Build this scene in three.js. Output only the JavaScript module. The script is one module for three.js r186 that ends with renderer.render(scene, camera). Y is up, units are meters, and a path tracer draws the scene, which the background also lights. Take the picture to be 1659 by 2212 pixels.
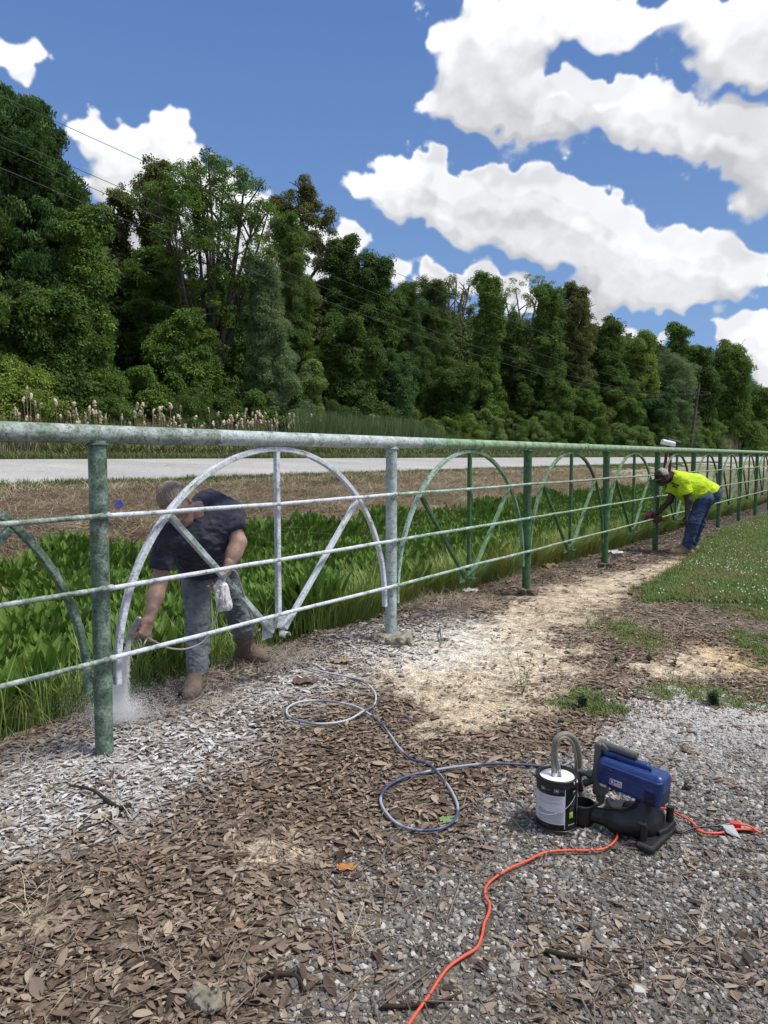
import * as THREE from 'three';
import { mergeGeometries } from 'three/addons/utils/BufferGeometryUtils.js';
import { RoundedBoxGeometry } from 'three/addons/geometries/RoundedBoxGeometry.js';
import { ConvexGeometry } from 'three/addons/geometries/ConvexGeometry.js';
import { DecalGeometry } from 'three/addons/geometries/DecalGeometry.js';
import { createNoise2D, createNoise3D } from 'simplex-noise';

// ------------------------------------------------------------------ camera, sky, sun, exposure
const EYE = 1.55, PITCH = 0.0783;
const scene = new THREE.Scene();
const camera = new THREE.PerspectiveCamera(71.57, 3 / 4, 0.05, 4000);
camera.position.set(0, EYE, 0);
camera.rotation.order = 'YXZ';
camera.rotation.x = -PITCH;
const EXPOSURE = 1.24;
const SUN_AZ = 1.75, SUN_EL = 1.1;              // azimuth from the view direction towards the right
const sunDir = new THREE.Vector3(Math.sin(SUN_AZ) * Math.cos(SUN_EL), Math.sin(SUN_EL), -Math.cos(SUN_AZ) * Math.cos(SUN_EL));
const sun = new THREE.DirectionalLight(new THREE.Color(1.0, 0.95, 0.86), 3.4);
sun.position.copy(sunDir).multiplyScalar(80);
sun.castShadow = true;
sun.shadow.radius = 26;                          // the sun stands behind thin cloud: wide and soft
sun.shadow.camera.left = -60; sun.shadow.camera.right = 60; sun.shadow.camera.top = 60; sun.shadow.camera.bottom = -60; sun.shadow.camera.far = 220;
sun.shadow.mapSize.set(4096, 4096);
scene.add(sun, sun.target);

// ------------------------------------------------------------------ small maths
const rng = (seed) => { let s = seed >>> 0; return () => { s = (s + 0x6d2b79f5) | 0; let t = Math.imul(s ^ (s >>> 15), 1 | s); t = (t + Math.imul(t ^ (t >>> 7), 61 | t)) ^ t; return ((t ^ (t >>> 14)) >>> 0) / 4294967296; }; };
const R0 = rng(77);
const n2 = createNoise2D(rng(11)), n3 = createNoise3D(rng(12));
const clamp = (x, a = 0, b = 1) => Math.min(b, Math.max(a, x)), lerp = (a, b, t) => a + (b - a) * t;
const smooth = (a, b, x) => { const t = clamp((x - a) / (b - a)); return t * t * (3 - 2 * t); };
const V = (x, y, z) => new THREE.Vector3(x, y, z);
const fbm2 = (x, y, o = 4) => { let s = 0, a = 0.5; for (let i = 0; i < o; i++) { s += a * n2(x, y); x = x * 2.03 + 17.1; y = y * 2.03 - 9.7; a *= 0.5; } return s; };
const mixc = (a, b, t) => [lerp(a[0], b[0], t), lerp(a[1], b[1], t), lerp(a[2], b[2], t)];
// a picture position (in a 1659 x 2212 frame) as a viewing ray, and points on it
const F = 1534.3;
function ray(px, py) { const x = (px - 829.5) / F, y = -(py - 1106) / F, c = Math.cos(PITCH), s = Math.sin(PITCH); return V(x, y * c - s, -(c + y * s)); }
const atZ = (px, py, Z) => { const d = ray(px, py); return d.multiplyScalar(Z / -d.z).add(camera.position); };
// the fence line: s runs along it from the near post, n away from the camera side
const U = [0.5865, 0.8099], P0 = [-1.374, 3.417];
const W = (s, n, y = 0) => V(P0[0] + U[0] * s - U[1] * n, y, -(P0[1] + U[1] * s + U[0] * n));
const SN = (x, z) => { const dx = x - P0[0], dz = -z - P0[1]; return [U[0] * dx + U[1] * dz, -U[1] * dx + U[0] * dz]; };
const atN = (px, py, n) => { const d = ray(px, py), k = -U[1] * d.x + U[0] * -d.z, t = (n + 3.117) / k; return d.multiplyScalar(t).add(camera.position); };
function pl(x, t) { let i = 0; while (i < t.length - 4 && x > t[i + 2]) i += 2; return lerp(t[i + 1], t[i + 3], clamp((x - t[i]) / (t[i + 2] - t[i]))); }
const ALONG = [-8, 0.05, 0, 0.085, 2.4, 0.125, 5, 0.105, 7.3, 0.09, 9.8, 0.03, 14.6, -0.01, 17, -0.03, 20, -0.07, 40, -0.15];
const ACROSS = [0.5, 0, 0.7, -0.03, 1.3, -0.32, 4.2, -0.34, 5.5, 0.32, 6.2, 0.62, 7.6, 0.9, 8.75, 1.055, 9, 1.067, 16.5, 1.456, 17.5, 1.44, 19, 1.36, 22, 1.2, 24.5, 1.35, 28, 1.75, 60, 2.4, 400, 5];
const causeway = (s, n) => smooth(0, 3.4, s - (33 + 1.35 * n)) * smooth(9.05, 7.5, n) * smooth(-1.5, 1.5, n);
function H(s, n) {
  const b = pl(s, ALONG);
  let y;
  if (n < 0.5) y = b * clamp((n + 4.2) / 4.2, 0.35, 1);
  else y = lerp(b, 0, smooth(0.6, 2, n)) + pl(n, ACROSS);
  const c = causeway(s, n);
  if (c > 0) y = lerp(y, Math.max(y, 0.75 + 0.037 * Math.max(0, n)), c);
  if (n < 8.5) y += 0.012 * n2(s * 1.7, n * 1.7) + 0.02 * n2(s * 0.4 + 5, n * 0.4);
  else if (n > 17) y += 0.06 * n2(s * 0.3, n * 0.3) * smooth(17, 19, n);
  return y;
}
const HW = (x, z) => { const [s, n] = SN(x, z); return H(s, n); };
function onGround(px, py, lift = 0) {
  const d = ray(px, py); let y = 0.05, p;
  for (let i = 0; i < 12; i++) { const t = (y - EYE) / d.y; p = V(d.x * t, y, d.z * t); y = HW(p.x, p.z); }
  p.y = y + lift; return p;
}

// ------------------------------------------------------------------ the sky: blue air and cumulus, by direction
function makeSky() {
  const WI = 4096, HE = 2048, data = new Float32Array(WI * HE * 4);
  const toAng = (px, py) => { const d = ray(px, py).normalize(); return [Math.atan2(d.x, -d.z), Math.asin(d.y)]; };
  // cumulus puffs: direction, size, weight
  const list = [
    [1258, 142, 62, 34, -1.1], [1190, 175, 40, 24, -.5], [1345, 130, 45, 34, -.5],
    [1130, 120, 160, 125, .85], [1050, 60, 110, 90, .8], [1010, 190, 80, 75, .8], [1090, 235, 130, 70, 1], [1220, 50, 140, 60, .72], [1330, 60, 90, 55, .62], [1040, 245, 60, 40, .7], [1330, 205, 100, 42, .6], [1300, 235, 170, 70, 1], [1430, 262, 120, 45, .9], [1560, 292, 140, 52, 1], [1680, 320, 130, 75, 1], [1620, 390, 100, 45, .8], [1760, 420, 120, 60, .9],
    [1560, 40, 150, 70, 1], [1650, 90, 120, 80, 1], [1760, 60, 200, 130, 1], [1500, 10, 80, 40, .6],
    [860, 385, 90, 60, 1], [900, 425, 110, 55, 1], [1000, 430, 140, 60, 1], [1120, 415, 90, 75, 1], [1110, 470, 170, 60, 1.1], [1200, 475, 130, 70, 1.1], [1260, 510, 120, 65, 1.1], [1230, 555, 110, 25, .8], [1340, 535, 110, 55, .9], [1400, 575, 130, 50, 1], [1490, 585, 100, 70, 1], [1570, 600, 90, 60, 1], [1330, 590, 70, 28, .7], [1390, 620, 80, 40, .7], [1500, 645, 60, 25, .7],
    [290, 310, 100, 60, 1.1], [350, 340, 80, 60, 1], [250, 330, 70, 70, 1], [330, 400, 150, 70, 1], [480, 470, 200, 70, .9], [420, 560, 260, 80, .9], [600, 560, 120, 90, .9], [750, 540, 42, 48, 1], [700, 600, 90, 60, 1],
    [20, 100, 75, 36, .5], [-60, 80, 100, 50, .6], [60, 128, 50, 18, .4],
    [890, 605, 75, 30, .9], [1000, 615, 90, 38, 1], [1120, 650, 80, 40, .8], [1260, 640, 70, 30, .95], [1310, 665, 40, 20, .6], [1330, 720, 90, 30, .9], [1400, 725, 60, 14, .8], [1480, 712, 55, 16, .36],
    [1640, 715, 90, 40, .9], [1600, 730, 70, 40, .6], [1660, 770, 110, 60, .8], [1650, 830, 60, 45, 1], [1740, 820, 90, 80, 1], [1300, 700, 40, 30, .7],
  ].map(([px, py, rx, ry, w]) => { const c = toAng(px, py), e = toAng(px + rx, py), g = toAng(px, py - ry); return [c[0], c[1], Math.hypot(e[0] - c[0], e[1] - c[1]), Math.hypot(g[0] - c[0], g[1] - c[1]), w]; });
  const cells = new Map(), CS = 0.1;
  for (const b of list) for (let i = Math.floor((b[0] - b[2] * 1.72) / CS); i <= Math.floor((b[0] + b[2] * 1.72) / CS); i++) for (let j = Math.floor((b[1] - b[3] * 1.72) / CS); j <= Math.floor((b[1] + b[3] * 1.72) / CS); j++) { const k = i * 1000 + j; if (!cells.has(k)) cells.set(k, []); cells.get(k).push(b); }
  const shape = (az, el) => {
    let s = 0;
    const c = cells.get(Math.floor(az / CS) * 1000 + Math.floor(el / CS));
    if (c) for (const b of c) { const q = ((az - b[0]) / b[2]) ** 2 + ((el - b[1]) / b[3]) ** 2; if (q < 2.9) { const t = 1 - q / 2.9; s += b[4] * t * t * 1.25; } }
    return Math.min(s, 1.5);
  };
  const inFrame = (az, el) => smooth(0.62, 0.52, Math.abs(az)) * smooth(0.76, 0.66, el);
  const base = (az, el, d) => {
    const k = inFrame(az, el);
    let s = k > 0 ? shape(az, el) * k : 0;
    if (k < 1) { const m = 1.1 / (Math.max(d[1], 0.02) + 0.16); const v = fbm2(d[0] * m * 1.3 + 3.1, d[2] * m * 1.3 + 1.7, 3); s += (1 - k) * clamp(0.62 + v * 1.9, 0, 1.4); }
    return s;
  };
  const dens = (az, el, oct) => {
    const ce = Math.cos(el), d = [Math.sin(az) * ce, Math.sin(el), -Math.cos(az) * ce];
    const wx = 0.020 * n3(d[0] * 14, d[1] * 14, d[2] * 14) + 0.008 * n3(d[0] * 40, d[1] * 40 + 7, d[2] * 40), wy = 0.016 * n3(d[0] * 14 + 30, d[1] * 14, d[2] * 14) + 0.007 * n3(d[0] * 40 + 3, d[1] * 40, d[2] * 40 + 9);
    const s = base(az + wx, el + wy, d);
    if (s <= 0.02) return 0;
    let f = 0, a = 0.5, q = 13;
    for (let i = 0; i < oct; i++) { const v = n3(d[0] * q, d[1] * q * 1.3, d[2] * q + i * 9); f += a * (i < 4 ? 1.7 * Math.abs(v) - 0.55 : v * 0.9); q *= 2.05; a *= 0.6; }
    const in_ = smooth(0.35, 0.95, s); return s * (1.25 + 0.5 * in_) - 0.72 + f * lerp(0.95, 0.34, in_);
  };
  for (let r = 0; r < HE; r++) {
    const el = ((r + 0.5) / HE - 0.5) * Math.PI, y = Math.sin(el);
    const t = Math.pow(clamp(1 - Math.max(y, 0)), 2.3);
    const clear = mixc([0.052, 0.130, 0.365], [0.25, 0.41, 0.66], t);
    for (let c = 0; c < WI; c++) {
      const o = (r * WI + c) * 4, ph = ((c + 0.5) / WI - 0.5) * 2 * Math.PI;       // x = cos, z = sin
      const az = Math.atan2(Math.cos(ph), -Math.sin(ph));
      let col = clear;
      if (y < -0.01) col = [0.13, 0.12, 0.1];
      else if (y > 0) {
        const fine = Math.abs(az) < 0.66 && el < 0.8, D = dens(az, el, fine ? 7 : 4);
        if (D > 0) {
          const D3 = dens(az, el, 4), up = dens(az + 0.010, el + 0.022, 4), above = clamp(dens(az + 0.012, el + 0.05, 1) * 0.8), above2 = clamp(dens(az + 0.02, el + 0.10, 1) * 0.6);
          const under = smooth(-0.02, 0.3, up - D3), soft = lerp(0.34, 1.0, under) + 0.3 * clamp(0.3 + 0.9 * n2(az * 9 + 4, el * 9)), alpha = smooth(0.0, soft, D);
          const body = smooth(0.1, 1.1, D3), l = clamp(0.80 + 0.20 * clamp(D3 - up, -0.55, 0.35) + 0.02 * (D - D3) - body * (0.13 * above + 0.10 * above2) + 0.02 * n2(az * 24, el * 24), 0.46, 0.88);
          const cc = [l * 0.985, l * 0.995, l * 1.02];
          col = mixc(clear, cc, alpha * 0.97);
        }
      }
      data[o] = col[0]; data[o + 1] = col[1]; data[o + 2] = col[2]; data[o + 3] = 1;
    }
  }
  const t = new THREE.DataTexture(data, WI, HE, THREE.RGBAFormat, THREE.FloatType);
  t.mapping = THREE.EquirectangularReflectionMapping; t.magFilter = t.minFilter = THREE.LinearFilter; t.needsUpdate = true;
  scene.background = t; scene.environment = t;
}
makeSky();

// ------------------------------------------------------------------ names, labels, parents
const taken = new Map();
function numbered(name) { const k = taken.get(name) ?? 0; taken.set(name, k + 1); return k ? name + '_' + String(k).padStart(3, '0') : name; }
function tag(o, label, category, group, kind) {
  if (label) o.userData.label = label;
  if (category) o.userData.category = category;
  if (group) o.userData.group = group;
  if (kind) o.userData.kind = kind;
  return o;
}
function thing(name, pos, label, category, group, kind) {
  const g = new THREE.Group(); g.name = numbered(name); g.position.copy(pos); scene.add(g);
  return tag(g, label, category, group, kind);
}
// a named mesh under a parent; geometry given in the parent's own frame
function part(name, geo, mat, parent = scene, label) {
  const g = Array.isArray(geo) ? merge(geo) : geo, m = new THREE.Mesh(g, mat);
  m.name = parent === scene ? numbered(name) : childName(parent, name); m.castShadow = m.receiveShadow = true; parent.add(m);
  if (label) m.userData.label = label;
  return m;
}
function childName(parent, name) { const t = (parent.userData_names ??= new Map()), k = t.get(name) ?? 0; t.set(name, k + 1); return k ? name + '_' + String(k).padStart(3, '0') : name; }
// the same with geometry in world axes, moved to the parent's base
function wpart(name, geo, mat, parent, label) {
  const g = Array.isArray(geo) ? merge(geo) : geo;
  let o = parent; const p = V(0, 0, 0); while (o && o !== scene) { p.add(o.position); o = o.parent; }
  g.translate(-p.x, -p.y, -p.z);
  return part(name, g, mat, parent, label);
}
function merge(list) {
  const keep = ['position', 'normal', 'uv', 'color'], all = list.map((g) => (g.index ? g.toNonIndexed() : g));
  const names = keep.filter((k) => all.every((g) => g.attributes[k]));
  for (const g of all) for (const k of Object.keys(g.attributes)) if (!names.includes(k)) g.deleteAttribute(k);
  return all.length === 1 ? all[0] : mergeGeometries(all);
}
function instances(name, geo, mat, list, parent = scene, kind = 'stuff') {   // list of [Matrix4, [r, g, b]]
  const m = new THREE.InstancedMesh(geo, mat, list.length), c = new THREE.Color();
  list.forEach(([mx, col], i) => { m.setMatrixAt(i, mx); if (col) m.setColorAt(i, c.setRGB(col[0], col[1], col[2])); });
  m.name = parent === scene ? numbered(name) : childName(parent, name); m.castShadow = m.receiveShadow = true; parent.add(m);
  if (kind) m.userData.kind = kind;
  return m;
}

// ------------------------------------------------------------------ geometry helpers (uv in metres)
const _q = new THREE.Quaternion(), _m = new THREE.Matrix4();
function frames(pts, up0) {       // parallel transport
  const T = pts.map((p, i) => V(0, 0, 0).subVectors(pts[Math.min(i + 1, pts.length - 1)], pts[Math.max(i - 1, 0)]).normalize());
  let n = (up0 ? up0.clone() : Math.abs(T[0].y) < 0.9 ? V(0, 1, 0) : V(1, 0, 0));
  n.addScaledVector(T[0], -n.dot(T[0])).normalize();
  return pts.map((p, i) => {
    if (i) { _q.setFromUnitVectors(T[i - 1], T[i]); n = n.clone().applyQuaternion(_q); n.addScaledVector(T[i], -n.dot(T[i])).normalize(); }
    return [p, n.clone(), V(0, 0, 0).crossVectors(T[i], n), T[i]];
  });
}
function tube(pts, rad, seg = 10, caps = true, up0) {
  const fr = frames(pts, up0), pos = [], nor = [], uv = [], idx = [];
  let L = 0;
  fr.forEach(([p, a, b], i) => {
    const r = typeof rad === 'function' ? rad(i / (fr.length - 1)) : rad;
    if (i) L += p.distanceTo(fr[i - 1][0]);
    for (let k = 0; k <= seg; k++) { const t = (k / seg) * Math.PI * 2, c = Math.cos(t), s = Math.sin(t); const x = a.x * c + b.x * s, y = a.y * c + b.y * s, z = a.z * c + b.z * s; pos.push(p.x + x * r, p.y + y * r, p.z + z * r); nor.push(x, y, z); uv.push((k / seg) * Math.PI * 2 * r, L); }
  });
  const w = seg + 1;
  for (let i = 0; i < fr.length - 1; i++) for (let k = 0; k < seg; k++) { const a = i * w + k, b = a + 1, c = a + w, d = c + 1; idx.push(a, b, c, b, d, c); }
  if (caps) for (const e of [0, fr.length - 1]) {
    const [p, , , T] = fr[e], s = e ? 1 : -1, o = pos.length / 3;
    pos.push(p.x, p.y, p.z); nor.push(T.x * s, T.y * s, T.z * s); uv.push(0, 0);
    for (let k = 0; k <= seg; k++) { const j = (e * w + k) * 3; pos.push(pos[j], pos[j + 1], pos[j + 2]); nor.push(T.x * s, T.y * s, T.z * s); uv.push(pos[j] - p.x, pos[j + 2] - p.z); }
    for (let k = 0; k < seg; k++) e ? idx.push(o, o + 1 + k, o + 2 + k) : idx.push(o, o + 2 + k, o + 1 + k);
  }
  const g = new THREE.BufferGeometry();
  g.setAttribute('position', new THREE.Float32BufferAttribute(pos, 3)); g.setAttribute('normal', new THREE.Float32BufferAttribute(nor, 3)); g.setAttribute('uv', new THREE.Float32BufferAttribute(uv, 2)); g.setIndex(idx);
  return g;
}
const rod = (a, b, r, r2 = r, seg = 12, n = 1) => tube(Array.from({ length: n + 1 }, (_, i) => a.clone().lerp(b, i / n)), (t) => lerp(r, r2, t), seg);
const curve = (pts, n, closed = false) => new THREE.CatmullRomCurve3(pts, closed, 'centripetal').getSpacedPoints(n);
// a square tube with chamfered corners along pts; a fixed side direction keeps its faces in the plane of the path
function squareTube(pts, w, d, side) {
  const c = Math.min(w, d) * 0.12, hw = w / 2, hd = d / 2;
  const prof = [[-hw + c, -hd], [hw - c, -hd], [hw, -hd + c], [hw, hd - c], [hw - c, hd], [-hw + c, hd], [-hw, hd - c], [-hw, -hd + c]];
  const T = pts.map((p, i) => V(0, 0, 0).subVectors(pts[Math.min(i + 1, pts.length - 1)], pts[Math.max(i - 1, 0)]).normalize());
  const rings = pts.map((p, i) => { const b = side.clone().addScaledVector(T[i], -side.dot(T[i])).normalize(), a = V(0, 0, 0).crossVectors(b, T[i]); return prof.map(([x, y]) => p.clone().addScaledVector(a, x).addScaledVector(b, y)); });
  const pos = [], uv = []; let L = 0;
  for (let i = 0; i < pts.length - 1; i++) {
    const l2 = L + pts[i].distanceTo(pts[i + 1]); let u = 0;
    for (let k = 0; k < 8; k++) { const A = rings[i][k], B = rings[i][(k + 1) % 8], C = rings[i + 1][k], D = rings[i + 1][(k + 1) % 8], u2 = u + A.distanceTo(B); for (const [p, x, y] of [[A, u, L], [B, u2, L], [C, u, l2], [B, u2, L], [D, u2, l2], [C, u, l2]]) { pos.push(p.x, p.y, p.z); uv.push(x, y); } u = u2; }
    L = l2;
  }
  for (const e of [0, pts.length - 1]) for (let k = 1; k < 7; k++) { const r = rings[e], t = e ? [0, k, k + 1] : [0, k + 1, k]; for (const j of t) { pos.push(r[j].x, r[j].y, r[j].z); uv.push(prof[j][0], prof[j][1]); } }
  const g = new THREE.BufferGeometry();
  g.setAttribute('position', new THREE.Float32BufferAttribute(pos, 3)); g.setAttribute('uv', new THREE.Float32BufferAttribute(uv, 2)); g.computeVertexNormals();
  return g;
}
function fromTris(pos, uv, col) {
  const g = new THREE.BufferGeometry();
  g.setAttribute('position', new THREE.Float32BufferAttribute(pos, 3));
  g.setAttribute('uv', new THREE.Float32BufferAttribute(uv ?? new Array((pos.length / 3) * 2).fill(0), 2));
  if (col) g.setAttribute('color', new THREE.Float32BufferAttribute(col, 3));
  g.computeVertexNormals();
  return g;
}
const place = (p, up, yaw, s) => { const q = new THREE.Quaternion().setFromUnitVectors(V(0, 1, 0), up.clone().normalize()).multiply(_q.clone().setFromAxisAngle(V(0, 1, 0), yaw)); return new THREE.Matrix4().compose(p, q, typeof s === 'number' ? V(s, s, s) : s); };
const euler = (p, x, y, z, s) => new THREE.Matrix4().compose(p, new THREE.Quaternion().setFromEuler(new THREE.Euler(x, y, z, 'YXZ')), typeof s === 'number' ? V(s, s, s) : s);

// ------------------------------------------------------------------ tileable textures
function vnoise(u, v, f, seed) {      // u, v in 0..1, repeats
  const x = u * f, y = v * f, ix = Math.floor(x), iy = Math.floor(y), fx = x - ix, fy = y - iy, sx = fx * fx * (3 - 2 * fx), sy = fy * fy * (3 - 2 * fy);
  const h = (a, b) => { let t = Math.imul(((a % f) + f) % f, 374761393) ^ Math.imul(((b % f) + f) % f, 668265263) ^ Math.imul(seed, 1274126177); t = Math.imul(t ^ (t >>> 13), 1274126177); return ((t ^ (t >>> 16)) >>> 0) / 4294967296; };
  return lerp(lerp(h(ix, iy), h(ix + 1, iy), sx), lerp(h(ix, iy + 1), h(ix + 1, iy + 1), sx), sy);
}
const vf = (u, v, f, o, seed) => { let s = 0, a = 0.5, t = 0; for (let i = 0; i < o; i++) { s += a * vnoise(u, v, f, seed + i); t += a; f *= 2; a *= 0.55; } return s / t; };
function texture(size, fn, metres, srgb = true) {
  const d = new Uint8Array(size * size * 4);
  for (let y = 0; y < size; y++) for (let x = 0; x < size; x++) { const c = fn((x + 0.5) / size, (y + 0.5) / size), o = (y * size + x) * 4; const a = Array.isArray(c) ? c : [c, c, c]; d[o] = clamp(a[0]) * 255; d[o + 1] = clamp(a[1]) * 255; d[o + 2] = clamp(a[2]) * 255; d[o + 3] = 255; }
  const t = new THREE.DataTexture(d, size, size, THREE.RGBAFormat); t.wrapS = t.wrapT = THREE.RepeatWrapping; t.magFilter = THREE.LinearFilter; t.minFilter = THREE.LinearMipmapLinearFilter; t.generateMipmaps = true;
  if (srgb) t.colorSpace = THREE.SRGBColorSpace;
  t.repeat.set(1 / metres, 1 / metres); t.needsUpdate = true; return t;
}
const S = (r, g, b) => [r / 255, g / 255, b / 255];          // sRGB triple for textures
const L3 = (r, g, b) => { const c = new THREE.Color().setRGB(r / 255, g / 255, b / 255, THREE.SRGBColorSpace); return [c.r, c.g, c.b]; };
const std = (o) => new THREE.MeshStandardMaterial({ roughness: 0.8, ...o });
const rgb = (r, g, b) => new THREE.Color().setRGB(r, g, b);
// ------------------------------------------------------------------ smooth bodies: distance fields meshed by surface nets
function surfaceNets(f, lo, hi, cell, colorAt) {
  const nx = Math.ceil((hi.x - lo.x) / cell) + 1, ny = Math.ceil((hi.y - lo.y) / cell) + 1, nz = Math.ceil((hi.z - lo.z) / cell) + 1, F = new Float32Array(nx * ny * nz), at = (i, j, k) => (k * ny + j) * nx + i;
  for (let k = 0; k < nz; k++) for (let j = 0; j < ny; j++) for (let i = 0; i < nx; i++) F[at(i, j, k)] = f(lo.x + i * cell, lo.y + j * cell, lo.z + k * cell);
  const vid = new Int32Array(nx * ny * nz).fill(-1), pos = [], idx = [];
  for (let k = 0; k < nz - 1; k++) for (let j = 0; j < ny - 1; j++) for (let i = 0; i < nx - 1; i++) {
    let m = 0, x = 0, y = 0, z = 0; const c = [];
    for (let q = 0; q < 8; q++) c.push(F[at(i + (q & 1), j + ((q >> 1) & 1), k + (q >> 2))]);
    const inn = c.reduce((s, v) => s + (v < 0), 0); if (inn === 0 || inn === 8) continue;
    for (let q = 0; q < 8; q++) for (const b of [1, 2, 4]) if (!(q & b)) { const A = c[q], B = c[q | b]; if (A < 0 !== B < 0) { const t = A / (A - B); x += (q & 1) + (b === 1 ? t : 0); y += ((q >> 1) & 1) + (b === 2 ? t : 0); z += (q >> 2) + (b === 4 ? t : 0); m++; } }
    vid[at(i, j, k)] = pos.length / 3; pos.push(lo.x + (i + x / m) * cell, lo.y + (j + y / m) * cell, lo.z + (k + z / m) * cell);
  }
  for (let k = 1; k < nz - 1; k++) for (let j = 1; j < ny - 1; j++) for (let i = 1; i < nx - 1; i++) {
    const a = F[at(i, j, k)] < 0;
    const quad = (v0, v1, v2, v3, flip) => { if (v0 < 0 || v1 < 0 || v2 < 0 || v3 < 0) return; flip ? idx.push(v0, v2, v1, v0, v3, v2) : idx.push(v0, v1, v2, v0, v2, v3); };
    if (a !== F[at(i + 1, j, k)] < 0) quad(vid[at(i, j - 1, k - 1)], vid[at(i, j, k - 1)], vid[at(i, j, k)], vid[at(i, j - 1, k)], !a);
    if (a !== F[at(i, j + 1, k)] < 0) quad(vid[at(i - 1, j, k - 1)], vid[at(i - 1, j, k)], vid[at(i, j, k)], vid[at(i, j, k - 1)], !a);
    if (a !== F[at(i, j, k + 1)] < 0) quad(vid[at(i - 1, j - 1, k)], vid[at(i, j - 1, k)], vid[at(i, j, k)], vid[at(i - 1, j, k)], !a);
  }
  const g = new THREE.BufferGeometry(), nor = [], col = [], e = cell * 0.7;
  for (let i = 0; i < pos.length; i += 3) {
    const [x, y, z] = [pos[i], pos[i + 1], pos[i + 2]], n = V(f(x + e, y, z) - f(x - e, y, z), f(x, y + e, z) - f(x, y - e, z), f(x, y, z + e) - f(x, y, z - e)).normalize(); nor.push(n.x, n.y, n.z);
    if (colorAt) col.push(...colorAt(x, y, z, n));
  }
  g.setAttribute('position', new THREE.Float32BufferAttribute(pos, 3)); g.setAttribute('normal', new THREE.Float32BufferAttribute(nor, 3)); g.setAttribute('uv', new THREE.Float32BufferAttribute(pos.flatMap((_, i) => (i % 3 === 0 ? [pos[i] + pos[i + 2] * 0.7, pos[i + 1] + pos[i + 2] * 0.4] : [])), 2));
  if (colorAt) g.setAttribute('color', new THREE.Float32BufferAttribute(col, 3));
  g.setIndex(idx); return g;
}
// ------------------------------------------------------------------ the lines in which the hose and the cord lie
const HOSE = [[572, 1382, 0.05], [592, 1402], [620, 1428], [660, 1446], [700, 1457], [745, 1466], [780, 1476], [803, 1492], [812, 1512], [806, 1532], [788, 1548, 0.02], [750, 1562], [700, 1570], [655, 1566], [622, 1551], [621, 1536], [645, 1523], [690, 1519], [740, 1525], [775, 1538, 0.008], [812, 1560], [840, 1590], [862, 1622], [890, 1648], [925, 1666, 0.02], [955, 1688], [978, 1722], [989, 1755], [978, 1784], [950, 1799], [905, 1802], [862, 1790], [833, 1762], [822, 1734], [836, 1708], [868, 1689], [915, 1676], [945, 1670], [985, 1664], [1030, 1659], [1080, 1657], [1130, 1659], [1165, 1662]].map(([x, y, l]) => onGround(x, y, (l ?? 0) + 0.017));
const CORD = [[870, 2245], [900, 2200], [928, 2160], [950, 2125], [972, 2098], [1000, 2078], [1028, 2060], [1040, 2035], [1046, 2005], [1056, 1980], [1057, 1962], [1048, 1945], [1050, 1926], [1066, 1908], [1100, 1886], [1140, 1868], [1180, 1850], [1225, 1846], [1270, 1846], [1305, 1842], [1326, 1828], [1334, 1812], [1331, 1792], [1345, 1775], [1385, 1755]].map(([x, y]) => onGround(x, y, 0.017));
const CORD_END = [[1505, 1800], [1518, 1806], [1550, 1808], [1590, 1800], [1620, 1801], [1644, 1807]].map(([x, y]) => onGround(x, y, 0.016));
const clearCells = new Set(), CELL = 0.010;
for (const l of [HOSE, CORD, CORD_END]) for (const p of curve(l, 900)) for (let i = -1; i <= 1; i++) for (let j = -1; j <= 1; j++) clearCells.add(Math.round(p.x / CELL + i) * 100000 + Math.round(p.z / CELL + j));
const isClear = (x, z) => clearCells.has(Math.round(x / CELL) * 100000 + Math.round(z / CELL));
// ------------------------------------------------------------------ what lies where in the yard (outlines traced on the ground)
const poly = (pts) => pts.map(([x, y]) => { const p = onGround(x, y); return [p.x, p.z]; });
function inside(P, x, z) {           // signed distance in metres, positive inside
  let ins = false, d = 1e9;
  for (let i = 0, j = P.length - 1; i < P.length; j = i++) {
    const [ax, az] = P[j], [bx, bz] = P[i];
    if ((az > z) !== (bz > z) && x < ((bx - ax) * (z - az)) / (bz - az) + ax) ins = !ins;
    const ex = bx - ax, ez = bz - az, t = clamp(((x - ax) * ex + (z - az) * ez) / (ex * ex + ez * ez)); d = Math.min(d, Math.hypot(x - ax - ex * t, z - az - ez * t));
  }
  return ins ? d : -d;
}
const GRAVEL = poly([[540, 2400], [640, 2080], [770, 1960], [800, 1850], [1000, 1800], [1120, 1720], [1250, 1650], [1320, 1570], [1420, 1508], [1500, 1500], [1660, 1540], [1900, 1560], [2300, 2400]]);
const GRASS = [
  poly([[1665, 1105], [1600, 1125], [1540, 1160], [1500, 1190], [1500, 1212], [1440, 1250], [1385, 1280], [1400, 1300], [1480, 1302], [1560, 1318], [1665, 1345], [2300, 1400], [2300, 1100]]),
  poly([[1300, 1350], [1330, 1338], [1390, 1350], [1430, 1380], [1420, 1402], [1350, 1400], [1310, 1380]]),
  poly([[1400, 1500], [1450, 1478], [1560, 1490], [1665, 1520], [1800, 1560], [1660, 1545], [1560, 1530], [1470, 1512]]),
  poly([[1235, 1520], [1270, 1500], [1330, 1515], [1340, 1535], [1280, 1545]]),
  poly([[1560, 1360], [1665, 1380], [1665, 1410], [1600, 1400]]), poly([[1610, 1405], [1680, 1415], [1680, 1440], [1630, 1428]]),
];
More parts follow.
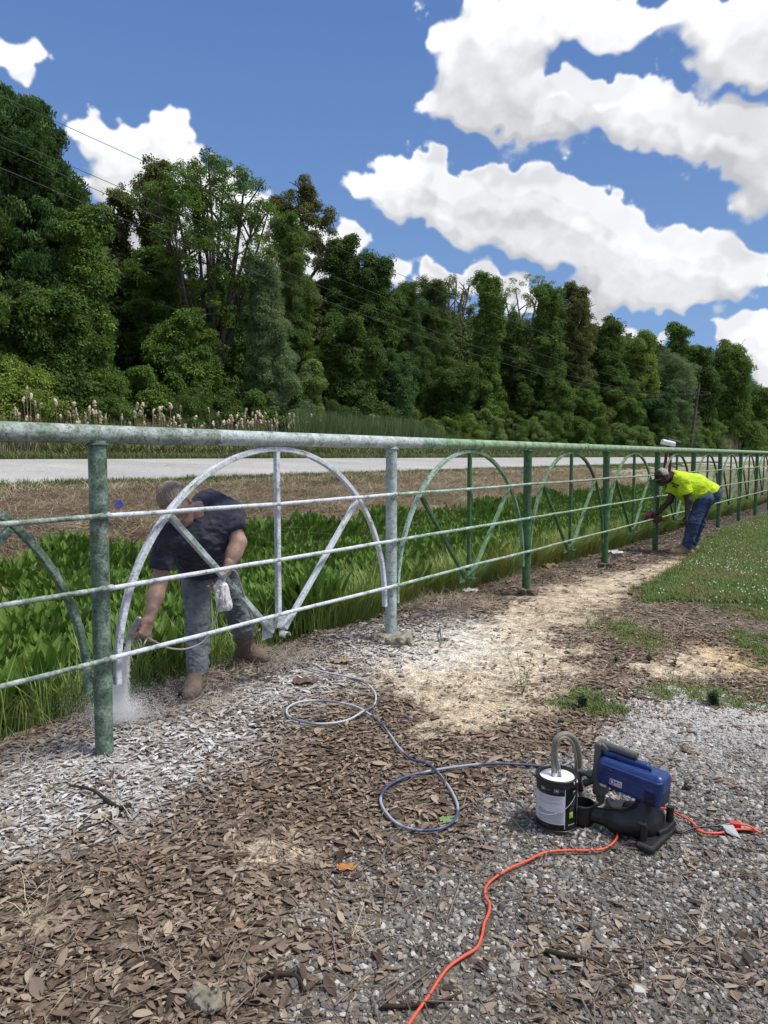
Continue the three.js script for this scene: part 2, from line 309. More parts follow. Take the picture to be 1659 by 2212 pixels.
const SAND = [
  poly([[730, 1440], [860, 1392], [1000, 1335], [1150, 1275], [1290, 1240], [1420, 1212], [1490, 1200], [1480, 1222], [1400, 1262], [1330, 1320], [1250, 1370], [1290, 1420], [1270, 1470], [1180, 1560], [1060, 1600], [960, 1620], [880, 1560], [800, 1490]]),
  poly([[1330, 1440], [1420, 1398], [1540, 1385], [1665, 1392], [1665, 1460], [1560, 1475], [1440, 1480], [1360, 1470]]),
  poly([[440, 1870], [520, 1830], [690, 1810], [740, 1850], [640, 1910], [540, 1900]]), poly([[560, 1940], [700, 1880], [760, 1910], [660, 1990]]),
  poly([[1490, 1265], [1590, 1262], [1600, 1278], [1520, 1282]]), poly([[0, 1980], [60, 1960], [60, 2020], [0, 2040]]),
];
const PAINT = [[onGround(850, 1395), 0.6, 0.95], [onGround(985, 1365), 0.75, 0.75], [onGround(930, 1415), 0.55, 0.45], [onGround(700, 1475), 0.34, 0.75], [onGround(560, 1495), 0.36, 0.75], [onGround(640, 1440), 0.34, 0.35], [onGround(245, 1630), 0.34, 1], [onGround(340, 1640), 0.32, 0.7], [onGround(120, 1740), 0.42, 0.7], [onGround(20, 1700), 0.4, 0.35], [onGround(430, 1630), 0.36, 0.45], [onGround(500, 1560), 0.42, 0.5], [onGround(230, 1560), 0.4, 0.25], [onGround(60, 1775), 0.3, 0.5], [onGround(330, 1730), 0.26, 0.35]];
function paintAt(x, z) { let s = 0; for (const [p, r, w] of PAINT) { const q = ((x - p.x) ** 2 + (z - p.z) ** 2) / (r * r); if (q < 4) s += w * Math.exp(-q * 1.2); } return Math.min(s, 1) * 0.9; }
function zones(x, z) {
  const [s, n] = SN(x, z), w = 0.22 * fbm2(x * 1.6, z * 1.6, 4) + 0.1 * n2(x * 6, z * 6);
  const gravel = smooth(-0.22, 0.2, inside(GRAVEL, x, z) + w * 0.9), grass = n > 0.2 ? 0 : smooth(-0.12, 0.16, Math.max(...GRASS.map((P) => inside(P, x, z))) + w * 0.8);
  const sand = smooth(-0.15, 0.3, Math.max(...SAND.map((P) => inside(P, x, z))) + w * 1.3);
  return { s, n, gravel, grass, sand: sand * (1 - gravel) };
}
// ------------------------------------------------------------------ the ground sheet
const soilTex = texture(1024, (u, v) => { const a = vf(u, v, 24, 5, 1), b = vf(u, v, 130, 2, 9), c = vnoise(u, v, 260, 21); let k = 0.52 + 0.5 * (a - 0.5) + 0.5 * (b - 0.5); if (c > 0.86) k += 0.22; if (c < 0.1) k -= 0.2; return [k + 0.05 * (vnoise(u, v, 60, 5) - 0.5) + 0.2, k + 0.2, k + 0.2 - 0.03 * vnoise(u, v, 30, 8)]; }, 1.1);
const soilBump = texture(1024, (u, v) => 0.5 * vf(u, v, 24, 5, 1) + 0.5 * vf(u, v, 130, 3, 9), 1.1, false);
const groundMat = std({ map: soilTex, bumpMap: soilBump, bumpScale: 0.02, vertexColors: true, roughness: 0.97 });
function groundColor(x, z) {
  const { s, n, gravel, grass, sand } = zones(x, z);
  const m = n2(x * 0.9, z * 0.9) * 0.5 + 0.5, f = n2(x * 5, z * 5) * 0.5 + 0.5;
  if (n > 0.6) {
    if (n > 17.2) return mixc([0.10, 0.12, 0.045], [0.16, 0.15, 0.07], m);
    if (causeway(s, n) > 0.985 && s > 36.5 + 1.35 * n && s < 43 + 1.4 * n && n < 9) return [0.36, 0.35, 0.33];
    if (causeway(s, n) > 0.1 && n < 8.6) return mixc([0.16, 0.17, 0.07], [0.27, 0.23, 0.15], m);
    if (n > 8.6) return [0.30, 0.28, 0.25];
    const bank = mixc([0.22, 0.185, 0.145], [0.32, 0.275, 0.22], m);
    const mud = [0.05, 0.045, 0.035];
    let c = mixc(mud, bank, smooth(4.6, 5.4, n) + 0);
    if (n < 2) c = mixc([0.13, 0.10, 0.08], mud, smooth(0.6, 1.1, n));
    return mixc(c, [0.12, 0.12, 0.05], smooth(7.6, 8.4, n + 0.5 * (m - 0.5)));
  }
  let c = mixc([0.075, 0.056, 0.042], [0.14, 0.108, 0.082], m * 0.7 + f * 0.3);
  const yellow = smooth(2.2, 2.7, x) * smooth(6.4, 5.8, -z) * smooth(3.6, 4.2, -z);
  c = mixc(c, mixc(mixc([0.44, 0.355, 0.26], [0.54, 0.45, 0.345], f), [0.52, 0.38, 0.2], yellow), sand * 0.95);
  c = mixc(c, mixc([0.10, 0.085, 0.07], [0.17, 0.15, 0.13], f), gravel * 0.9);
  c = mixc(c, mixc([0.07, 0.075, 0.03], [0.12, 0.11, 0.05], m), grass * 0.85);
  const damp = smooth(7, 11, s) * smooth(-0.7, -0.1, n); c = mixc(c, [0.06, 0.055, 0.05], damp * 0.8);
  const p = paintAt(x, z), pn = fbm2(x * 22, z * 22, 3);
  return mixc(c, [0.72, 0.73, 0.74], clamp(p * 0.8 + pn * 0.6 * (p > 0.04 ? 1 : 0) - 0.12) * 0.7);
}
const ground = (() => {
  const ss = [], ns = [];
  for (let s = -5; s <= 12.01; s += 0.075) ss.push(s);
  for (let s = 12.3, d = 0.3; s < 700; s += d, d *= s < 22 ? 1.06 : s < 60 ? 1 : 1.08) ss.push(s);
  for (let s = -5.3, d = 0.3; s > -500; s -= d, d *= 1.09) ss.unshift(s);
  for (let n = -4.5; n <= 1.51; n += 0.075) ns.push(n);
  for (const n of [1.7, 2, 2.5, 3, 3.6, 4.2, 4.6, 5, 5.25, 5.5, 5.75, 6.2, 6.6, 7.1, 7.6, 8, 8.4, 8.75, 9, 9.5, 10.5, 12, 14, 15.5, 16.5, 17, 17.5, 18.2, 19, 20, 21, 22, 23.2, 24.5, 26, 28, 31]) ns.push(n);
  for (let n = 35, d = 5; n < 700; n += d, d *= 1.15) ns.push(n);
  for (let n = -4.9, d = 0.4; n > -300; n -= d, d *= 1.12) ns.unshift(n);
  const pos = [], uv = [], col = [], idx = [];
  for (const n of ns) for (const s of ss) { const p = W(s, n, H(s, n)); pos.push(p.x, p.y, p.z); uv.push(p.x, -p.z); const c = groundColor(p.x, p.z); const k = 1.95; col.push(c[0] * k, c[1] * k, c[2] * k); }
  const w = ss.length;
  for (let j = 0; j < ns.length - 1; j++) for (let i = 0; i < w - 1; i++) { const a = j * w + i; idx.push(a, a + 1, a + w, a + 1, a + w + 1, a + w); }
  const g = new THREE.BufferGeometry();
  g.setAttribute('position', new THREE.Float32BufferAttribute(pos, 3)); g.setAttribute('uv', new THREE.Float32BufferAttribute(uv, 2)); g.setAttribute('color', new THREE.Float32BufferAttribute(col, 3)); g.setIndex(idx); g.computeVertexNormals();
  return tag(part('ground', g, groundMat), 'bare earth, sand and bank around the fence', null, null, 'structure');
})();
// a sheet that follows the ground between two lines along the fence
function strip(name, n0, n1, s0, s1, lift, mat, rag = 0, kind = 'structure') {
  const pos = [], uv = [], idx = [], na = [n0, ...[9.5, 10.5, 12, 14, 15.5].filter((n) => n > n0 + 0.05 && n < n1 - 0.05), n1]; let w = 0;
  const list = []; for (let s = s0; s <= s1; s += s < 30 ? 0.5 : 3) list.push(s); w = list.length;
  for (const n of na) for (const s of list) { const e = n === n0 || n === n1 ? rag * (n2(s * 1.9, n * 3) + 0.5 * n2(s * 5, n)) : 0, p = W(s, n + e, H(s, n) + lift); pos.push(p.x, p.y, p.z); uv.push(s, n); }
  for (let j = 0; j < na.length - 1; j++) for (let i = 0; i < w - 1; i++) { const a = j * w + i; idx.push(a, a + 1, a + w, a + 1, a + w + 1, a + w); }
  const g = new THREE.BufferGeometry();
  g.setAttribute('position', new THREE.Float32BufferAttribute(pos, 3)); g.setAttribute('uv', new THREE.Float32BufferAttribute(uv, 2)); g.setIndex(idx); g.computeVertexNormals();
  return tag(part(name, g, mat), null, null, null, kind);
}
const asphaltTex = texture(1024, (u, v) => { const a = vf(u, v, 6, 4, 31), b = vf(u, v, 200, 2, 33), streak = vf(u * 1, v, 3, 2, 35); const w = Math.abs(vf(u, v, 5, 4, 41) - 0.5); let k = 0.64 + 0.10 * (a - 0.5) + 0.16 * (b - 0.5) + 0.05 * (streak - 0.5); if (w < 0.006) k -= 0.12; return [k, k * 0.995, k * 0.985]; }, 7.5);
const road = strip('road', 9, 16.5, -120, 420, 0.012, std({ map: asphaltTex, bumpMap: asphaltTex, bumpScale: 0.004, roughness: 0.92 }), 0.05);
tag(road, 'pale worn asphalt road running past behind the fence');
const shoulderTex = texture(512, (u, v) => { const b = vf(u, v, 90, 3, 53), a = vf(u, v, 12, 3, 54), k = 0.62 + 0.3 * (b - 0.5) + 0.15 * (a - 0.5); return [k, k * 0.96, k * 0.88]; }, 2);
const shoulderMat = std({ map: shoulderTex, bumpMap: shoulderTex, bumpScale: 0.01, roughness: 0.97 });
tag(strip('road_shoulder', 8.72, 9.06, -60, 300, 0.006, shoulderMat, 0.1), 'pale gritty shoulder along the near road edge');
tag(strip('road_shoulder', 16.46, 16.85, -60, 300, 0.006, shoulderMat, 0.12), 'gravelly shoulder along the far road edge');
// the gravel driveway over the ditch
{
  const pos = [], uv = [], idx = []; const na = []; for (let n = 0; n <= 8.9; n += 0.45) na.push(n); const K = 24;
  for (const n of na) for (let i = 0; i <= K; i++) { const s = lerp(37 + 1.35 * n, 43 + n * 1.4, i / K), p = W(s, n, H(s, n) + 0.03); pos.push(p.x, p.y, p.z); uv.push(s, n); }
  for (let j = 0; j < na.length - 1; j++) for (let i = 0; i < K; i++) { const a = j * (K + 1) + i; idx.push(a, a + 1, a + K + 1, a + 1, a + K + 2, a + K + 1); }
  const g = new THREE.BufferGeometry(); g.setAttribute('position', new THREE.Float32BufferAttribute(pos, 3)); g.setAttribute('uv', new THREE.Float32BufferAttribute(uv, 2)); g.setIndex(idx); g.computeVertexNormals();
  tag(part('driveway', g, shoulderMat), 'pale gravel driveway crossing the ditch at the far end', null, null, 'structure');
}
tag(strip('road_shoulder', 7.7, 8.75, 27, 50, 0.014, shoulderMat, 0.15), 'wide gravel apron where the driveway meets the road');
// still water in the ditch
{
  const g = new THREE.PlaneGeometry(60, 4.6, 1, 1); g.rotateX(-Math.PI / 2); g.rotateY(Math.atan2(U[1], U[0])); const p = W(14, 2.75, -0.24); g.translate(p.x, p.y, p.z);
  const ripple = texture(256, (u, v) => vf(u, v, 10, 3, 71), 1.5, false);
  g.attributes.uv.array.forEach((x, i, a) => { a[i] = x * (i % 2 ? 4.6 : 60); });
  tag(part('ditch_water', g, new THREE.MeshPhysicalMaterial({ color: rgb(0.03, 0.03, 0.022), roughness: 0.06, bumpMap: ripple, bumpScale: 0.006, ior: 1.33 })), 'still dark water standing in the ditch', null, null, 'structure');
}

// ------------------------------------------------------------------ leaf litter, gravel
function litterLeaf(kind, r) {          // length 1 along x
  const n = 6, pos = [], A = [], B = [], C = [];
  const curl = [0.08, 0.26, 0.14, -0.1][kind], w = [0.17, 0.14, 0.21, 0.12][kind], bend = [0.05, 0.11, -0.03, 0.15][kind], tw = [0.2, 0.9, 0.1, -0.7][kind];
  for (let i = 0; i <= n; i++) { const t = i / n, h = w * Math.pow(Math.sin(Math.PI * Math.pow(t, 0.85)), 0.75) * (1 + 0.15 * (r() - 0.5)), y = bend * 4 * t * (1 - t) * 0.5, a = tw * (t - 0.5), k = curl * h * 2.2; A.push([t - 0.5, y + k * Math.cos(a) - h * Math.sin(a), -h * Math.cos(a)]); B.push([t - 0.5, y, 0]); C.push([t - 0.5, y + k * Math.cos(a) + h * Math.sin(a), h * Math.cos(a)]); }
  const q = (a, b, c) => pos.push(...a, ...b, ...c);
  for (let i = 0; i < n; i++) { q(A[i], B[i], A[i + 1]); q(B[i], B[i + 1], A[i + 1]); q(B[i], C[i], B[i + 1]); q(C[i], C[i + 1], B[i + 1]); }
  return fromTris(pos);
}
const litterGeo = [0, 1, 2, 3].map((k) => litterLeaf(k, rng(200 + k)));
const dryTex = texture(256, (u, v) => { const a = vf(u, v, 10, 4, 81), k = 0.82 + 0.3 * (a - 0.5); return [k, k, k]; }, 0.5);
const dryLeafMat = new THREE.MeshPhysicalMaterial({ roughness: 0.85, side: THREE.DoubleSide, specularIntensity: 0.5 });
function litterColor(r, x, z) {
  const t = r(); let c = t < 0.55 ? mixc([0.125, 0.09, 0.066], [0.24, 0.178, 0.13], r()) : t < 0.82 ? mixc([0.22, 0.172, 0.13], [0.37, 0.295, 0.225], r()) : mixc([0.045, 0.032, 0.025], [0.10, 0.066, 0.046], r());
  if (t > 0.995) c = [0.28, 0.17, 0.085];
  const [, n] = SN(x, z); if (n > 4.5) c = mixc(c, [0.50, 0.44, 0.37], 0.6);
  const p = paintAt(x, z); if (p > 0.05) { const d = clamp((p - 0.1) * 0.8 + (r() - 0.68) * 1.1 * Math.min(1, p * 2.2)); c = mixc(c, [0.62, 0.63, 0.65], clamp(d) * 0.95); }
  return c;
}
{
  const r = rng(301), lists = [[], [], [], []], near = [];
  const put = (x, z, big, flat = 0.2) => {
    const L = big * (0.35 + 0.7 * r() + 0.75 * Math.pow(r(), 3) + (r() < 0.03 ? 0.9 : 0)), y = HW(x, z) + 0.003 + r() * r() * 0.014, k = Math.floor(r() * 4), tilt = flat * (r() + r() - 0.6);
    const m = euler(V(x, y, z), tilt, r() * 6.283, (r() - 0.5) * flat * 2.4, V(L, L * (0.8 + 0.4 * r()), L * (0.8 + 0.5 * r())));
    return [k, m, litterColor(r, x, z), Math.hypot(x, EYE, z) / L];
  };
  const inView = (x, z) => { const Z = -z; return Z > 1.3 && Math.abs(x) < Z * 0.62 + 0.5; };
  let tries = 0;
  const add = (n0, n1, s0, s1, count, dens, size) => { for (let i = 0; i < count; i++) { const s = lerp(s0, s1, r()), n = lerp(n0, n1, r()), p = W(s, n); if (!inView(p.x, p.z)) continue; const D = dens(p.x, p.z, s, n); if (r() > D || isClear(p.x, p.z)) continue; const e = put(p.x, p.z, size); if (D > 0.3 && e[3] < 60 && n < 0.8) near.push(e); else lists[e[0]].push([e[1], e[2]]); } };
  const yard = (x, z, s, n) => {
    const q = zones(x, z), clump = 0.55 + 0.6 * fbm2(x * 2.2 + 8, z * 2.2, 3);
    let d = clamp(clump + 0.25);
    d *= 1 - 0.97 * q.sand * clamp(1.25 - clump * 0.45); d *= 1 - 0.9 * q.gravel * clamp(1.2 - 1.0 * smooth(0.55, 0.95, clump)); d *= 1 - 0.96 * q.grass;
    if (x > 0.4 && -z < 2.15 && fbm2(x * 1.3, z * 1.3, 2) > -0.25) d = Math.max(d, 0.42);
    if (n > 0.55) d *= smooth(1.25, 0.7, n);
    return d;
  };
  add(-3.4, 1.2, -4, 4.5, 150000, yard, 0.041);
  add(-3.2, 1.2, 4.5, 22, 80000, (x, z, s, n) => yard(x, z, s, n) * smooth(-3.4, -0.6, n), 0.052);
  add(5.0, 8.6, -8, 26, 46000, (x, z, s, n) => smooth(5.0, 5.4, n) * smooth(8.6, 7.5, n + 0.8 * n2(x * 0.6, z * 0.6)) * (0.5 + 0.6 * n2(x, z)), 0.10);
  near.sort((a, b) => a[3] - b[3]);
  const cols = new Map();
  near.forEach((e, i) => {
    if (i >= 300) { lists[e[0]].push([e[1], e[2]]); return; }
    const key = e[2].map((c) => Math.round(c * 30)).join();
    if (!cols.has(key)) { const m = dryLeafMat.clone(); m.color.setRGB(...e[2]); m.map = dryTex; cols.set(key, m); }
    const m = part('leaf', litterGeo[e[0]], cols.get(key), ground); e[1].decompose(m.position, m.quaternion, m.scale);
  });
  const g = thing('leaf_litter', V(0, 0, 0), 'grey-brown dead leaves scattered thickly over the ground along the fence', 'leaf litter', null, 'stuff');
  lists.forEach((l, k) => instances('leaves', litterGeo[k], dryLeafMat, l, g));
}
// gravel
function stoneGeo(seed, flat) {
  const r = rng(seed), pts = []; for (let i = 0; i < 13; i++) { const a = r() * 6.283, z = r() * 2 - 1, q = Math.sqrt(1 - z * z), k = 0.8 + 0.4 * r(); pts.push(V(Math.cos(a) * q * k * 0.62, z * k * 0.5 * flat, Math.sin(a) * q * k * 0.48)); }
  const g = new ConvexGeometry(pts); g.setAttribute('uv', new THREE.Float32BufferAttribute(new Array(g.attributes.position.count * 2).fill(0), 2)); return g;
}
const stoneGeos = [0, 1, 2, 3].map((k) => stoneGeo(400 + k, 0.6 + 0.12 * k));
const stoneMat = std({ roughness: 0.9 });
{
  const r = rng(401), lists = [[], [], [], []], near = [];
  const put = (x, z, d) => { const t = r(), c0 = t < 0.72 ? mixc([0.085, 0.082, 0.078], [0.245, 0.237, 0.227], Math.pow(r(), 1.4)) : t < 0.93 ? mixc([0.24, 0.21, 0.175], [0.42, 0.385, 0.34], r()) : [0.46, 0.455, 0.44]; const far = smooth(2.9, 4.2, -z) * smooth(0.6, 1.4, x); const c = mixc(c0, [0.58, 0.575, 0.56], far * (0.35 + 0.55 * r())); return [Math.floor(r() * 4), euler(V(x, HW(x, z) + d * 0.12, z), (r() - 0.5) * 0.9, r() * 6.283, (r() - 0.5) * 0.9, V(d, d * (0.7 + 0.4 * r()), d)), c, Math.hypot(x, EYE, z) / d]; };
  for (let i = 0; i < 300000; i++) {
    const Z = 1.5 + 3.3 * Math.sqrt(r()), x = (r() * 2 - 0.9) * Z * 0.6; if (Math.abs(x) > Z * 0.6 + 0.2) continue;
    const q = zones(x, -Z); let p = q.gravel * (0.62 + 0.5 * smooth(-0.3, 0.4, fbm2(x * 2.5, Z * 2.5, 3)) + 0.4 * smooth(2.7, 3.4, Z)); if ((r() > p && !(r() < 0.012)) || isClear(x, -Z)) continue;
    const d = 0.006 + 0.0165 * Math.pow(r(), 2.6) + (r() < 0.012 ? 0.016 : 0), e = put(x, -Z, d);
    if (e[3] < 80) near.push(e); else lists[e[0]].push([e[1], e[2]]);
  }
  near.sort((a, b) => a[3] - b[3]); const cols = new Map();
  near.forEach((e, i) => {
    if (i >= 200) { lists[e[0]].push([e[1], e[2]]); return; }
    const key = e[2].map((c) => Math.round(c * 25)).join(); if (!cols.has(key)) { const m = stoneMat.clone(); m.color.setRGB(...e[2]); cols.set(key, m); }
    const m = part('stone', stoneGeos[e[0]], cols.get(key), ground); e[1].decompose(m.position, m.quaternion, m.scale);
  });
  const g = thing('gravel', V(0, 0, 0), 'grey crushed stone gravel in the right foreground', 'gravel', null, 'stuff');
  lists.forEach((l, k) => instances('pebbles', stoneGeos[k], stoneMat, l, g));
}
// ------------------------------------------------------------------ grass: lawn, verges, straw
function tuftGeo(seed, blades, h, spread, width, bend) {
  const r = rng(seed), pos = [];
  for (let i = 0; i < blades; i++) {
    const a = r() * 6.283, o = Math.sqrt(r()) * spread, x = Math.cos(a) * o, z = Math.sin(a) * o, d = r() * 6.283, L = h * (0.55 + 0.6 * r()), b = bend * (0.3 + r()), dx = Math.cos(d), dz = Math.sin(d), w = width * (0.7 + 0.6 * r());
    const P = (t) => [x + dx * b * L * t * t, L * t * (1 - 0.25 * b * t), z + dz * b * L * t * t], wv = [-dz * w, 0, dx * w];
    const p0 = P(0), p1 = P(0.55), p2 = P(1), s = (p, k) => [p[0] + wv[0] * k, p[1], p[2] + wv[2] * k];
    pos.push(...s(p0, -1), ...s(p0, 1), ...s(p1, 0.8), ...s(p0, -1), ...s(p1, 0.8), ...s(p1, -0.8), ...s(p1, -0.8), ...s(p1, 0.8), ...p2);
  }
  return fromTris(pos);
}
const leafMat = (o = {}) => new THREE.MeshPhysicalMaterial({ roughness: 0.7, transmission: 0.35, thickness: 0, side: THREE.DoubleSide, specularIntensity: 0.6, ...o });
const grassMat = leafMat({ roughness: 0.8, transmission: 0.3 });
const strawMat = std({ roughness: 0.9, side: THREE.DoubleSide });
{
  const r = rng(501), lawn = [], low = tuftGeo(5, 9, 0.042, 0.05, 0.0030, 0.9), flowers = [];
  const lc = (k) => mixc(mixc([0.10, 0.175, 0.035], [0.19, 0.275, 0.065], r()), [0.26, 0.235, 0.10], k);
  for (let i = 0; i < 190000 && lawn.length < 60000; i++) {
    const Z = 3.5 + 24 * r() * r(), x = Z * lerp(0.02, 0.62, r()), q = zones(x, -Z); if (q.n > -0.15 || r() > q.grass * (Z < 7.2 ? 0.06 + 0.5 * smooth(-0.05, 0.45, fbm2(x * 3.5, Z * 3.5, 3)) : 1)) continue;
    const m = fbm2(x * 0.7 + 3, Z * 0.7, 3), sc = (0.8 + 0.6 * r()) * (Z < 7.2 ? 0.8 : 1 + Z * 0.03);
    lawn.push([euler(V(x, HW(x, -Z) - 0.003, -Z), 0, r() * 6.283, 0, V(sc, sc * (0.7 + 0.5 * r()), sc)), lc(clamp(0.2 + m * 1.2) * 0.8)]);
    if (Z > 6 && r() < 0.004 + 0.02 * smooth(0, 0.5, n2(x * 0.5, Z * 0.5))) flowers.push([euler(V(x, HW(x, -Z) + 0.055 + 0.03 * r(), -Z), 0, r() * 6, 0, 0.8 + 0.5 * r()), [0.75, 0.73, 0.66]]);
  }
  tag(instances('lawn_grass', low, grassMat, lawn), 'short mown green grass on the right of the worn path', 'grass');
  const ball = new THREE.IcosahedronGeometry(0.008, 0);
  tag(instances('clover_flowers', ball, std({ roughness: 0.9 }), flowers), 'tiny white clover heads dotted through the mown grass', 'clover');
  // verges
  const tall = tuftGeo(6, 14, 0.16, 0.13, 0.006, 0.7), verge = [];
  const spread = (n0, n1, s0, s1, count, sc, dens, dry) => { for (let i = 0; i < count; i++) { const s = s0 + (s1 - s0) * Math.pow(r(), 1.6), n = lerp(n0, n1, r()), p = W(s, n); const Z = -p.z; if (Z < 2 || Math.abs(p.x) > Z * 0.62 + 1 || causeway(s, n) > 0.3) continue; if (r() > dens(s, n)) continue; const k = sc * (0.6 + 0.8 * r()); verge.push([euler(V(p.x, H(s, n) - 0.01, p.z), 0, r() * 6.28, 0, V(k, k * (0.6 + 0.6 * r()), k)), mixc(mixc([0.07, 0.11, 0.025], [0.13, 0.18, 0.045], r()), [0.30, 0.25, 0.13], clamp(dry + 0.5 * n2(s * 0.5, n * 0.8)) * r())]); } };
  spread(7.5, 8.85, -10, 60, 26000, 0.75, (s, n) => smooth(7.4, 8.5, n + 0.5 * n2(s * 0.7, n)), 0.35);
  spread(16.7, 22, -18, 130, 52000, 1.5, () => 1, 0.2);
  spread(22, 28, -18, 150, 16000, 3.2, () => 1, 0.3);
  spread(19.5, 23.5, 12, 150, 12000, 4.2, () => 0.9, 0.45);
  spread(5.2, 7.8, -8, 40, 3500, 0.7, (s, n) => smooth(0, 0.5, n2(s * 0.9, n)), 0.4);
  tag(instances('verge_grass', tall, grassMat, verge), 'rough green grass along both sides of the road', 'grass');
  // dry straw on the bank and in mats by the fence
  const straw = tuftGeo(7, 12, 0.26, 0.16, 0.0022, 2.6), dry = [];
  const sc = () => mixc([0.27, 0.215, 0.15], [0.60, 0.50, 0.36], r());
  for (let i = 0; i < 22000; i++) { const s = -9 + 38 * Math.pow(r(), 1.3), n = 5.1 + 3.2 * Math.pow(r(), 1.2), p = W(s, n); if (Math.abs(p.x) > -p.z * 0.62 + 0.5 || r() > 0.65 + 0.4 * n2(s * 0.6, n * 0.9)) continue; const k = 0.6 + 0.9 * r(); dry.push([euler(V(p.x, H(s, n), p.z), 0, r() * 6.28, 0, V(k * 1.2, k * 0.75, k * 1.2)), sc()]); }
  const mats = [[965, 1305, 0.5, 220], [930, 1290, 0.3, 80], [600, 1425, 0.3, 120], [560, 1400, 0.3, 50], [400, 1470, 0.3, 14], [320, 1500, 0.4, 20], [500, 1480, 0.3, 10], [250, 1560, 0.5, 20], [1120, 1250, 0.6, 140], [1200, 1225, 0.7, 120], [60, 1640, 0.4, 40], [450, 1510, 0.25, 50], [1400, 1345, 0.8, 90], [1230, 1330, 0.8, 60], [700, 1900, 0.5, 8], [120, 2080, 0.5, 10], [1500, 2060, 0.4, 6], [1180, 1480, 0.5, 14]];
  for (const [px, py, rad, cnt] of mats) { const c = onGround(px, py); for (let i = 0; i < cnt; i++) { const a = r() * 6.28, o = rad * Math.sqrt(r()), x = c.x + Math.cos(a) * o, z = c.z + Math.sin(a) * o, k = 0.2 + 0.3 * r(), pt = paintAt(x, z); dry.push([euler(V(x, HW(x, z), z), (r() - 0.5) * 0.8, r() * 6.28, (r() - 0.5) * 0.8, V(k, k * 0.55, k)), mixc(sc(), [0.6, 0.6, 0.6], pt * 0.6)]); } }
  tag(instances('dry_grass', straw, strawMat, dry), 'dry straw-coloured grass lying on the bank and by the posts', 'dry grass');
  // thin twigs and stems lying about
  const tw = rod(V(-0.5, 0, 0), V(0.5, 0.02, 0), 0.012, 0.006, 5, 1), twl = [];
  for (let i = 0; i < 900; i++) { const Z = 1.6 + 6 * r() * r(), x = (r() * 2 - 1) * Z * 0.6, L = 0.05 + 0.22 * r() * r(), q = SN(x, -Z); if (q[1] > 0.6) continue; twl.push([euler(V(x, HW(x, -Z) + 0.012 + 0.01 * r(), -Z), (r() - 0.5) * 0.2, r() * 6.28, (r() - 0.5) * 0.25, V(L, 0.14 + 0.12 * r(), 0.14 + 0.12 * r())), mixc(mixc([0.09, 0.065, 0.05], [0.22, 0.18, 0.15], r()), [0.6, 0.6, 0.6], paintAt(x, -Z) * 0.7)]); }
  tag(instances('fallen_twigs', tw, std({ roughness: 0.95 }), twl), 'thin dead twigs lying among the leaves and gravel', 'twigs');
}
// ------------------------------------------------------------------ the pipe fence
const flakeBump = texture(512, (u, v) => { const a = vf(u, v, 18, 5, 91), b = vf(u, v, 140, 2, 95), c = vf(u, v, 40, 4, 97); return 0.45 * smooth(0.40, 0.46, a) + 0.3 * b + 0.3 * smooth(0.52, 0.55, c); }, 0.9, false);
function paint(white, seed, green = S(58, 98, 66), pale = S(200, 206, 214), rust = 0.02, bump = 0.0024) {
  const t = texture(512, (u, v) => {
    const a = vf(u, v, 11, 5, seed), b = vf(u, v, 100, 2, seed + 11), c = vf(u, v, 34, 4, seed + 23), f = vf(u, v, 18, 5, 91);
    const th = 1 - white, m = smooth(th - 0.42, th + 0.42, 0.5 + (a - 0.5) * 1.0 + (b - 0.5) * 0.4);
    let k = mixc(mixc(green, mixc(green, S(24, 44, 34), 0.5), smooth(0.5, 0.72, c)), mixc(pale, S(160, 172, 170), smooth(0.5, 0.8, c) * 0.5), m);
    const chip = smooth(0.69, 0.74, vf(u, v, 76, 3, seed + 31)); k = mixc(k, mixc(green, S(40, 46, 42), 0.6), chip * (white > 0.6 ? 0.3 : 0.5));
    if (vf(u, v, 28, 4, seed + 41) > 0.78 - rust) k = mixc(k, S(104, 80, 62), 0.45);
    const e = (b - 0.5) * 0.09 + (f - 0.5) * 0.08; return [k[0] + e, k[1] + e, k[2] + e];
  }, 0.9);
  return std({ map: t, bumpMap: flakeBump, bumpScale: bump, roughness: 0.62 });
}
const M = {
  green: paint(0.04, 101, S(56, 96, 56), S(120, 156, 118)), greenLight: paint(0.42, 111, S(82, 120, 80), S(132, 160, 124)),
  chalk: paint(0.5, 121, S(98, 134, 92), S(148, 172, 138)), mixed: paint(0.36, 131, S(78, 102, 84), S(150, 164, 158)), mist: paint(0.56, 141, S(104, 124, 110), S(164, 174, 172)),
  white: paint(0.84, 151, S(150, 168, 160), S(202, 208, 218)), whitish: paint(0.64, 161, S(116, 140, 126), S(180, 189, 192)), railWhite: paint(0.72, 191, S(124, 146, 132), S(188, 196, 200)), rod: paint(0.5, 171, S(120, 146, 116), S(160, 170, 148), 0.04, 0.0008), pale: paint(0.6, 181, S(96, 134, 106), S(176, 196, 190)),
};
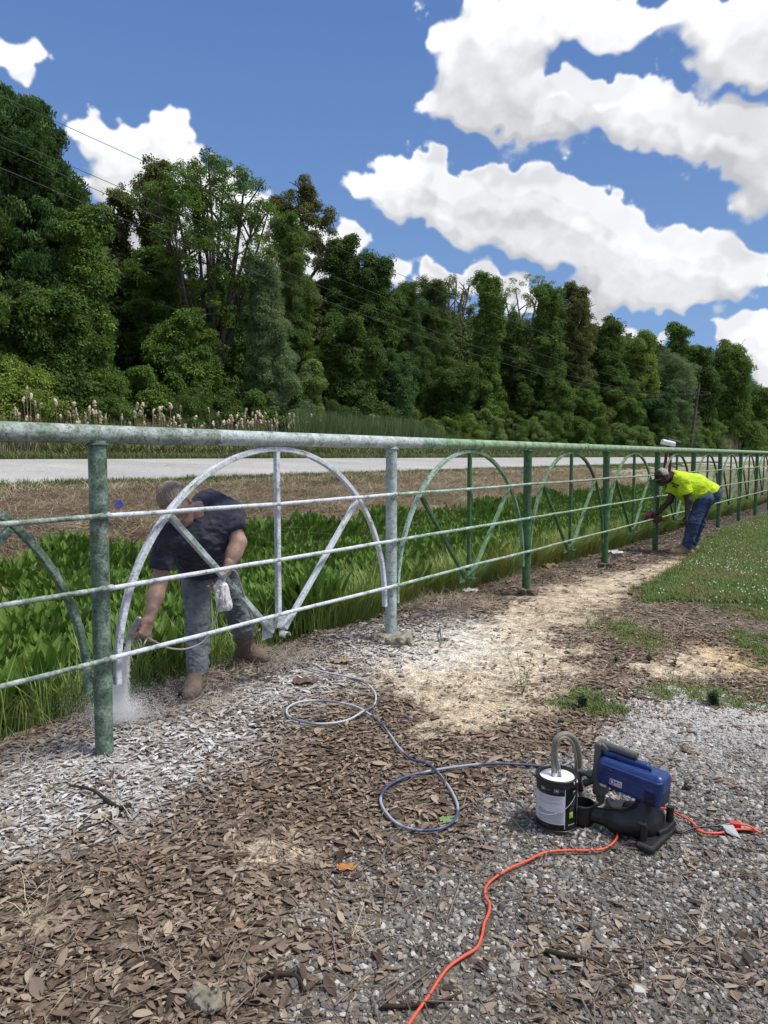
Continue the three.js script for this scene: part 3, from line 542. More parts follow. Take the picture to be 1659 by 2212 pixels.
{
  const SP = 2.44, RAIL = 1.655, base = (i) => W(i * SP, 0), lean = [[-0.012, 0.0], [-0.004, 0], [0.004, 0], [0.012, 0]];
  const fence = thing('pipe_fence', W(0, 0, 0), 'long green pipe fence with arched panels, its near bay freshly sprayed white', 'fence');
  const rows = [1.265, 0.914, 0.566], F0 = -1, F1 = 13;
  const side = W(0, 1).sub(W(0, 0)).normalize();          // across the fence
  const postMat = (i) => (i < 0 ? M.mixed : i === 0 ? M.mixed : i === 1 ? M.whitish : M.green);
  for (let i = F0; i <= F1; i++) {
    const b = base(i), L = lean[i] ?? [0, 0], y0 = H(i * SP, 0) - 0.12;
    const p = wpart('post', [rod(V(b.x + L[0], y0, b.z + L[1]), V(b.x, RAIL - 0.03, b.z), 0.043, 0.043, 20, 6), new THREE.TorusGeometry(0.046, 0.008, 6, 20).rotateX(Math.PI / 2).translate(b.x, RAIL - 0.05, b.z)], postMat(i), fence, i === 0 ? 'fat green pipe post with flaking paint and white overspray' : i === 1 ? 'pipe post half sprayed white' : undefined);
    if (i >= 1 && i <= 3) {                               // cracked lump of concrete round the foot
      const c = W(i * SP - 0.02, i === 1 ? -0.05 : -0.03, H(i * SP, 0)), w = i === 1 ? 0.125 : 0.105, lump = (x, y, z) => { const u = x - c.x, v = y - c.y - 0.02, q = z - c.z, n = n3(x * 9, y * 9, z * 9 + i * 5) * 0.03 + n3(x * 24, y * 24, z * 24) * 0.012; return Math.max(Math.hypot(u, q * 1.15) - w - n * 1.3, Math.abs(v) - 0.042 - n * 0.5); };
      const g = surfaceNets(lump, V(c.x - 0.22, c.y - 0.1, c.z - 0.22), V(c.x + 0.22, c.y + 0.12, c.z + 0.22), 0.012);
      wpart('footing', g, std({ map: shoulderTex, color: i === 1 ? rgb(0.75, 0.74, 0.73) : rgb(0.36, 0.31, 0.26), bumpMap: soilBump, bumpScale: 0.012 }), fence, i === 1 ? 'cracked concrete footing dusted white' : undefined);
    }
  }
  for (let i = F0; i < F1; i++) {
    const s0 = i * SP, mid = s0 + SP / 2 - 0.008, y = (h) => h;
    const tm = i < 0 ? M.mixed : i === 0 ? M.whitish : M.chalk, rm = i < 0 ? M.mist : i === 0 ? M.white : i === 1 ? M.pale : M.rod;
    const left = i < 0 ? M.mixed : i === 0 ? M.white : i === 1 ? M.pale : M.greenLight, am = i < 0 ? M.mixed : i === 0 ? M.white : i === 1 ? M.greenLight : i % 3 ? M.green : M.greenLight, bm = i < 0 ? M.mixed : i === 0 ? M.white : M.green;  // green bays: light on left hoops and right braces is put into the colour
    const A = W(s0, 0, RAIL), B = W(s0 + SP, 0, RAIL);
    const cuts = i === -1 ? [[0, 0.72, M.mixed], [0.72, 1, M.mist]] : i === 0 ? [[0, 0.3, M.mist], [0.3, 0.62, M.whitish], [0.62, 1, M.railWhite]] : i === 1 ? [[0, 0.15, M.whitish], [0.15, 0.3, M.pale], [0.3, 1, tm]] : [[0, 1, tm]];   // the paint comes and goes along the rail
    for (const [a, b, m] of cuts) wpart('top_rail', rod(A.clone().lerp(B, a), A.clone().lerp(B, b), 0.045, 0.045, 22, 4), m, fence, i === 0 ? 'top rail half sprayed white' : undefined);
    if (i === 2 || i === 5) wpart('coupling', rod(W(mid + 0.42, 0, RAIL), W(mid + 0.5, 0, RAIL), 0.051, 0.051, 20), M.chalk, fence);
    rows.forEach((h, k) => {
      const drop = 0.006 * (k - 1), a = W(s0 + 0.02, -0.047, h), b = W(s0 + SP - 0.02, -0.047, h), pts = Array.from({ length: 9 }, (_, q) => { const p = a.clone().lerp(b, q / 8); p.y += drop * Math.sin((q / 8) * Math.PI) + 0.003 * n2(s0 + q, k * 9); return p; });
      const r = rng(700 + i * 7 + k), weld = [a, b].map((p) => { const g = new THREE.IcosahedronGeometry(0.017, 1); g.scale(1 + 0.5 * r(), 1, 1 + 0.5 * r()); g.translate(p.x, p.y, p.z); return g; });
      wpart('rail', [tube(pts, 0.0125, 10), ...weld], rm, fence, i === 0 ? 'thin rail wet with white paint' : undefined);
    });
    // the arch: two half hoops of square tube, legs nearly down to the lowest rail
    const R = 1.14, yc = RAIL - 0.045 - 0.016 - R, hoop = (t0, t1) => Array.from({ length: 23 }, (_, q) => { const t = lerp(t0, t1, q / 22); return W(mid - Math.cos(t) * R, 0.0, yc + Math.sin(t) * R); });
    const legL = W(mid - R, 0.0, yc - 0.04), legR = W(mid + R, 0.0, yc - 0.04);
    wpart('arch', squareTube([legL, ...hoop(0.02, Math.PI / 2)], 0.033, 0.033, side), left, fence, i === 0 ? 'freshly white half arch' : undefined);
    wpart('arch', squareTube([...hoop(Math.PI / 2, Math.PI - 0.02), legR], 0.033, 0.033, side), am, fence, i === 0 ? 'freshly white half arch' : undefined);
    wpart('upright', squareTube([W(mid, 0.0, RAIL - 0.07), W(mid, 0.0, 0.52)], 0.033, 0.033, side), bm, fence, i === 0 ? 'white upright bar in the middle of the arch' : undefined);
    const dx = Math.sqrt(R * R - (rows[0] - 0.02 - yc) ** 2) - 0.02;
    wpart('diagonal_brace', squareTube([W(mid - dx, 0.003, rows[0] - 0.03), W(mid - 0.055, 0.003, 0.46)], 0.033, 0.033, side), i === 0 ? M.whitish : bm, fence, i === 0 ? 'sprayed white diagonal brace' : undefined);
    wpart('diagonal_brace', squareTube([W(mid + dx, 0.003, rows[0] - 0.03), W(mid + 0.055, 0.003, 0.46)], 0.033, 0.033, side), i === 0 ? M.white : i === 1 ? M.greenLight : left, fence, i === 0 ? 'sprayed white diagonal brace' : undefined);
    // gusset plate and the stub of half pipe at the foot of the braces
    const pl0 = [[-0.125, 0.415], [-0.03, 0.42], [-0.045, 0.45], [-0.03, 0.468], [0.03, 0.468], [0.045, 0.45], [0.025, 0.435], [0.105, 0.445], [0.11, 0.565], [-0.105, 0.555]];
    const shp = new THREE.Shape(pl0.map(([x, z]) => new THREE.Vector2(x, z))), g = new THREE.ExtrudeGeometry(shp, { depth: 0.005, bevelEnabled: false }); g.rotateY(Math.atan2(U[1], U[0])); const c = W(mid, 0.024, 0); g.translate(c.x, 0, c.z);
    wpart('gusset_plate', g, i === 0 ? M.whitish : i < 0 ? M.mixed : M.chalk, fence);
    const half = []; for (let q = 0; q <= 8; q++) half.push([Math.cos((q / 8) * Math.PI) * 0.03, Math.sin((q / 8) * Math.PI) * 0.03]);
    const hs = new THREE.Shape([...half.map(([x, z]) => new THREE.Vector2(x, z)), ...half.reverse().map(([x, z]) => new THREE.Vector2(x * 0.86, z * 0.86))]), hg = new THREE.ExtrudeGeometry(hs, { depth: 0.05, bevelEnabled: false }); hg.rotateY(Math.atan2(U[1], U[0])); const hc = W(mid, -0.03, 0.43); hg.translate(hc.x, hc.y, hc.z);
    wpart('pipe_stub', hg, i === 0 ? M.whitish : bm, fence);
  }
}
// ------------------------------------------------------------------ broad-leaved water plants in the ditch
function broadLeaf(seed) {              // stalk from the origin up, blade above; height about 1
  const r = rng(seed), pos = [], st = 0.5 + 0.1 * r(), w = 0.054 + 0.026 * r(), bend = 0.15 + 0.4 * r(), n = 5;
  const P = (t) => [bend * 0.55 * t * t, t - 0.18 * bend * t * t * t, 0.03 * Math.sin(t * 4)];
  const sw = 0.009;
  const q = (a, b, c) => pos.push(...a, ...b, ...c);
  const off = (p, x, y, z) => [p[0] + x, p[1] + y, p[2] + z];
  for (const [a, b] of [[0, st * 0.5], [st * 0.5, st]]) { const p0 = P(a), p1 = P(b); q(off(p0, 0, 0, -sw), off(p0, 0, 0, sw), off(p1, 0, 0, sw)); q(off(p0, 0, 0, -sw), off(p1, 0, 0, sw), off(p1, 0, 0, -sw)); q(off(p0, -sw, 0, 0), off(p0, sw, 0, 0), off(p1, sw, 0, 0)); q(off(p0, -sw, 0, 0), off(p1, sw, 0, 0), off(p1, -sw, 0, 0)); }
  const A = [], B = [], C = [];
  for (let i = 0; i <= n; i++) { const t = i / n, p = P(st + (1 - st) * t), h = w * Math.pow(Math.sin(Math.PI * clamp(Math.pow(t, 0.72))), 0.8), f = 0.35 * h; B.push(p); A.push(off(p, -f, 0.3 * f, -h)); C.push(off(p, -f, 0.3 * f, h)); }
  for (let i = 0; i < n; i++) { q(A[i], B[i], A[i + 1]); q(B[i], B[i + 1], A[i + 1]); q(B[i], C[i], B[i + 1]); q(C[i], C[i + 1], B[i + 1]); }
  return fromTris(pos);
}
const broadGeos = [0, 1, 2, 3, 4].map((k) => broadLeaf(800 + k));
const broadMat = leafMat({ roughness: 0.5, transmission: 0.42, specularIntensity: 0.45 });
{
  const r = rng(801), lists = broadGeos.map(() => []), near = [];
  for (let i = 0; i < 260000; i++) {
    const n = 0.75 + 4.9 * r(), s = -7 + 38 * Math.pow(r(), 1.25), p = W(s, n), Z = -p.z;
    if (Z < 2.2 || Math.abs(p.x) > Z * 0.6 + 0.8 || causeway(s, n) > 0.2) continue;
    if (n < 1.0 + 0.35 * n2(s * 0.9, 3) + (s < -0.2 ? -0.1 : 0) + (s > 0 && s < 2 ? 0.12 : 0) || n > 4.85 + 0.3 * n2(s * 0.5, 9)) continue;
    if (s > 21.5 && r() < smooth(21.5, 24, s) * (n < 3.9 ? 1 : 0.4)) continue;
    const y = H(s, n), hgt = (0.53 + 0.08 * n2(s * 0.8, n * 0.8)) * (0.72 + 0.45 * r()) * (n < 1.5 ? 0.95 : 1), k = Math.floor(r() * 5), wd = hgt * (0.8 + 0.5 * r());
    const m = euler(V(p.x, Math.max(y, -0.3), p.z), (r() - 0.5) * 0.45, r() * 6.283, (r() - 0.5) * 0.45, V(wd, hgt, wd));
    const t = r(); let c = mixc([0.105, 0.205, 0.033], [0.21, 0.34, 0.062], r()); if (t > 0.93) c = mixc(c, [0.23, 0.30, 0.05], r()); if (t < 0.012) c = [0.35, 0.3, 0.12];
    const e = [k, m, c, Z]; if (Z < 4.8 && s < 3) near.push(e); else lists[k].push([m, c]);
    if (s < -1 && r() < 0.1) lists[k].push([m.clone().multiply(new THREE.Matrix4().makeRotationY(1.4)), mixc(c, [0.10, 0.16, 0.06], 0.5)]);
  }
  near.sort((a, b) => a[3] - b[3]);
  const g = thing('water_plants', V(0, 0, 0), 'bed of broad-leaved green water plants filling the ditch behind the fence', 'water plants', null, 'stuff'), cols = new Map();
  near.forEach((e, i) => {
    if (i >= 300) { lists[e[0]].push([e[1], e[2]]); return; }
    const key = e[2].map((c) => Math.round(c * 40)).join(); if (!cols.has(key)) { const m = broadMat.clone(); m.color.setRGB(...e[2]); cols.set(key, m); }
    const m = part('leaf', broadGeos[e[0]], cols.get(key), g); e[1].decompose(m.position, m.quaternion, m.scale);
  });
  lists.forEach((l, k) => instances('leaves', broadGeos[k], broadMat, l, g));
  // stalks and thin grass at the near edge, yellowing towards the right
  const blade = tuftGeo(9, 7, 0.55, 0.07, 0.0042, 0.6), list = [];
  for (let i = 0; i < 16000; i++) {
    const s = -6 + 32 * r(), n = 0.74 + 0.42 * r() + 0.16 * n2(s * 1.1, 4), p = W(s, n); if (-p.z < 2.2 || Math.abs(p.x) > -p.z * 0.6 + 0.5) continue;
    if ((s < 2.4 && r() < 0.86) || (s > 22 && r() < 0.75)) continue;
    const yel = smooth(2.2, 5.5, s) * (0.45 + 0.5 * n2(s * 0.8, 1)) , k = 0.5 + 0.6 * r();
    list.push([euler(V(p.x, H(s, n) - 0.02, p.z), (r() - 0.5) * 0.2, r() * 6.28, (r() - 0.5) * 0.2, V(k, k, k)), r() < clamp(yel) * 0.5 ? mixc([0.42, 0.38, 0.09], [0.58, 0.44, 0.12], r()) : mixc([0.17, 0.27, 0.05], [0.33, 0.43, 0.11], r())]);
  }
  for (let i = 0; i < 3500; i++) { const s = 15 + 14 * r(), n = 0.8 + (s > 22 ? 0.12 : 2.4 * (1 - 0.8 * smooth(19, 22, s))) * r() * r(), p = W(s, n), k = 0.3 + 0.4 * r(); if (s > 22 && r() < 0.6) continue; list.push([euler(V(p.x, H(s, n), p.z), 0, r() * 6.28, 0, k), mixc([0.12, 0.16, 0.04], [0.26, 0.25, 0.08], r())]); }
  tag(instances('marsh_grass', blade, leafMat({ roughness: 0.6 }), list), 'thin marsh grass with yellowing blades along the ditch edge under the fence', 'marsh grass');
}
// ------------------------------------------------------------------ cattails and rushes across the road
{
  const r = rng(901), stalkMat = std({ color: rgb(0.42, 0.34, 0.22), roughness: 0.9 }), headMats = [std({ color: rgb(0.50, 0.42, 0.31), roughness: 1 }), std({ color: rgb(0.46, 0.34, 0.26), roughness: 1 })];
  const heads = [0, 1, 2].map((k) => { const q = rng(910 + k), pts = []; for (let i = 0; i <= 9; i++) { const t = i / 9; pts.push(new THREE.Vector2(0.004 + (0.035 + 0.03 * q()) * Math.pow(Math.sin(Math.PI * clamp(t * 0.96 + 0.02)), 0.6), t * 0.30)); } const g = new THREE.LatheGeometry(pts, 7), p = g.attributes.position; for (let i = 0; i < p.count; i++) p.setXYZ(i, p.getX(i) * (0.75 + 0.5 * q()) + 0.02 * Math.sin(p.getY(i) * 14), p.getY(i), p.getZ(i) * (0.75 + 0.5 * q())); g.computeVertexNormals(); return g; });
  const stalk = rod(V(0, 0, 0), V(0.05, 1, 0.02), 0.012, 0.007, 5, 2);
  const spots = [];
  const add = (x0, x1, count, n0, n1, y0, y1) => { for (let i = 0; i < count; i++) spots.push([lerp(x0, x1, r()), lerp(n0, n1, r()), lerp(y0, y1, r())]); };
  add(5, 300, 38, 22, 25, 1.6, 2.35); add(300, 560, 46, 22, 25.5, 1.6, 2.45); add(500, 700, 60, 22, 25, 1.75, 2.5); add(5, 480, 40, 22, 24, 1.4, 2.1); add(-120, 0, 12, 22, 25, 1.8, 2.3); add(700, 760, 6, 22, 24, 1.7, 2.1);
  spots.push([62, 22.4, 2.75], [66, 22.6, 2.5], [60, 22.9, 2.35]);
  const protos = heads.map((h, k) => { const g = new THREE.Group(); part('stalk', stalk, stalkMat, g); const m = part('seed_head', h, headMats[k % 2], g); m.position.set(0.05, 0.96, 0.02); return g; });
  for (const [px, n, h] of spots) {
    const p = atN(px, 900, n), [s] = SN(p.x, p.z), g = protos[Math.floor(r() * 3)].clone(); g.name = numbered('cattail'); scene.add(g);
    g.position.copy(W(s, n, H(s, n) - 0.05)); g.rotation.set((r() - 0.5) * 0.3, r() * 6.28, (r() - 0.5) * 0.3); g.children[0].scale.y = h; g.children[1].position.y = h * 0.97; g.children[1].scale.set(0.7 + 0.9 * r(), 0.7 + 0.5 * r(), 0.7 + 0.9 * r()); g.children[1].rotation.set((r() - 0.5) * 0.5, 0, (r() - 0.5) * 0.5);
    tag(g, 'fluffy pale cattail on a dry stalk in the ditch across the road', 'cattail', 'cattails across the road');
  }
  const rush = tuftGeo(10, 12, 1.5, 0.25, 0.012, 0.22), green = [], dry = [];
  for (let i = 0; i < 2600; i++) { const px = lerp(640, 1010, Math.pow(r(), 0.9)), n = 21.6 + 3 * r(), p = atN(px, 900, n), [s] = SN(p.x, p.z), k = 1.35 + 0.6 * r() - 0.7 * smooth(880, 1010, px); green.push([euler(W(s, n, H(s, n) - 0.05), 0, r() * 6.28, 0, k), mixc([0.11, 0.18, 0.07], [0.20, 0.28, 0.11], r())]); }
  for (let i = 0; i < 3200; i++) { const px = lerp(-150, 860, r()), n = 21.8 + 3.2 * r(), p = atN(px, 900, n), [s] = SN(p.x, p.z), k = 0.55 + 0.75 * r(); dry.push([euler(W(s, n, H(s, n) - 0.05), (r() - 0.5) * 0.4, r() * 6.28, (r() - 0.5) * 0.4, k), r() < 0.45 ? mixc([0.10, 0.13, 0.04], [0.17, 0.2, 0.07], r()) : mixc([0.30, 0.25, 0.16], [0.44, 0.37, 0.25], r())]); }
  for (let i = 0; i < 260; i++) { const p = atN(lerp(1545, 1640, r()), 940, 20.5 + r() * 2), [s, n] = SN(p.x, p.z), k = 1.6 + 1.2 * r(); dry.push([euler(W(s, n, H(s, n) - 0.05), 0, r() * 6.28, 0, k), mixc([0.34, 0.28, 0.18], [0.48, 0.4, 0.28], r())]); }
  tag(instances('green_rushes', rush, leafMat(), green), 'dense green rushes in the ditch across the road', 'rushes');
  tag(instances('dry_reeds', rush, strawMat, dry), 'dry pale reed stalks standing in the ditch across the road', 'reeds');
}
// ------------------------------------------------------------------ trees
function sprayGeo(seed, kind) {        // a twig's worth of leaves, about 1 m across, normal up
  const r = rng(seed), pos = [], n = kind === 'fine' ? 80 : kind === 'droop' ? 48 : 62;
  for (let i = 0; i < n; i++) {
    const a = r() * 6.283, o = 0.5 * Math.sqrt(r()), x = Math.cos(a) * o, z = Math.sin(a) * o, y = (r() - 0.5) * 0.28 - o * 0.12;
    const L = kind === 'fine' ? 0.075 + 0.05 * r() : kind === 'droop' ? 0.19 + 0.1 * r() : 0.11 + 0.07 * r(), w = L * (kind === 'droop' ? 0.2 : kind === 'fine' ? 0.3 : 0.36);
    const yaw = a + (r() - 0.5) * 2.4, pit = kind === 'droop' ? -0.9 - 0.6 * r() : -0.45 + 0.9 * (r() - 0.5), roll = (r() - 0.5) * 1.2;
    const d = V(Math.cos(yaw) * Math.cos(pit), Math.sin(pit), Math.sin(yaw) * Math.cos(pit)), sd = V(-Math.sin(yaw), 0, Math.cos(yaw)).applyAxisAngle(d, roll), up = V(0, 0, 0).crossVectors(d, sd);
    const b = V(x, y, z), m = b.clone().addScaledVector(d, L * 0.45), t = b.clone().addScaledVector(d, L).addScaledVector(up, 0.12 * L), l = m.clone().addScaledVector(sd, w).addScaledVector(up, -w * 0.35), rr = m.clone().addScaledVector(sd, -w).addScaledVector(up, -w * 0.35);
    pos.push(...b.toArray(), ...l.toArray(), ...t.toArray(), ...b.toArray(), ...t.toArray(), ...rr.toArray());
  }
  return fromTris(pos);
}
const SPRAY = { broad: [1, 2, 3].map((k) => sprayGeo(1000 + k, 'broad')), droop: [1, 2].map((k) => sprayGeo(1010 + k, 'droop')), fine: [1, 2].map((k) => sprayGeo(1020 + k, 'fine')) };
const crownMat = leafMat({ roughness: 0.8, transmission: 0.36, specularIntensity: 0.22 });
const barkTex = texture(512, (u, v) => { const a = vf(u, v, 22, 3, 131), b = vf(u, v * 1, 6, 4, 133), k = 0.42 + 0.4 * (a - 0.5) + 0.3 * (b - 0.5); return [k, k * 0.93, k * 0.84]; }, 1.2);
const barkMats = { dark: std({ map: barkTex, color: rgb(0.55, 0.55, 0.55), bumpMap: barkTex, bumpScale: 0.04, roughness: 0.95 }), grey: std({ map: barkTex, color: rgb(1.1, 1.1, 1.12), bumpMap: barkTex, bumpScale: 0.03, roughness: 0.95 }) };
// profiles: crown radius (0..1) against height in the crown (0 base .. 1 top)
const PROFILE = {
  spire: (t) => (0.16 + 0.84 * Math.pow(clamp(1 - t), 0.62)) * Math.min(1, 0.6 + t * 2) * (0.85 + 0.15 * Math.sin(t * 13)),
  round: (t) => Math.sqrt(clamp(1 - (2 * t - 0.9) ** 2 / 1.25)) , column: (t) => Math.pow(clamp(1 - t), 0.55) * (0.75 + 0.25 * Math.sin(t * 9)) * Math.min(1, 0.55 + t * 2), cone: (t) => Math.pow(clamp(1 - t), 0.75) * Math.min(1, 0.6 + t * 2.5),
  vase: (t) => clamp(0.25 + 1.0 * t) * Math.sqrt(clamp(1 - Math.pow(t, 6))), tall: (t) => (0.78 + 0.22 * Math.sin(t * 7 + 1)) * Math.sqrt(clamp(1 - Math.pow(t, 3.2))),
};
function tree(o) {
  const r = rng(o.seed), { H: h, R, pos } = o, g = thing(o.name ?? 'tree', pos, o.label, o.cat ?? 'tree', o.group), prof = PROFILE[o.profile], cb = (o.base ?? 0.2) * h, ch = h - cb, lean = V((o.lean ?? 0) * h, 0, 0);
  const axis = (t) => V(lean.x * t + 0.03 * h * Math.sin(t * 3 + o.seed), t * h, 0.02 * h * Math.sin(t * 4 + o.seed * 2));
  const wood = [], tips = [], tr = o.trunk ?? 0.02 * h + 0.03, bare = o.bare ?? 0;
  const top = o.fork ?? 0.9;
  wood.push(tube(Array.from({ length: 9 }, (_, i) => axis((i / 8) * top)).map((p) => (p.y === 0 ? V(p.x, -0.3, p.z) : p)), (t) => tr * (1.15 - 0.85 * t * (o.fork ? 0.35 : 1)), 7, false));
  const nl = o.limbs ?? 9;
  for (let i = 0; i < nl; i++) {
    const t0 = o.fork ? o.fork * (0.72 + 0.28 * r()) : 0.3 + 0.55 * (i / nl), a = i * 2.4 + r(), tt = clamp(o.fork ? 0.6 + 0.42 * r() : (t0 * h - cb) / ch + 0.15 + 0.25 * r(), 0.05, 0.98), q = prof(tt) * R * (0.6 + 0.35 * r());
    const b = axis(t0), e = axis((cb + tt * ch) / h); e.x += Math.cos(a) * q; e.z += Math.sin(a) * q; const m = b.clone().lerp(e, 0.5); m.y += (o.fork ? -0.04 : 0.02) * h; m.x += (r() - 0.5) * 0.06 * h; m.z += (r() - 0.5) * 0.06 * h;
    const cv = new THREE.QuadraticBezierCurve3(b, m, e), r0 = tr * (o.fork ? 0.55 : 0.42);
    wood.push(tube(cv.getPoints(6), (t) => r0 * (1 - 0.85 * t) + 0.012, 5, false)); tips.push(e);
    for (let k = 0; k < (o.twigs ?? 3); k++) { const s = cv.getPoint(0.45 + 0.5 * r()), f = s.clone().add(V((r() - 0.5) * R * 0.9, (0.1 + 0.6 * r()) * R * 0.7, (r() - 0.5) * R * 0.9)); const mm = s.clone().lerp(f, 0.5).add(V((r() - 0.5) * 0.2 * R, 0.1 * R, (r() - 0.5) * 0.2 * R)); wood.push(tube(new THREE.QuadraticBezierCurve3(s, mm, f).getPoints(4), (t) => r0 * 0.4 * (1 - 0.8 * t) + 0.008, 4, false)); tips.push(f); }
  }
  part(o.cat === 'shrub' ? 'stem' : 'trunk', wood, barkMats[o.bark ?? 'dark'], g);
  // leaf sprays on clumps that fill the crown's outer part
  const clumps = [], K = Math.round((o.clumps ?? 34) * 1.9);
  for (let i = 0; i < K; i++) {
    const t = Math.pow((i + r()) / K, o.bias ?? 0.95), a = i * 2.39996 + r() * 0.9, q = prof(t) * R * (0.72 + 0.5 * (0.5 + 0.5 * n3(Math.cos(a) * 1.3, t * 4 + o.seed * 7, Math.sin(a) * 1.3))), d = q * (0.3 + 0.7 * Math.sqrt(r())), c = axis((cb + t * ch) / h);
    clumps.push([V(c.x + Math.cos(a) * d, c.y, c.z + Math.sin(a) * d), (0.13 + 0.17 * r()) * Math.min(R, 0.35 * h) * (o.puff ?? 1) * (0.6 + 0.4 * prof(t))]);
  }
  for (const e of tips) if (r() < (o.tipLeaf ?? 0.6)) clumps.push([e, (0.12 + 0.14 * r()) * R * (o.puff ?? 1)]);
  const vol = clumps.reduce((s, c) => s + c[1] * c[1], 0), kinds = SPRAY[o.leaf ?? 'broad'], lists = kinds.map(() => []), [c0, c1] = o.colors, N = o.sprays;
  for (const [c, rad] of clumps) {
    const m = Math.max(3, Math.round((N * rad * rad) / vol)), tone = r();
    for (let i = 0; i < m; i++) {
      const u = r() * 2 - 1, a = r() * 6.283, q = Math.sqrt(1 - u * u), d = V(Math.cos(a) * q, u, Math.sin(a) * q), k = rad * (0.25 + 0.95 * r()); if (d.y < -0.3 && r() < 0.55) d.y *= -1;
      const p = c.clone().addScaledVector(d, k); p.y = Math.max(p.y - 0.1 * k, 0.15);
      const up = d.clone().multiplyScalar(0.8).add(V((r() - 0.5) * 0.8, 0.55, (r() - 0.5) * 0.8)), s = (o.size ?? 0.8) * (0.65 + 0.7 * r());
      const cc = mixc(c0, c1, clamp(tone * 0.6 + r() * 0.5)); if (r() < 0.16) { const w = r() * 0.7; for (let z = 0; z < 3; z++) cc[z] = lerp(cc[z], c1[z] * [1.5, 1.45, 1.2][z], w); }
      lists[Math.floor(r() * kinds.length)].push([place(p, up, r() * 6.283, s), cc]);
    }
  }
  const crown = new THREE.Group(); crown.name = childName(g, o.cat === 'shrub' ? 'foliage' : 'crown'); g.add(crown); crown.userData.kind = 'stuff';
  lists.forEach((l, k) => instances('leaves', kinds[k], crownMat, l, crown));
  return g;
}
const GR = { dark: [[0.061, 0.112, 0.025], [0.121, 0.202, 0.043]], mid: [[0.083, 0.153, 0.029], [0.166, 0.268, 0.053]], light: [[0.137, 0.218, 0.058], [0.253, 0.360, 0.115]], yellow: [[0.147, 0.218, 0.038], [0.264, 0.360, 0.072]], olive: [[0.112, 0.131, 0.043], [0.195, 0.213, 0.072]], grey: [[0.117, 0.186, 0.077], [0.224, 0.317, 0.144]], blue: [[0.054, 0.114, 0.034], [0.107, 0.202, 0.058]] };
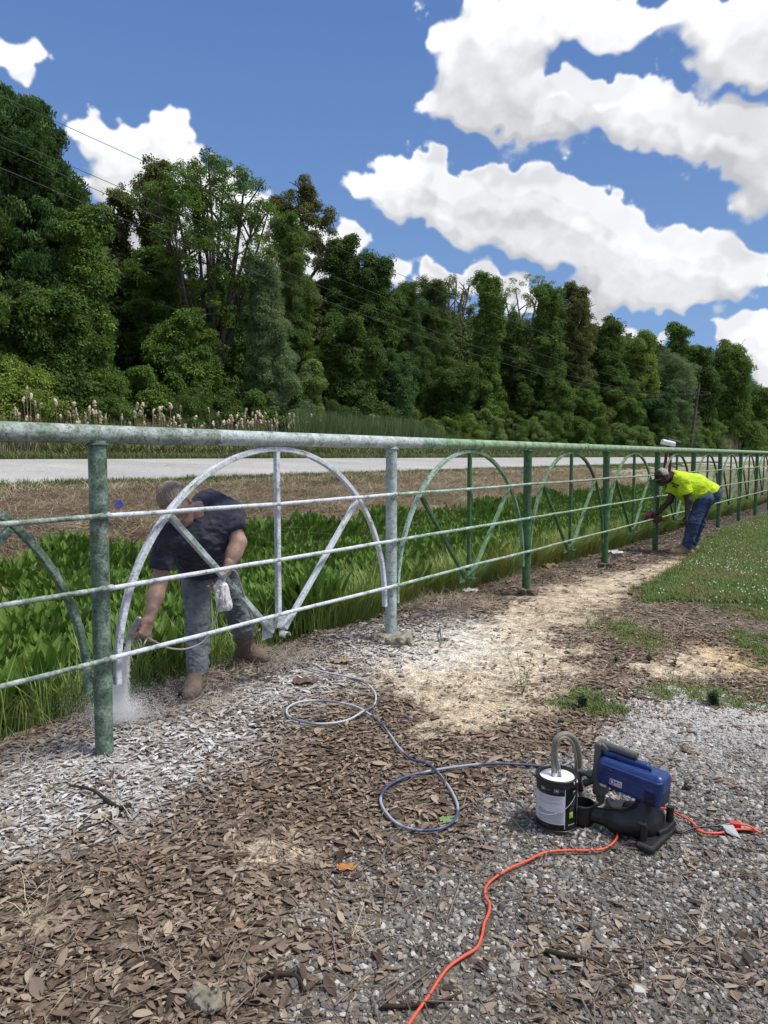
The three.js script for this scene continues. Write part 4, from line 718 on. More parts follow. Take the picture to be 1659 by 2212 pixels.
// a tree by the picture column of its stem, its distance behind the fence, and the row its top reaches
function stand(px, n, topY, o) { const p = atN(px, 940, n), [s] = SN(p.x, p.z), y = H(s, n), Z = -p.z; const top = atZ(px, topY, Z); return tree({ ...o, pos: W(s, n, y - 0.1), H: top.y - y, R: (o.w / F) * Z * 0.5 }); }
const TREES = [
  // px, n, topY, options
  [60, 29, 208, { label: 'tallest dark dense tree, filling the left edge above the cattails', w: 340, profile: 'tall', base: 0.1, leaf: 'droop', colors: GR.blue, sprays: 10800, clumps: 90, size: 0.68, seed: 1, puff: 0.9, lean: -0.02 }],
  [-70, 27, 300, { label: 'dark tree cut off by the left edge beside the tallest tree', w: 300, profile: 'tall', base: 0.08, leaf: 'droop', colors: GR.dark, sprays: 4860, clumps: 50, size: 0.68, seed: 2 }],
  [205, 26.5, 455, { label: 'vine-covered mid green tree just right of the tallest tree', w: 170, profile: 'cone', base: 0.03, leaf: 'broad', colors: GR.mid, sprays: 3510, clumps: 60, size: 0.7, seed: 3 }],
  [255, 37, 398, { label: 'thin sparse tree showing sky between two darker trees', w: 90, profile: 'tall', base: 0.45, leaf: 'broad', colors: GR.olive, sprays: 567, clumps: 22, size: 0.8, seed: 4, puff: 0.8, bark: 'grey' }],
  [335, 36, 350, { label: 'tall thin tree with reddish-green sparse leaves and two bare stems', w: 120, profile: 'tall', base: 0.42, leaf: 'broad', colors: GR.olive, sprays: 837, clumps: 26, size: 0.85, seed: 5, puff: 0.75, bark: 'grey', fork: 0.5, limbs: 6 }],
  [452, 28.5, 350, { label: 'big vase-shaped tree with sky showing through its fan of branches', w: 290, profile: 'vase', base: 0.36, leaf: 'broad', colors: GR.mid, sprays: 1000, clumps: 54, size: 0.66, seed: 6, puff: 0.62, fork: 0.24, limbs: 15, twigs: 5, trunk: 0.3, bark: 'dark', bias: 0.7 }],
  [630, 31, 462, { label: 'slender mid green tree leaning beside the vase-shaped tree', w: 130, profile: 'spire', base: 0.2, leaf: 'fine', colors: GR.mid, sprays: 2025, clumps: 46, size: 0.75, seed: 7 }],
  [585, 25.5, 575, { label: 'silvery light green tree standing forward with fine leaves', w: 150, profile: 'cone', base: 0.03, leaf: 'fine', colors: GR.grey, sprays: 3240, clumps: 60, size: 0.7, seed: 8 }],
  [668, 36, 410, { label: 'brownish olive tree rising behind the slender green one', w: 170, profile: 'round', base: 0.35, leaf: 'broad', colors: GR.olive, sprays: 1755, clumps: 42, size: 0.85, seed: 9, puff: 0.8 }],
  [672, 24.6, 778, { label: 'small bright green sapling at the end of the cattails', w: 78, profile: 'tall', base: 0.05, leaf: 'broad', colors: GR.light, sprays: 1215, clumps: 30, size: 0.5, seed: 10 }],
  [735, 33, 520, { label: 'dark green tree below the olive crown', w: 150, profile: 'spire', base: 0.1, leaf: 'broad', colors: GR.dark, sprays: 2025, clumps: 46, size: 0.85, seed: 11 }],
  [800, 31, 566, { label: 'deep green spreading tree at the middle of the treeline', w: 169, profile: 'spire', base: 0.08, leaf: 'broad', colors: GR.dark, sprays: 2295, clumps: 50, size: 0.85, seed: 12 }],
  [752, 27, 700, { label: 'low dark bushy tree behind the green rushes', w: 195, profile: 'tall', base: 0.02, leaf: 'broad', colors: GR.dark, sprays: 1755, clumps: 44, size: 0.75, seed: 13 }],
  [886, 31, 618, { label: 'dark feathery cedar-like tree with a ragged top', w: 124, profile: 'spire', base: 0.05, leaf: 'fine', colors: GR.dark, sprays: 2025, clumps: 46, size: 0.8, seed: 14 }],
  [945, 31, 612, { label: 'broad dark tree between two pointed green ones', w: 143, profile: 'spire', base: 0.05, leaf: 'fine', colors: GR.dark, sprays: 2025, clumps: 46, size: 0.85, seed: 15 }],
  [985, 36, 592, { label: 'almost bare tree whose thin twigs show against a cloud', w: 117, profile: 'vase', base: 0.5, leaf: 'broad', colors: GR.olive, sprays: 81, clumps: 12, size: 0.8, seed: 16, fork: 0.5, limbs: 9, twigs: 5, tipLeaf: 0.3, bark: 'grey', puff: 0.5 }],
  [1050, 29, 605, { label: 'pointed bright green column-shaped tree, the taller of two', w: 119, profile: 'column', base: 0.03, leaf: 'broad', colors: GR.mid, sprays: 2565, clumps: 56, size: 0.85, seed: 17 }],
  [1122, 35, 598, { label: 'open airy tree with few leaves between the two pointed trees', w: 143, profile: 'vase', base: 0.5, leaf: 'broad', colors: GR.light, sprays: 202, clumps: 24, size: 0.75, seed: 18, fork: 0.5, limbs: 10, twigs: 5, tipLeaf: 0.6, bark: 'grey', puff: 0.45 }],
  [1175, 28, 616, { label: 'pointed lighter green column-shaped tree, the right one of two', w: 119, profile: 'column', base: 0.03, leaf: 'broad', colors: [[0.085, 0.155, 0.035], [0.16, 0.26, 0.06]], sprays: 2565, clumps: 56, size: 0.9, seed: 19 }],
  [1112, 30, 700, { label: 'dark green tree filling the gap below the airy tree', w: 130, profile: 'spire', base: 0.05, leaf: 'broad', colors: GR.dark, sprays: 1350, clumps: 36, size: 0.95, seed: 20 }],
  [1240, 27.5, 630, { label: 'rounded olive-brown tree right of the pointed trees', w: 135, profile: 'tall', base: 0.04, leaf: 'broad', colors: GR.olive, sprays: 2565, clumps: 54, size: 0.95, seed: 21 }],
  [1316, 26.5, 698, { label: 'dark green tree right of the olive-brown one', w: 124, profile: 'spire', base: 0.03, leaf: 'broad', colors: GR.dark, sprays: 1755, clumps: 46, size: 1.1, seed: 22 }],
  [1382, 26, 724, { label: 'yellowish green tree in the right half of the treeline', w: 122, profile: 'spire', base: 0.03, leaf: 'broad', colors: GR.yellow, sprays: 1485, clumps: 44, size: 1.2, seed: 23 }],
  [1446, 26, 712, { label: 'bright topped tree behind the grey branchy one', w: 104, profile: 'spire', base: 0.05, leaf: 'broad', colors: GR.mid, sprays: 1350, clumps: 44, size: 1.3, seed: 24 }],
  [1450, 23.6, 770, { label: 'greyish tree with bare branches left of the utility pole', w: 117, profile: 'tall', base: 0.1, leaf: 'fine', colors: GR.grey, sprays: 945, clumps: 36, size: 1.3, seed: 25, bark: 'grey' }],
  [1500, 23.2, 752, { label: 'dark tree directly behind the utility pole', w: 104, profile: 'spire', base: 0.03, leaf: 'broad', colors: GR.dark, sprays: 1215, clumps: 40, size: 1.5, seed: 26 }],
  [1572, 22.6, 755, { label: 'big rounded green tree at the right end of the treeline', w: 150, profile: 'tall', base: 0.03, leaf: 'broad', colors: GR.mid, sprays: 2025, clumps: 60, size: 1.6, seed: 27 }],
  [1640, 22, 845, { label: 'last small green tree cut by the right edge', w: 78, profile: 'spire', base: 0.03, leaf: 'broad', colors: GR.mid, sprays: 945, clumps: 36, size: 2, seed: 28 }],
  [1420, 22.5, 860, { label: 'dense dark round tree low in front of the yellowish tree', w: 109, profile: 'tall', base: 0.02, leaf: 'broad', colors: GR.blue, sprays: 1080, clumps: 36, size: 1.1, seed: 29 }],
  [1340, 25, 850, { label: 'low green tree in front of the dark tree on the right', w: 117, profile: 'tall', base: 0.02, leaf: 'broad', colors: GR.mid, sprays: 1215, clumps: 36, size: 0.9, seed: 30 }],
  [330, 33, 540, { label: 'bright small-leaved tree low between the sparse trees', w: 150, profile: 'round', base: 0.1, leaf: 'broad', colors: GR.mid, sprays: 1755, clumps: 44, size: 0.75, seed: 31 }],
  [390, 27.5, 700, { label: 'layered green understorey tree left of the vase-shaped trunk', w: 170, profile: 'round', base: 0.05, leaf: 'broad', colors: GR.mid, sprays: 2025, clumps: 46, size: 0.7, seed: 32 }],
  [120, 25.5, 640, { label: 'dark undergrowth tree under the tallest tree', w: 200, profile: 'tall', base: 0.02, leaf: 'broad', colors: GR.dark, sprays: 2430, clumps: 50, size: 0.75, seed: 33 }],
  [520, 33, 640, { label: 'dark tree seen behind the vase-shaped trunk', w: 190, profile: 'round', base: 0.02, leaf: 'broad', colors: GR.dark, sprays: 2025, clumps: 46, size: 0.85, seed: 34 }],
  [850, 28, 770, { label: 'dark bushy tree behind the middle of the rushes', w: 156, profile: 'tall', base: 0.02, leaf: 'broad', colors: GR.blue, sprays: 1620, clumps: 40, size: 0.75, seed: 35 }],
  [975, 27.5, 800, { label: 'low dark tree at the foot of the broad dark tree', w: 143, profile: 'tall', base: 0.02, leaf: 'broad', colors: GR.dark, sprays: 1350, clumps: 36, size: 0.8, seed: 36 }],
  [1260, 25.5, 850, { label: 'low green tree at the foot of the olive-brown tree', w: 117, profile: 'tall', base: 0.02, leaf: 'broad', colors: GR.mid, sprays: 1215, clumps: 34, size: 0.85, seed: 37 }],
];
for (const [px, n, y, o] of TREES) stand(px, n, y, o);
// shrubs along the foot of the trees
{
  const looks = [['yellow-green bush at the foot of the treeline', GR.yellow], ['mid green bush at the foot of the treeline', GR.mid], ['pale green bush at the foot of the treeline', GR.light], ['dark green bush at the foot of the treeline', GR.dark]];
  const where = ["at the left edge under the tallest tree", "beyond the left edge in front of the dark tree", "behind the leftmost cattails", "behind the cattails under the vine-covered tree", "behind the cattails left of the vase-shaped tree", "higher up, left of the vase-shaped trunk", "directly in front of the vase-shaped trunk", "just right of the vase-shaped trunk", "low among the left cattails", "low among the middle cattails", "below the silvery tree, left side", "below the silvery tree, right side", "right of the bright sapling", "behind the green rushes", "sticking up behind the left end of the rushes", "at the right end of the rushes", "below the feathery cedar-like tree", "below the broad dark tree, left side", "below the almost bare tree", "below the taller pointed tree, left side", "below the taller pointed tree, right side", "between the two pointed trees", "below the lighter pointed tree", "below the olive-brown tree, left side", "below the olive-brown tree, right side", "below the dark tree right of the olive one", "below the yellowish tree, left side", "below the yellowish tree, right side", "left of the mailboxes", "directly above the mailboxes", "at the foot of the utility pole", "right of the utility pole by the dry reeds", "behind the dry reeds on the right", "below the big rounded tree at the right", "at the right edge under the last tree"];
  const list = [[30, 25, 785, 190, 0], [-60, 24.6, 800, 160, 0], [150, 25.6, 845, 130, 1], [240, 25.4, 850, 140, 1], [330, 25.4, 855, 140, 1], [300, 26.4, 800, 120, 1], [410, 25.6, 850, 130, 3], [480, 25.4, 860, 110, 3], [200, 24.8, 885, 110, 0], [370, 24.8, 880, 130, 3], [560, 25.2, 850, 110, 1], [640, 25, 865, 100, 1], [720, 25.2, 870, 100, 3], [800, 24.8, 895, 90, 2], [830, 24.5, 888, 60, 0], [880, 24.6, 905, 90, 0], [925, 24.3, 908, 90, 0], [965, 24.4, 900, 80, 1], [1010, 24.2, 902, 80, 0], [1060, 24.2, 895, 80, 2], [1105, 24, 890, 70, 1], [1150, 24, 905, 80, 2], [1195, 23.8, 895, 70, 1], [1240, 23.6, 902, 80, 1], [1290, 23.4, 905, 70, 1], [1335, 23, 918, 70, 2], [1375, 22.6, 922, 70, 2], [1415, 22.2, 918, 60, 1], [1460, 21.8, 915, 60, 2], [1510, 21.4, 922, 60, 0], [1550, 21, 915, 60, 2], [1595, 20.8, 918, 60, 2], [1635, 20.4, 915, 60, 2], [1680, 20.4, 905, 60, 2]];
  list.forEach(([px, n, y, w, k], i) => stand(px, n, y, { name: 'shrub', cat: 'shrub', label: looks[k][0].split(' at')[0] + ' ' + where[i], group: 'bushes along the foot of the treeline', w, profile: 'round', base: 0.0, leaf: i % 3 ? 'broad' : 'fine', colors: looks[k][1], sprays: 567, clumps: 18, size: clamp(w / 190, 0.3, 0.9) * (px > 1200 ? 2 : 1), seed: 200 + i, limbs: 4, twigs: 1, trunk: 0.05 }));
}
// the wood behind, which reads as one dark mass
{
  const r = rng(1300), list = [];
  for (let i = 0; i < 16000; i++) { const px = lerp(-150, 1720, r()), n = lerp(34, 46, r()) - 8 * smooth(900, 1650, px), p = atN(px, 900, n), [s] = SN(p.x, p.z), Z = -p.z, hmax = 0.93 * (atZ(px, pl(px, [-150, 250, 100, 330, 240, 600, 620, 620, 760, 620, 1000, 680, 1250, 690, 1450, 740, 1600, 800, 1720, 880]), Z).y - 1.5), y = H(s, n) + hmax * Math.pow(r(), 0.9); list.push([place(W(s, n, y), V((r() - 0.5), 1, r() * 0.8), r() * 6.28, 2.2 + 1.4 * r()), mixc([0.06, 0.10, 0.03], [0.12, 0.18, 0.05], r())]); }
  tag(instances('woodland', SPRAY.broad[0], crownMat, list), 'dark mass of woodland seen between the front trees', 'woodland');
}
const smin = (a, b, k) => { const h = Math.max(k - Math.abs(a - b), 0) / k; return Math.min(a, b) - h * h * k * 0.25; };
// a bone: tapered capsule a -> b
const bone = (a, b, ra, rb = ra, k = 0.03) => { const bx = b.x - a.x, by = b.y - a.y, bz = b.z - a.z, l = bx * bx + by * by + bz * bz || 1e-9; const f = (x, y, z) => { const px = x - a.x, py = y - a.y, pz = z - a.z, h = clamp((px * bx + py * by + pz * bz) / l); return Math.hypot(px - bx * h, py - by * h, pz - bz * h) - (ra + (rb - ra) * h); }; return { f, k, lo: a.clone().min(b).subScalar(Math.max(ra, rb)), hi: a.clone().max(b).addScalar(Math.max(ra, rb)) }; };
// an ellipsoid with its own axes
const blob = (c, X, Y, Z, rx, ry, rz, k = 0.02) => { const f = (x, y, z) => { const px = x - c.x, py = y - c.y, pz = z - c.z, u = (px * X.x + py * X.y + pz * X.z) / rx, v = (px * Y.x + py * Y.y + pz * Y.z) / ry, w = (px * Z.x + py * Z.y + pz * Z.z) / rz, q = Math.hypot(u, v, w); return (q - 1) * Math.min(rx, ry, rz) * (q > 1 ? 1 : 1); }; const R = Math.max(rx, ry, rz); return { f, k, lo: c.clone().subScalar(R), hi: c.clone().addScalar(R) }; };
const union = (list) => (x, y, z) => { let d = 1e9; for (const p of list) d = d > 1e8 ? p.f(x, y, z) : smin(d, p.f(x, y, z), p.k); return d; };
const bounds = (list, pad = 0.04) => [list.reduce((m, p) => m.min(p.lo), V(1e9, 1e9, 1e9)).subScalar(pad), list.reduce((m, p) => m.max(p.hi), V(-1e9, -1e9, -1e9)).addScalar(pad)];
const plane = (p, n) => { const m = n.clone().normalize(), d = m.dot(p); return (x, y, z) => m.x * x + m.y * y + m.z * z - d; };   // positive on the side of n
// a head in its own axes: x to its left ear, y to the crown, z to the nose
function headPrims(c, up, fwd) {
  const Z = fwd.clone().normalize(), Y = up.clone().addScaledVector(Z, -up.dot(Z)).normalize(), X = V(0, 0, 0).crossVectors(Y, Z), P = (x, y, z) => c.clone().addScaledVector(X, x).addScaledVector(Y, y).addScaledVector(Z, z);
  const e = (x, y, z, a, b, d, k) => blob(P(x, y, z), X, Y, Z, a, b, d, k), s = (x, y, z, r, k) => bone(P(x, y, z), P(x, y, z + 1e-4), r, r, k);
  const add = [e(0, 0.032, -0.012, 0.075, 0.092, 0.096, 0.02), e(0, -0.05, 0.03, 0.056, 0.07, 0.062, 0.04), s(0, -0.1, 0.062, 0.022, 0.03), bone(P(0, 0.012, 0.088), P(0, -0.03, 0.112), 0.009, 0.013, 0.012), s(0.014, -0.036, 0.098, 0.009, 0.01), s(-0.014, -0.036, 0.098, 0.009, 0.01), bone(P(-0.04, 0.026, 0.076), P(0.04, 0.026, 0.076), 0.013, 0.013, 0.012), s(0.042, -0.022, 0.062, 0.022, 0.02), s(-0.042, -0.022, 0.062, 0.022, 0.02), bone(P(-0.02, -0.064, 0.086), P(0.02, -0.064, 0.086), 0.008, 0.008, 0.008), bone(P(-0.017, -0.077, 0.084), P(0.017, -0.077, 0.084), 0.008, 0.008, 0.008), bone(P(0.055, -0.06, 0), P(0.03, -0.1, 0.05), 0.016, 0.016, 0.03), bone(P(-0.055, -0.06, 0), P(-0.03, -0.1, 0.05), 0.016, 0.016, 0.03)];
  const cut = [s(0.031, 0.006, 0.1, 0.017, 0), s(-0.031, 0.006, 0.1, 0.017, 0), bone(P(-0.024, -0.0705, 0.1), P(0.024, -0.0705, 0.1), 0.0035, 0.0035, 0)], eyes = [s(0.031, 0.005, 0.078, 0.0135, 0.004), s(-0.031, 0.005, 0.078, 0.0135, 0.004)];
  const ears = [1, -1].map((q) => e(q * 0.077, -0.005, -0.012, 0.011, 0.033, 0.02, 0.012)), dents = [1, -1].map((q) => e(q * 0.088, -0.002, -0.008, 0.006, 0.018, 0.01, 0));
  const A = union(add), f = (x, y, z) => { let d = A(x, y, z); for (const q of cut) d = -smin(-d, q.f(x, y, z), 0.012); for (const q of eyes) d = smin(d, q.f(x, y, z), 0.005); for (const q of ears) d = smin(d, q.f(x, y, z), 0.012); for (const q of dents) d = -smin(-d, q.f(x, y, z), 0.006); return d; };
  return { f, k: 0.03, lo: c.clone().subScalar(0.15), hi: c.clone().addScalar(0.15), P, X, Y, Z };
}
// a hand: wrist, the way the fingers point, the way the palm faces, curl of the four fingers; thumbSide is +1 or -1 along cross(fwd, palm)
function handPrims(wrist, fwd, palm, thumbSide, curl, thumb = 0.6, size = 1) {
  const f = fwd.clone().normalize(), p = palm.clone().addScaledVector(f, -palm.dot(f)).normalize(), t = V(0, 0, 0).crossVectors(f, p).multiplyScalar(thumbSide), out = [], at = (a, b, c) => wrist.clone().addScaledVector(f, a * size).addScaledVector(t, b * size).addScaledVector(p, c * size);
  const base = [[0.088, 0.031], [0.094, 0.010], [0.09, -0.011], [0.082, -0.031]], len = [0.9, 1, 0.94, 0.76];
  out.push(bone(at(-0.05, 0, 0), at(0.01, 0, 0), 0.027 * size, 0.025 * size, 0.02));
  base.forEach(([a, b], i) => {
    out.push(bone(at(0.012, b * 0.55, 0), at(a, b, 0), 0.016 * size, 0.0125 * size, 0.014));
    let q = at(a, b, 0), ang = 0.2; const seg = [0.046, 0.028, 0.022], rr = [0.0105, 0.0095, 0.0085, 0.0075];
    for (let k = 0; k < 3; k++) { ang += curl[i] * [0.75, 1, 0.7][k]; const d = f.clone().multiplyScalar(Math.cos(ang)).addScaledVector(p, Math.sin(ang)).addScaledVector(t, 0.04 * (1.5 - i)), e = q.clone().addScaledVector(d, seg[k] * len[i] * size); out.push(bone(q, e, rr[k] * size, rr[k + 1] * size, 0.005)); q = e; }
  });
  const a = at(0.022, 0.026, 0.006), b = a.clone().addScaledVector(f, 0.032 * size).addScaledVector(t, 0.026 * size).addScaledVector(p, 0.014 * size * (1 + thumb)), c = b.clone().addScaledVector(f, 0.03 * size).addScaledVector(t, (0.012 - 0.02 * thumb) * size).addScaledVector(p, 0.016 * thumb * size), d = c.clone().addScaledVector(f, 0.022 * size).addScaledVector(t, (0.002 - 0.022 * thumb) * size).addScaledVector(p, 0.012 * thumb * size);
  out.push(bone(a, b, 0.017 * size, 0.013 * size, 0.012), bone(b, c, 0.0125 * size, 0.0105 * size, 0.005), bone(c, d, 0.0105 * size, 0.008 * size, 0.005));
  return out;
}
const netOf = (list, cell, pad, color, extra) => { const [lo, hi] = bounds(list, pad); const f = union(list); return surfaceNets(extra ? extra(f) : f, lo, hi, cell, color); };
const clothTex = texture(256, (u, v) => { const a = vf(u, v, 100, 1, 141), b = vf(u, v, 8, 4, 143), k = 0.86 + 0.14 * (a - 0.5) + 0.16 * (b - 0.5); return [k, k, k]; }, 0.25);
const denimTex = texture(256, (u, v) => { const w = 0.5 + 0.5 * Math.sin((u + v) * 2 * Math.PI * 40), a = vf(u, v, 120, 1, 151), b = vf(u, v, 6, 4, 153), k = 0.78 + 0.08 * w + 0.2 * (a - 0.5) + 0.22 * (b - 0.5); return [k, k, k * 1.01]; }, 0.2);
const skinTex = texture(256, (u, v) => { const a = vf(u, v, 14, 4, 161), b = vf(u, v, 80, 2, 163), k = 0.9 + 0.14 * (a - 0.5) + 0.1 * (b - 0.5); return [k, k * (0.99 + 0.03 * (a - 0.5)), k]; }, 0.2);
const folds = (x, y, z, s, seed) => { const a = n3(x * s + seed, y * s * 1.6, z * s), b = n3(x * s * 2.3, y * s * 3.2 + seed, z * s * 2.3); return 0.65 * (1 - 2 * Math.abs(a)) + 0.35 * (1 - 2 * Math.abs(b)); };
function boot(ankle, toeDir, groundY, size, parent, mat, soleMat, shaftTop, label) {
  const d = V(toeDir.x, 0, toeDir.z).normalize(), heel = V(ankle.x, groundY + 0.045, ankle.z).addScaledVector(d, -0.055 * size), ball = heel.clone().addScaledVector(d, 0.185 * size), toe = heel.clone().addScaledVector(d, 0.245 * size); ball.y = groundY + 0.05; toe.y = groundY + 0.045;
  const list = [bone(shaftTop, V(ankle.x, groundY + 0.1, ankle.z), 0.047 * size, 0.05 * size, 0.02), bone(heel, ball, 0.04 * size, 0.047 * size, 0.03), bone(ball, toe, 0.047 * size, 0.04 * size, 0.03), bone(V(ankle.x, groundY + 0.11, ankle.z).addScaledVector(d, 0.02), ball.clone().add(V(0, 0.015, 0)), 0.05 * size, 0.038 * size, 0.04)];
  const floor = groundY + 0.016, lace = (x, y, z) => { const u = (x - heel.x) * d.x + (z - heel.z) * d.z; return u > 0.07 * size && u < 0.17 * size && y > groundY + 0.08 ? 0.006 * Math.sin((u + y * 0.6) * 260) : 0; };
  const b = wpart('boot', netOf(list, 0.008, 0.02, null, (f) => (x, y, z) => Math.max(f(x, y, z) + lace(x, y, z) - 0.002 * n3(x * 40, y * 40, z * 40), floor - y)), mat, parent, label);
  const side = V(-d.z, 0, d.x), sole = [bone(V(heel.x, groundY, heel.z), V(ball.x, groundY, ball.z), 0.046 * size, 0.054 * size, 0.02), bone(V(ball.x, groundY, ball.z), V(toe.x, groundY, toe.z), 0.054 * size, 0.046 * size, 0.02)];
  const sf = union(sole.map((p) => p)), [lo, hi] = bounds(sole, 0.02);
  wpart('sole', surfaceNets((x, y, z) => Math.max(sf(x, groundY, z), Math.abs(y - groundY - 0.008) - 0.012), lo, hi, 0.007), soleMat, b);
}
const yUp = V(0, 1, 0);
// ---- the man spraying: bent forward behind the fence, right arm down to the gun
const GUN = {};
{
  const J = atZ, hipC = J(447, 1222, 4.56), hipR = J(423, 1228, 4.52), hipL = J(478, 1226, 4.62), kneeR = J(428, 1350, 4.38), kneeL = J(522, 1345, 4.72), footR = onGround(424, 1500), footL = onGround(548, 1432);
  const ankR = V(footR.x + 0.0, footR.y + 0.1, footR.z - 0.05), ankL = V(footL.x - 0.075, footL.y + 0.11, footL.z - 0.07);
  const shL = J(496, 1112, 4.26), shR = J(360, 1165, 4.02), chest = J(446, 1150, 4.22), back = J(452, 1098, 4.28), neck = J(425, 1110, 4.13);
  const head = J(380, 1089, 3.99), up = V(-0.34, 0.72, 0.60), fwd = V(0.16, -0.62, 0.77);
  const elR = J(343, 1262, 4.02), wrR = J(324, 1335, 3.86), elL = J(515, 1172, 4.17), wrL = J(490, 1232, 4.08);
  const man = thing('person', V(footR.x, footR.y, footR.z), 'person in navy t-shirt and grey jeans bent over behind the fence with a spray gun', 'person');
  const skin = new THREE.MeshPhysicalMaterial({ color: rgb(0.42, 0.265, 0.205), map: skinTex, roughness: 0.62, vertexColors: true, sheen: 0.2 });
  const hd = headPrims(head, up, fwd);
  // holding hands
  const gunDir = V(-0.75, -0.35, 0.1).normalize();
  const hR = handPrims(wrR, J(311, 1372, 3.83).sub(wrR), V(-0.75, -0.15, -0.3), -1, [0.75, 0.95, 1.0, 1.05], 0.7, 1.02);
  const hL = handPrims(wrL, J(481, 1268, 4.06).sub(wrL), V(-0.8, 0, 0.2), 1, [0.7, 0.8, 0.85, 0.9], 0.5, 1.0);
  const bodyB = [bone(hipC, chest, 0.11, 0.12, 0.05), bone(hipR, shR.clone().lerp(chest, 0.45), 0.085, 0.09, 0.06), bone(hipL, shL.clone().lerp(chest, 0.35), 0.085, 0.1, 0.06), bone(chest, back, 0.1, 0.09, 0.05), bone(shR, shL, 0.058, 0.066, 0.06), bone(back, neck, 0.085, 0.06, 0.05), bone(neck, head, 0.056, 0.05, 0.04),
    bone(shR, elR, 0.05, 0.043, 0.03), bone(elR, elR.clone().lerp(wrR, 0.4), 0.043, 0.042, 0.03), bone(elR.clone().lerp(wrR, 0.35), wrR, 0.044, 0.028, 0.03), bone(shL, elL, 0.054, 0.045, 0.03), bone(elL, elL.clone().lerp(wrL, 0.4), 0.046, 0.044, 0.03), bone(elL.clone().lerp(wrL, 0.35), wrL, 0.045, 0.028, 0.03),
    bone(hipR, kneeR, 0.072, 0.052, 0.04), bone(kneeR, ankR, 0.05, 0.036, 0.03), bone(hipL, kneeL, 0.072, 0.052, 0.04), bone(kneeL, ankL, 0.05, 0.036, 0.03)];
  const dust = (x, y, z, n) => { const k = 0.9 + 0.16 * n3(x * 30, y * 30, z * 30); const lip = hd.P(0, -0.07, 0.088), pink = Math.exp(-((x - lip.x) ** 2 + (y - lip.y) ** 2 + (z - lip.z) ** 2) / 0.0006); const w = clamp(0.35 + 0.5 * n3(x * 9 + 4, y * 9, z * 9)); return mixc([k, k * (1 - 0.14 * pink), k * (1 - 0.1 * pink)], [1.12, 1.3, 1.42], w * 0.3); };
  const bodyG = merge([netOf(bodyB, 0.012, 0.03, dust), netOf([hd, bone(neck, hd.P(0, -0.07, -0.03), 0.056, 0.05, 0.03)], 0.0045, 0.01, dust), netOf(hR, 0.0036, 0.012, dust), netOf(hL, 0.0036, 0.012, dust)]);
  wpart('body', bodyG, skin, man);
  // hair, swept back from the forehead
  const skull = blob(hd.P(0, 0.034, -0.014), hd.X, hd.Y, hd.Z, 0.084, 0.1, 0.104), line = plane(hd.P(0, 0.062, 0.062), hd.Y.clone().multiplyScalar(0.72).addScaledVector(hd.Z, -0.69)), swirl = (x, y, z) => { const u = (x - head.x) * hd.X.x + (y - head.y) * hd.X.y + (z - head.z) * hd.X.z, w = (x - head.x) * hd.Z.x + (y - head.y) * hd.Z.y + (z - head.z) * hd.Z.z; return [u, w]; };
  const hairF = (x, y, z) => { const [u, w] = swirl(x, y, z), ridge = n3(u * 150 + 0.6 * Math.sin(w * 30), w * 16, y * 16), ear = Math.hypot(Math.abs(u) - 0.082, 0.7 * ((y - hd.P(0, -0.02, 0).y)), 0.8 * (w + 0.01)); return Math.max(skull.f(x, y, z) - 0.0035 * ridge - 0.002 * n3(x * 60, y * 60, z * 60), -line(x, y, z) - 0.008 * n3(u * 90, 3, w * 20), 0.03 - ear); };
  const hairC = (x, y, z) => { const [u, w] = swirl(x, y, z), t = 0.5 + 0.5 * n3(u * 170 + 2, w * 14, y * 14), s = clamp(Math.abs(u) / 0.08); return mixc(mixc([0.15, 0.115, 0.085], [0.30, 0.25, 0.195], t), [0.46, 0.44, 0.41], s * s * 0.6 * t); };
  wpart('hair', surfaceNets(hairF, head.clone().subScalar(0.15), head.clone().addScalar(0.15), 0.0035, hairC), std({ vertexColors: true, roughness: 0.75 }), man);
  // navy t-shirt
  const slR = shR.clone().lerp(elR, 0.62), slL = shL.clone().lerp(elL, 0.66);
  const sh = [bone(hipC, chest, 0.128, 0.135, 0.05), bone(hipR, shR.clone().lerp(chest, 0.45), 0.1, 0.105, 0.06), bone(hipL, shL.clone().lerp(chest, 0.35), 0.102, 0.118, 0.06), bone(chest, back, 0.118, 0.108, 0.05), bone(shR, shL, 0.074, 0.084, 0.06), bone(back, neck, 0.1, 0.064, 0.05), bone(chest.clone().add(V(0, -0.06, 0.03)), hipC.clone().add(V(0, 0.02, 0.06)), 0.11, 0.1, 0.06)];
  const hem = plane(J(446, 1232, 4.5), V(0.08, 0.93, 0.36)), cuffR = plane(slR, elR.clone().sub(shR)), cuffL = plane(slL, elL.clone().sub(shL)), slvR = bone(shR, slR.clone().lerp(elR, 0.5), 0.07, 0.064), slvL = bone(shL, slL.clone().lerp(elL, 0.5), 0.076, 0.07), collar = bone(neck.clone().lerp(head, 0.25), head, 0.062, 0.12);
  const shirtF = (f) => (x, y, z) => { const w = 0.009 * folds(x, y, z, 6, 3) + 0.002 * folds(x, y, z, 15, 8); let d = smin(Math.max(f(x, y, z), -hem(x, y, z)), Math.max(slvR.f(x, y, z), cuffR(x, y, z)), 0.03); d = smin(d, Math.max(slvL.f(x, y, z), cuffL(x, y, z)), 0.03); return Math.max(d - w, -collar.f(x, y, z)); };
  const shirtC = (x, y, z) => { const w = clamp(0.1 + 0.5 * n3(x * 6, y * 6 + 5, z * 6) + 0.25 * n3(x * 40, y * 40, z * 40)); return mixc([0.03, 0.036, 0.066], [0.09, 0.09, 0.108], w * 0.6); };
  wpart('t_shirt', netOf(sh, 0.009, 0.14, shirtC, shirtF), new THREE.MeshPhysicalMaterial({ map: clothTex, vertexColors: true, roughness: 0.9, sheen: 0.3, sheenRoughness: 0.6, sheenColor: rgb(0.25, 0.25, 0.3) }), man);
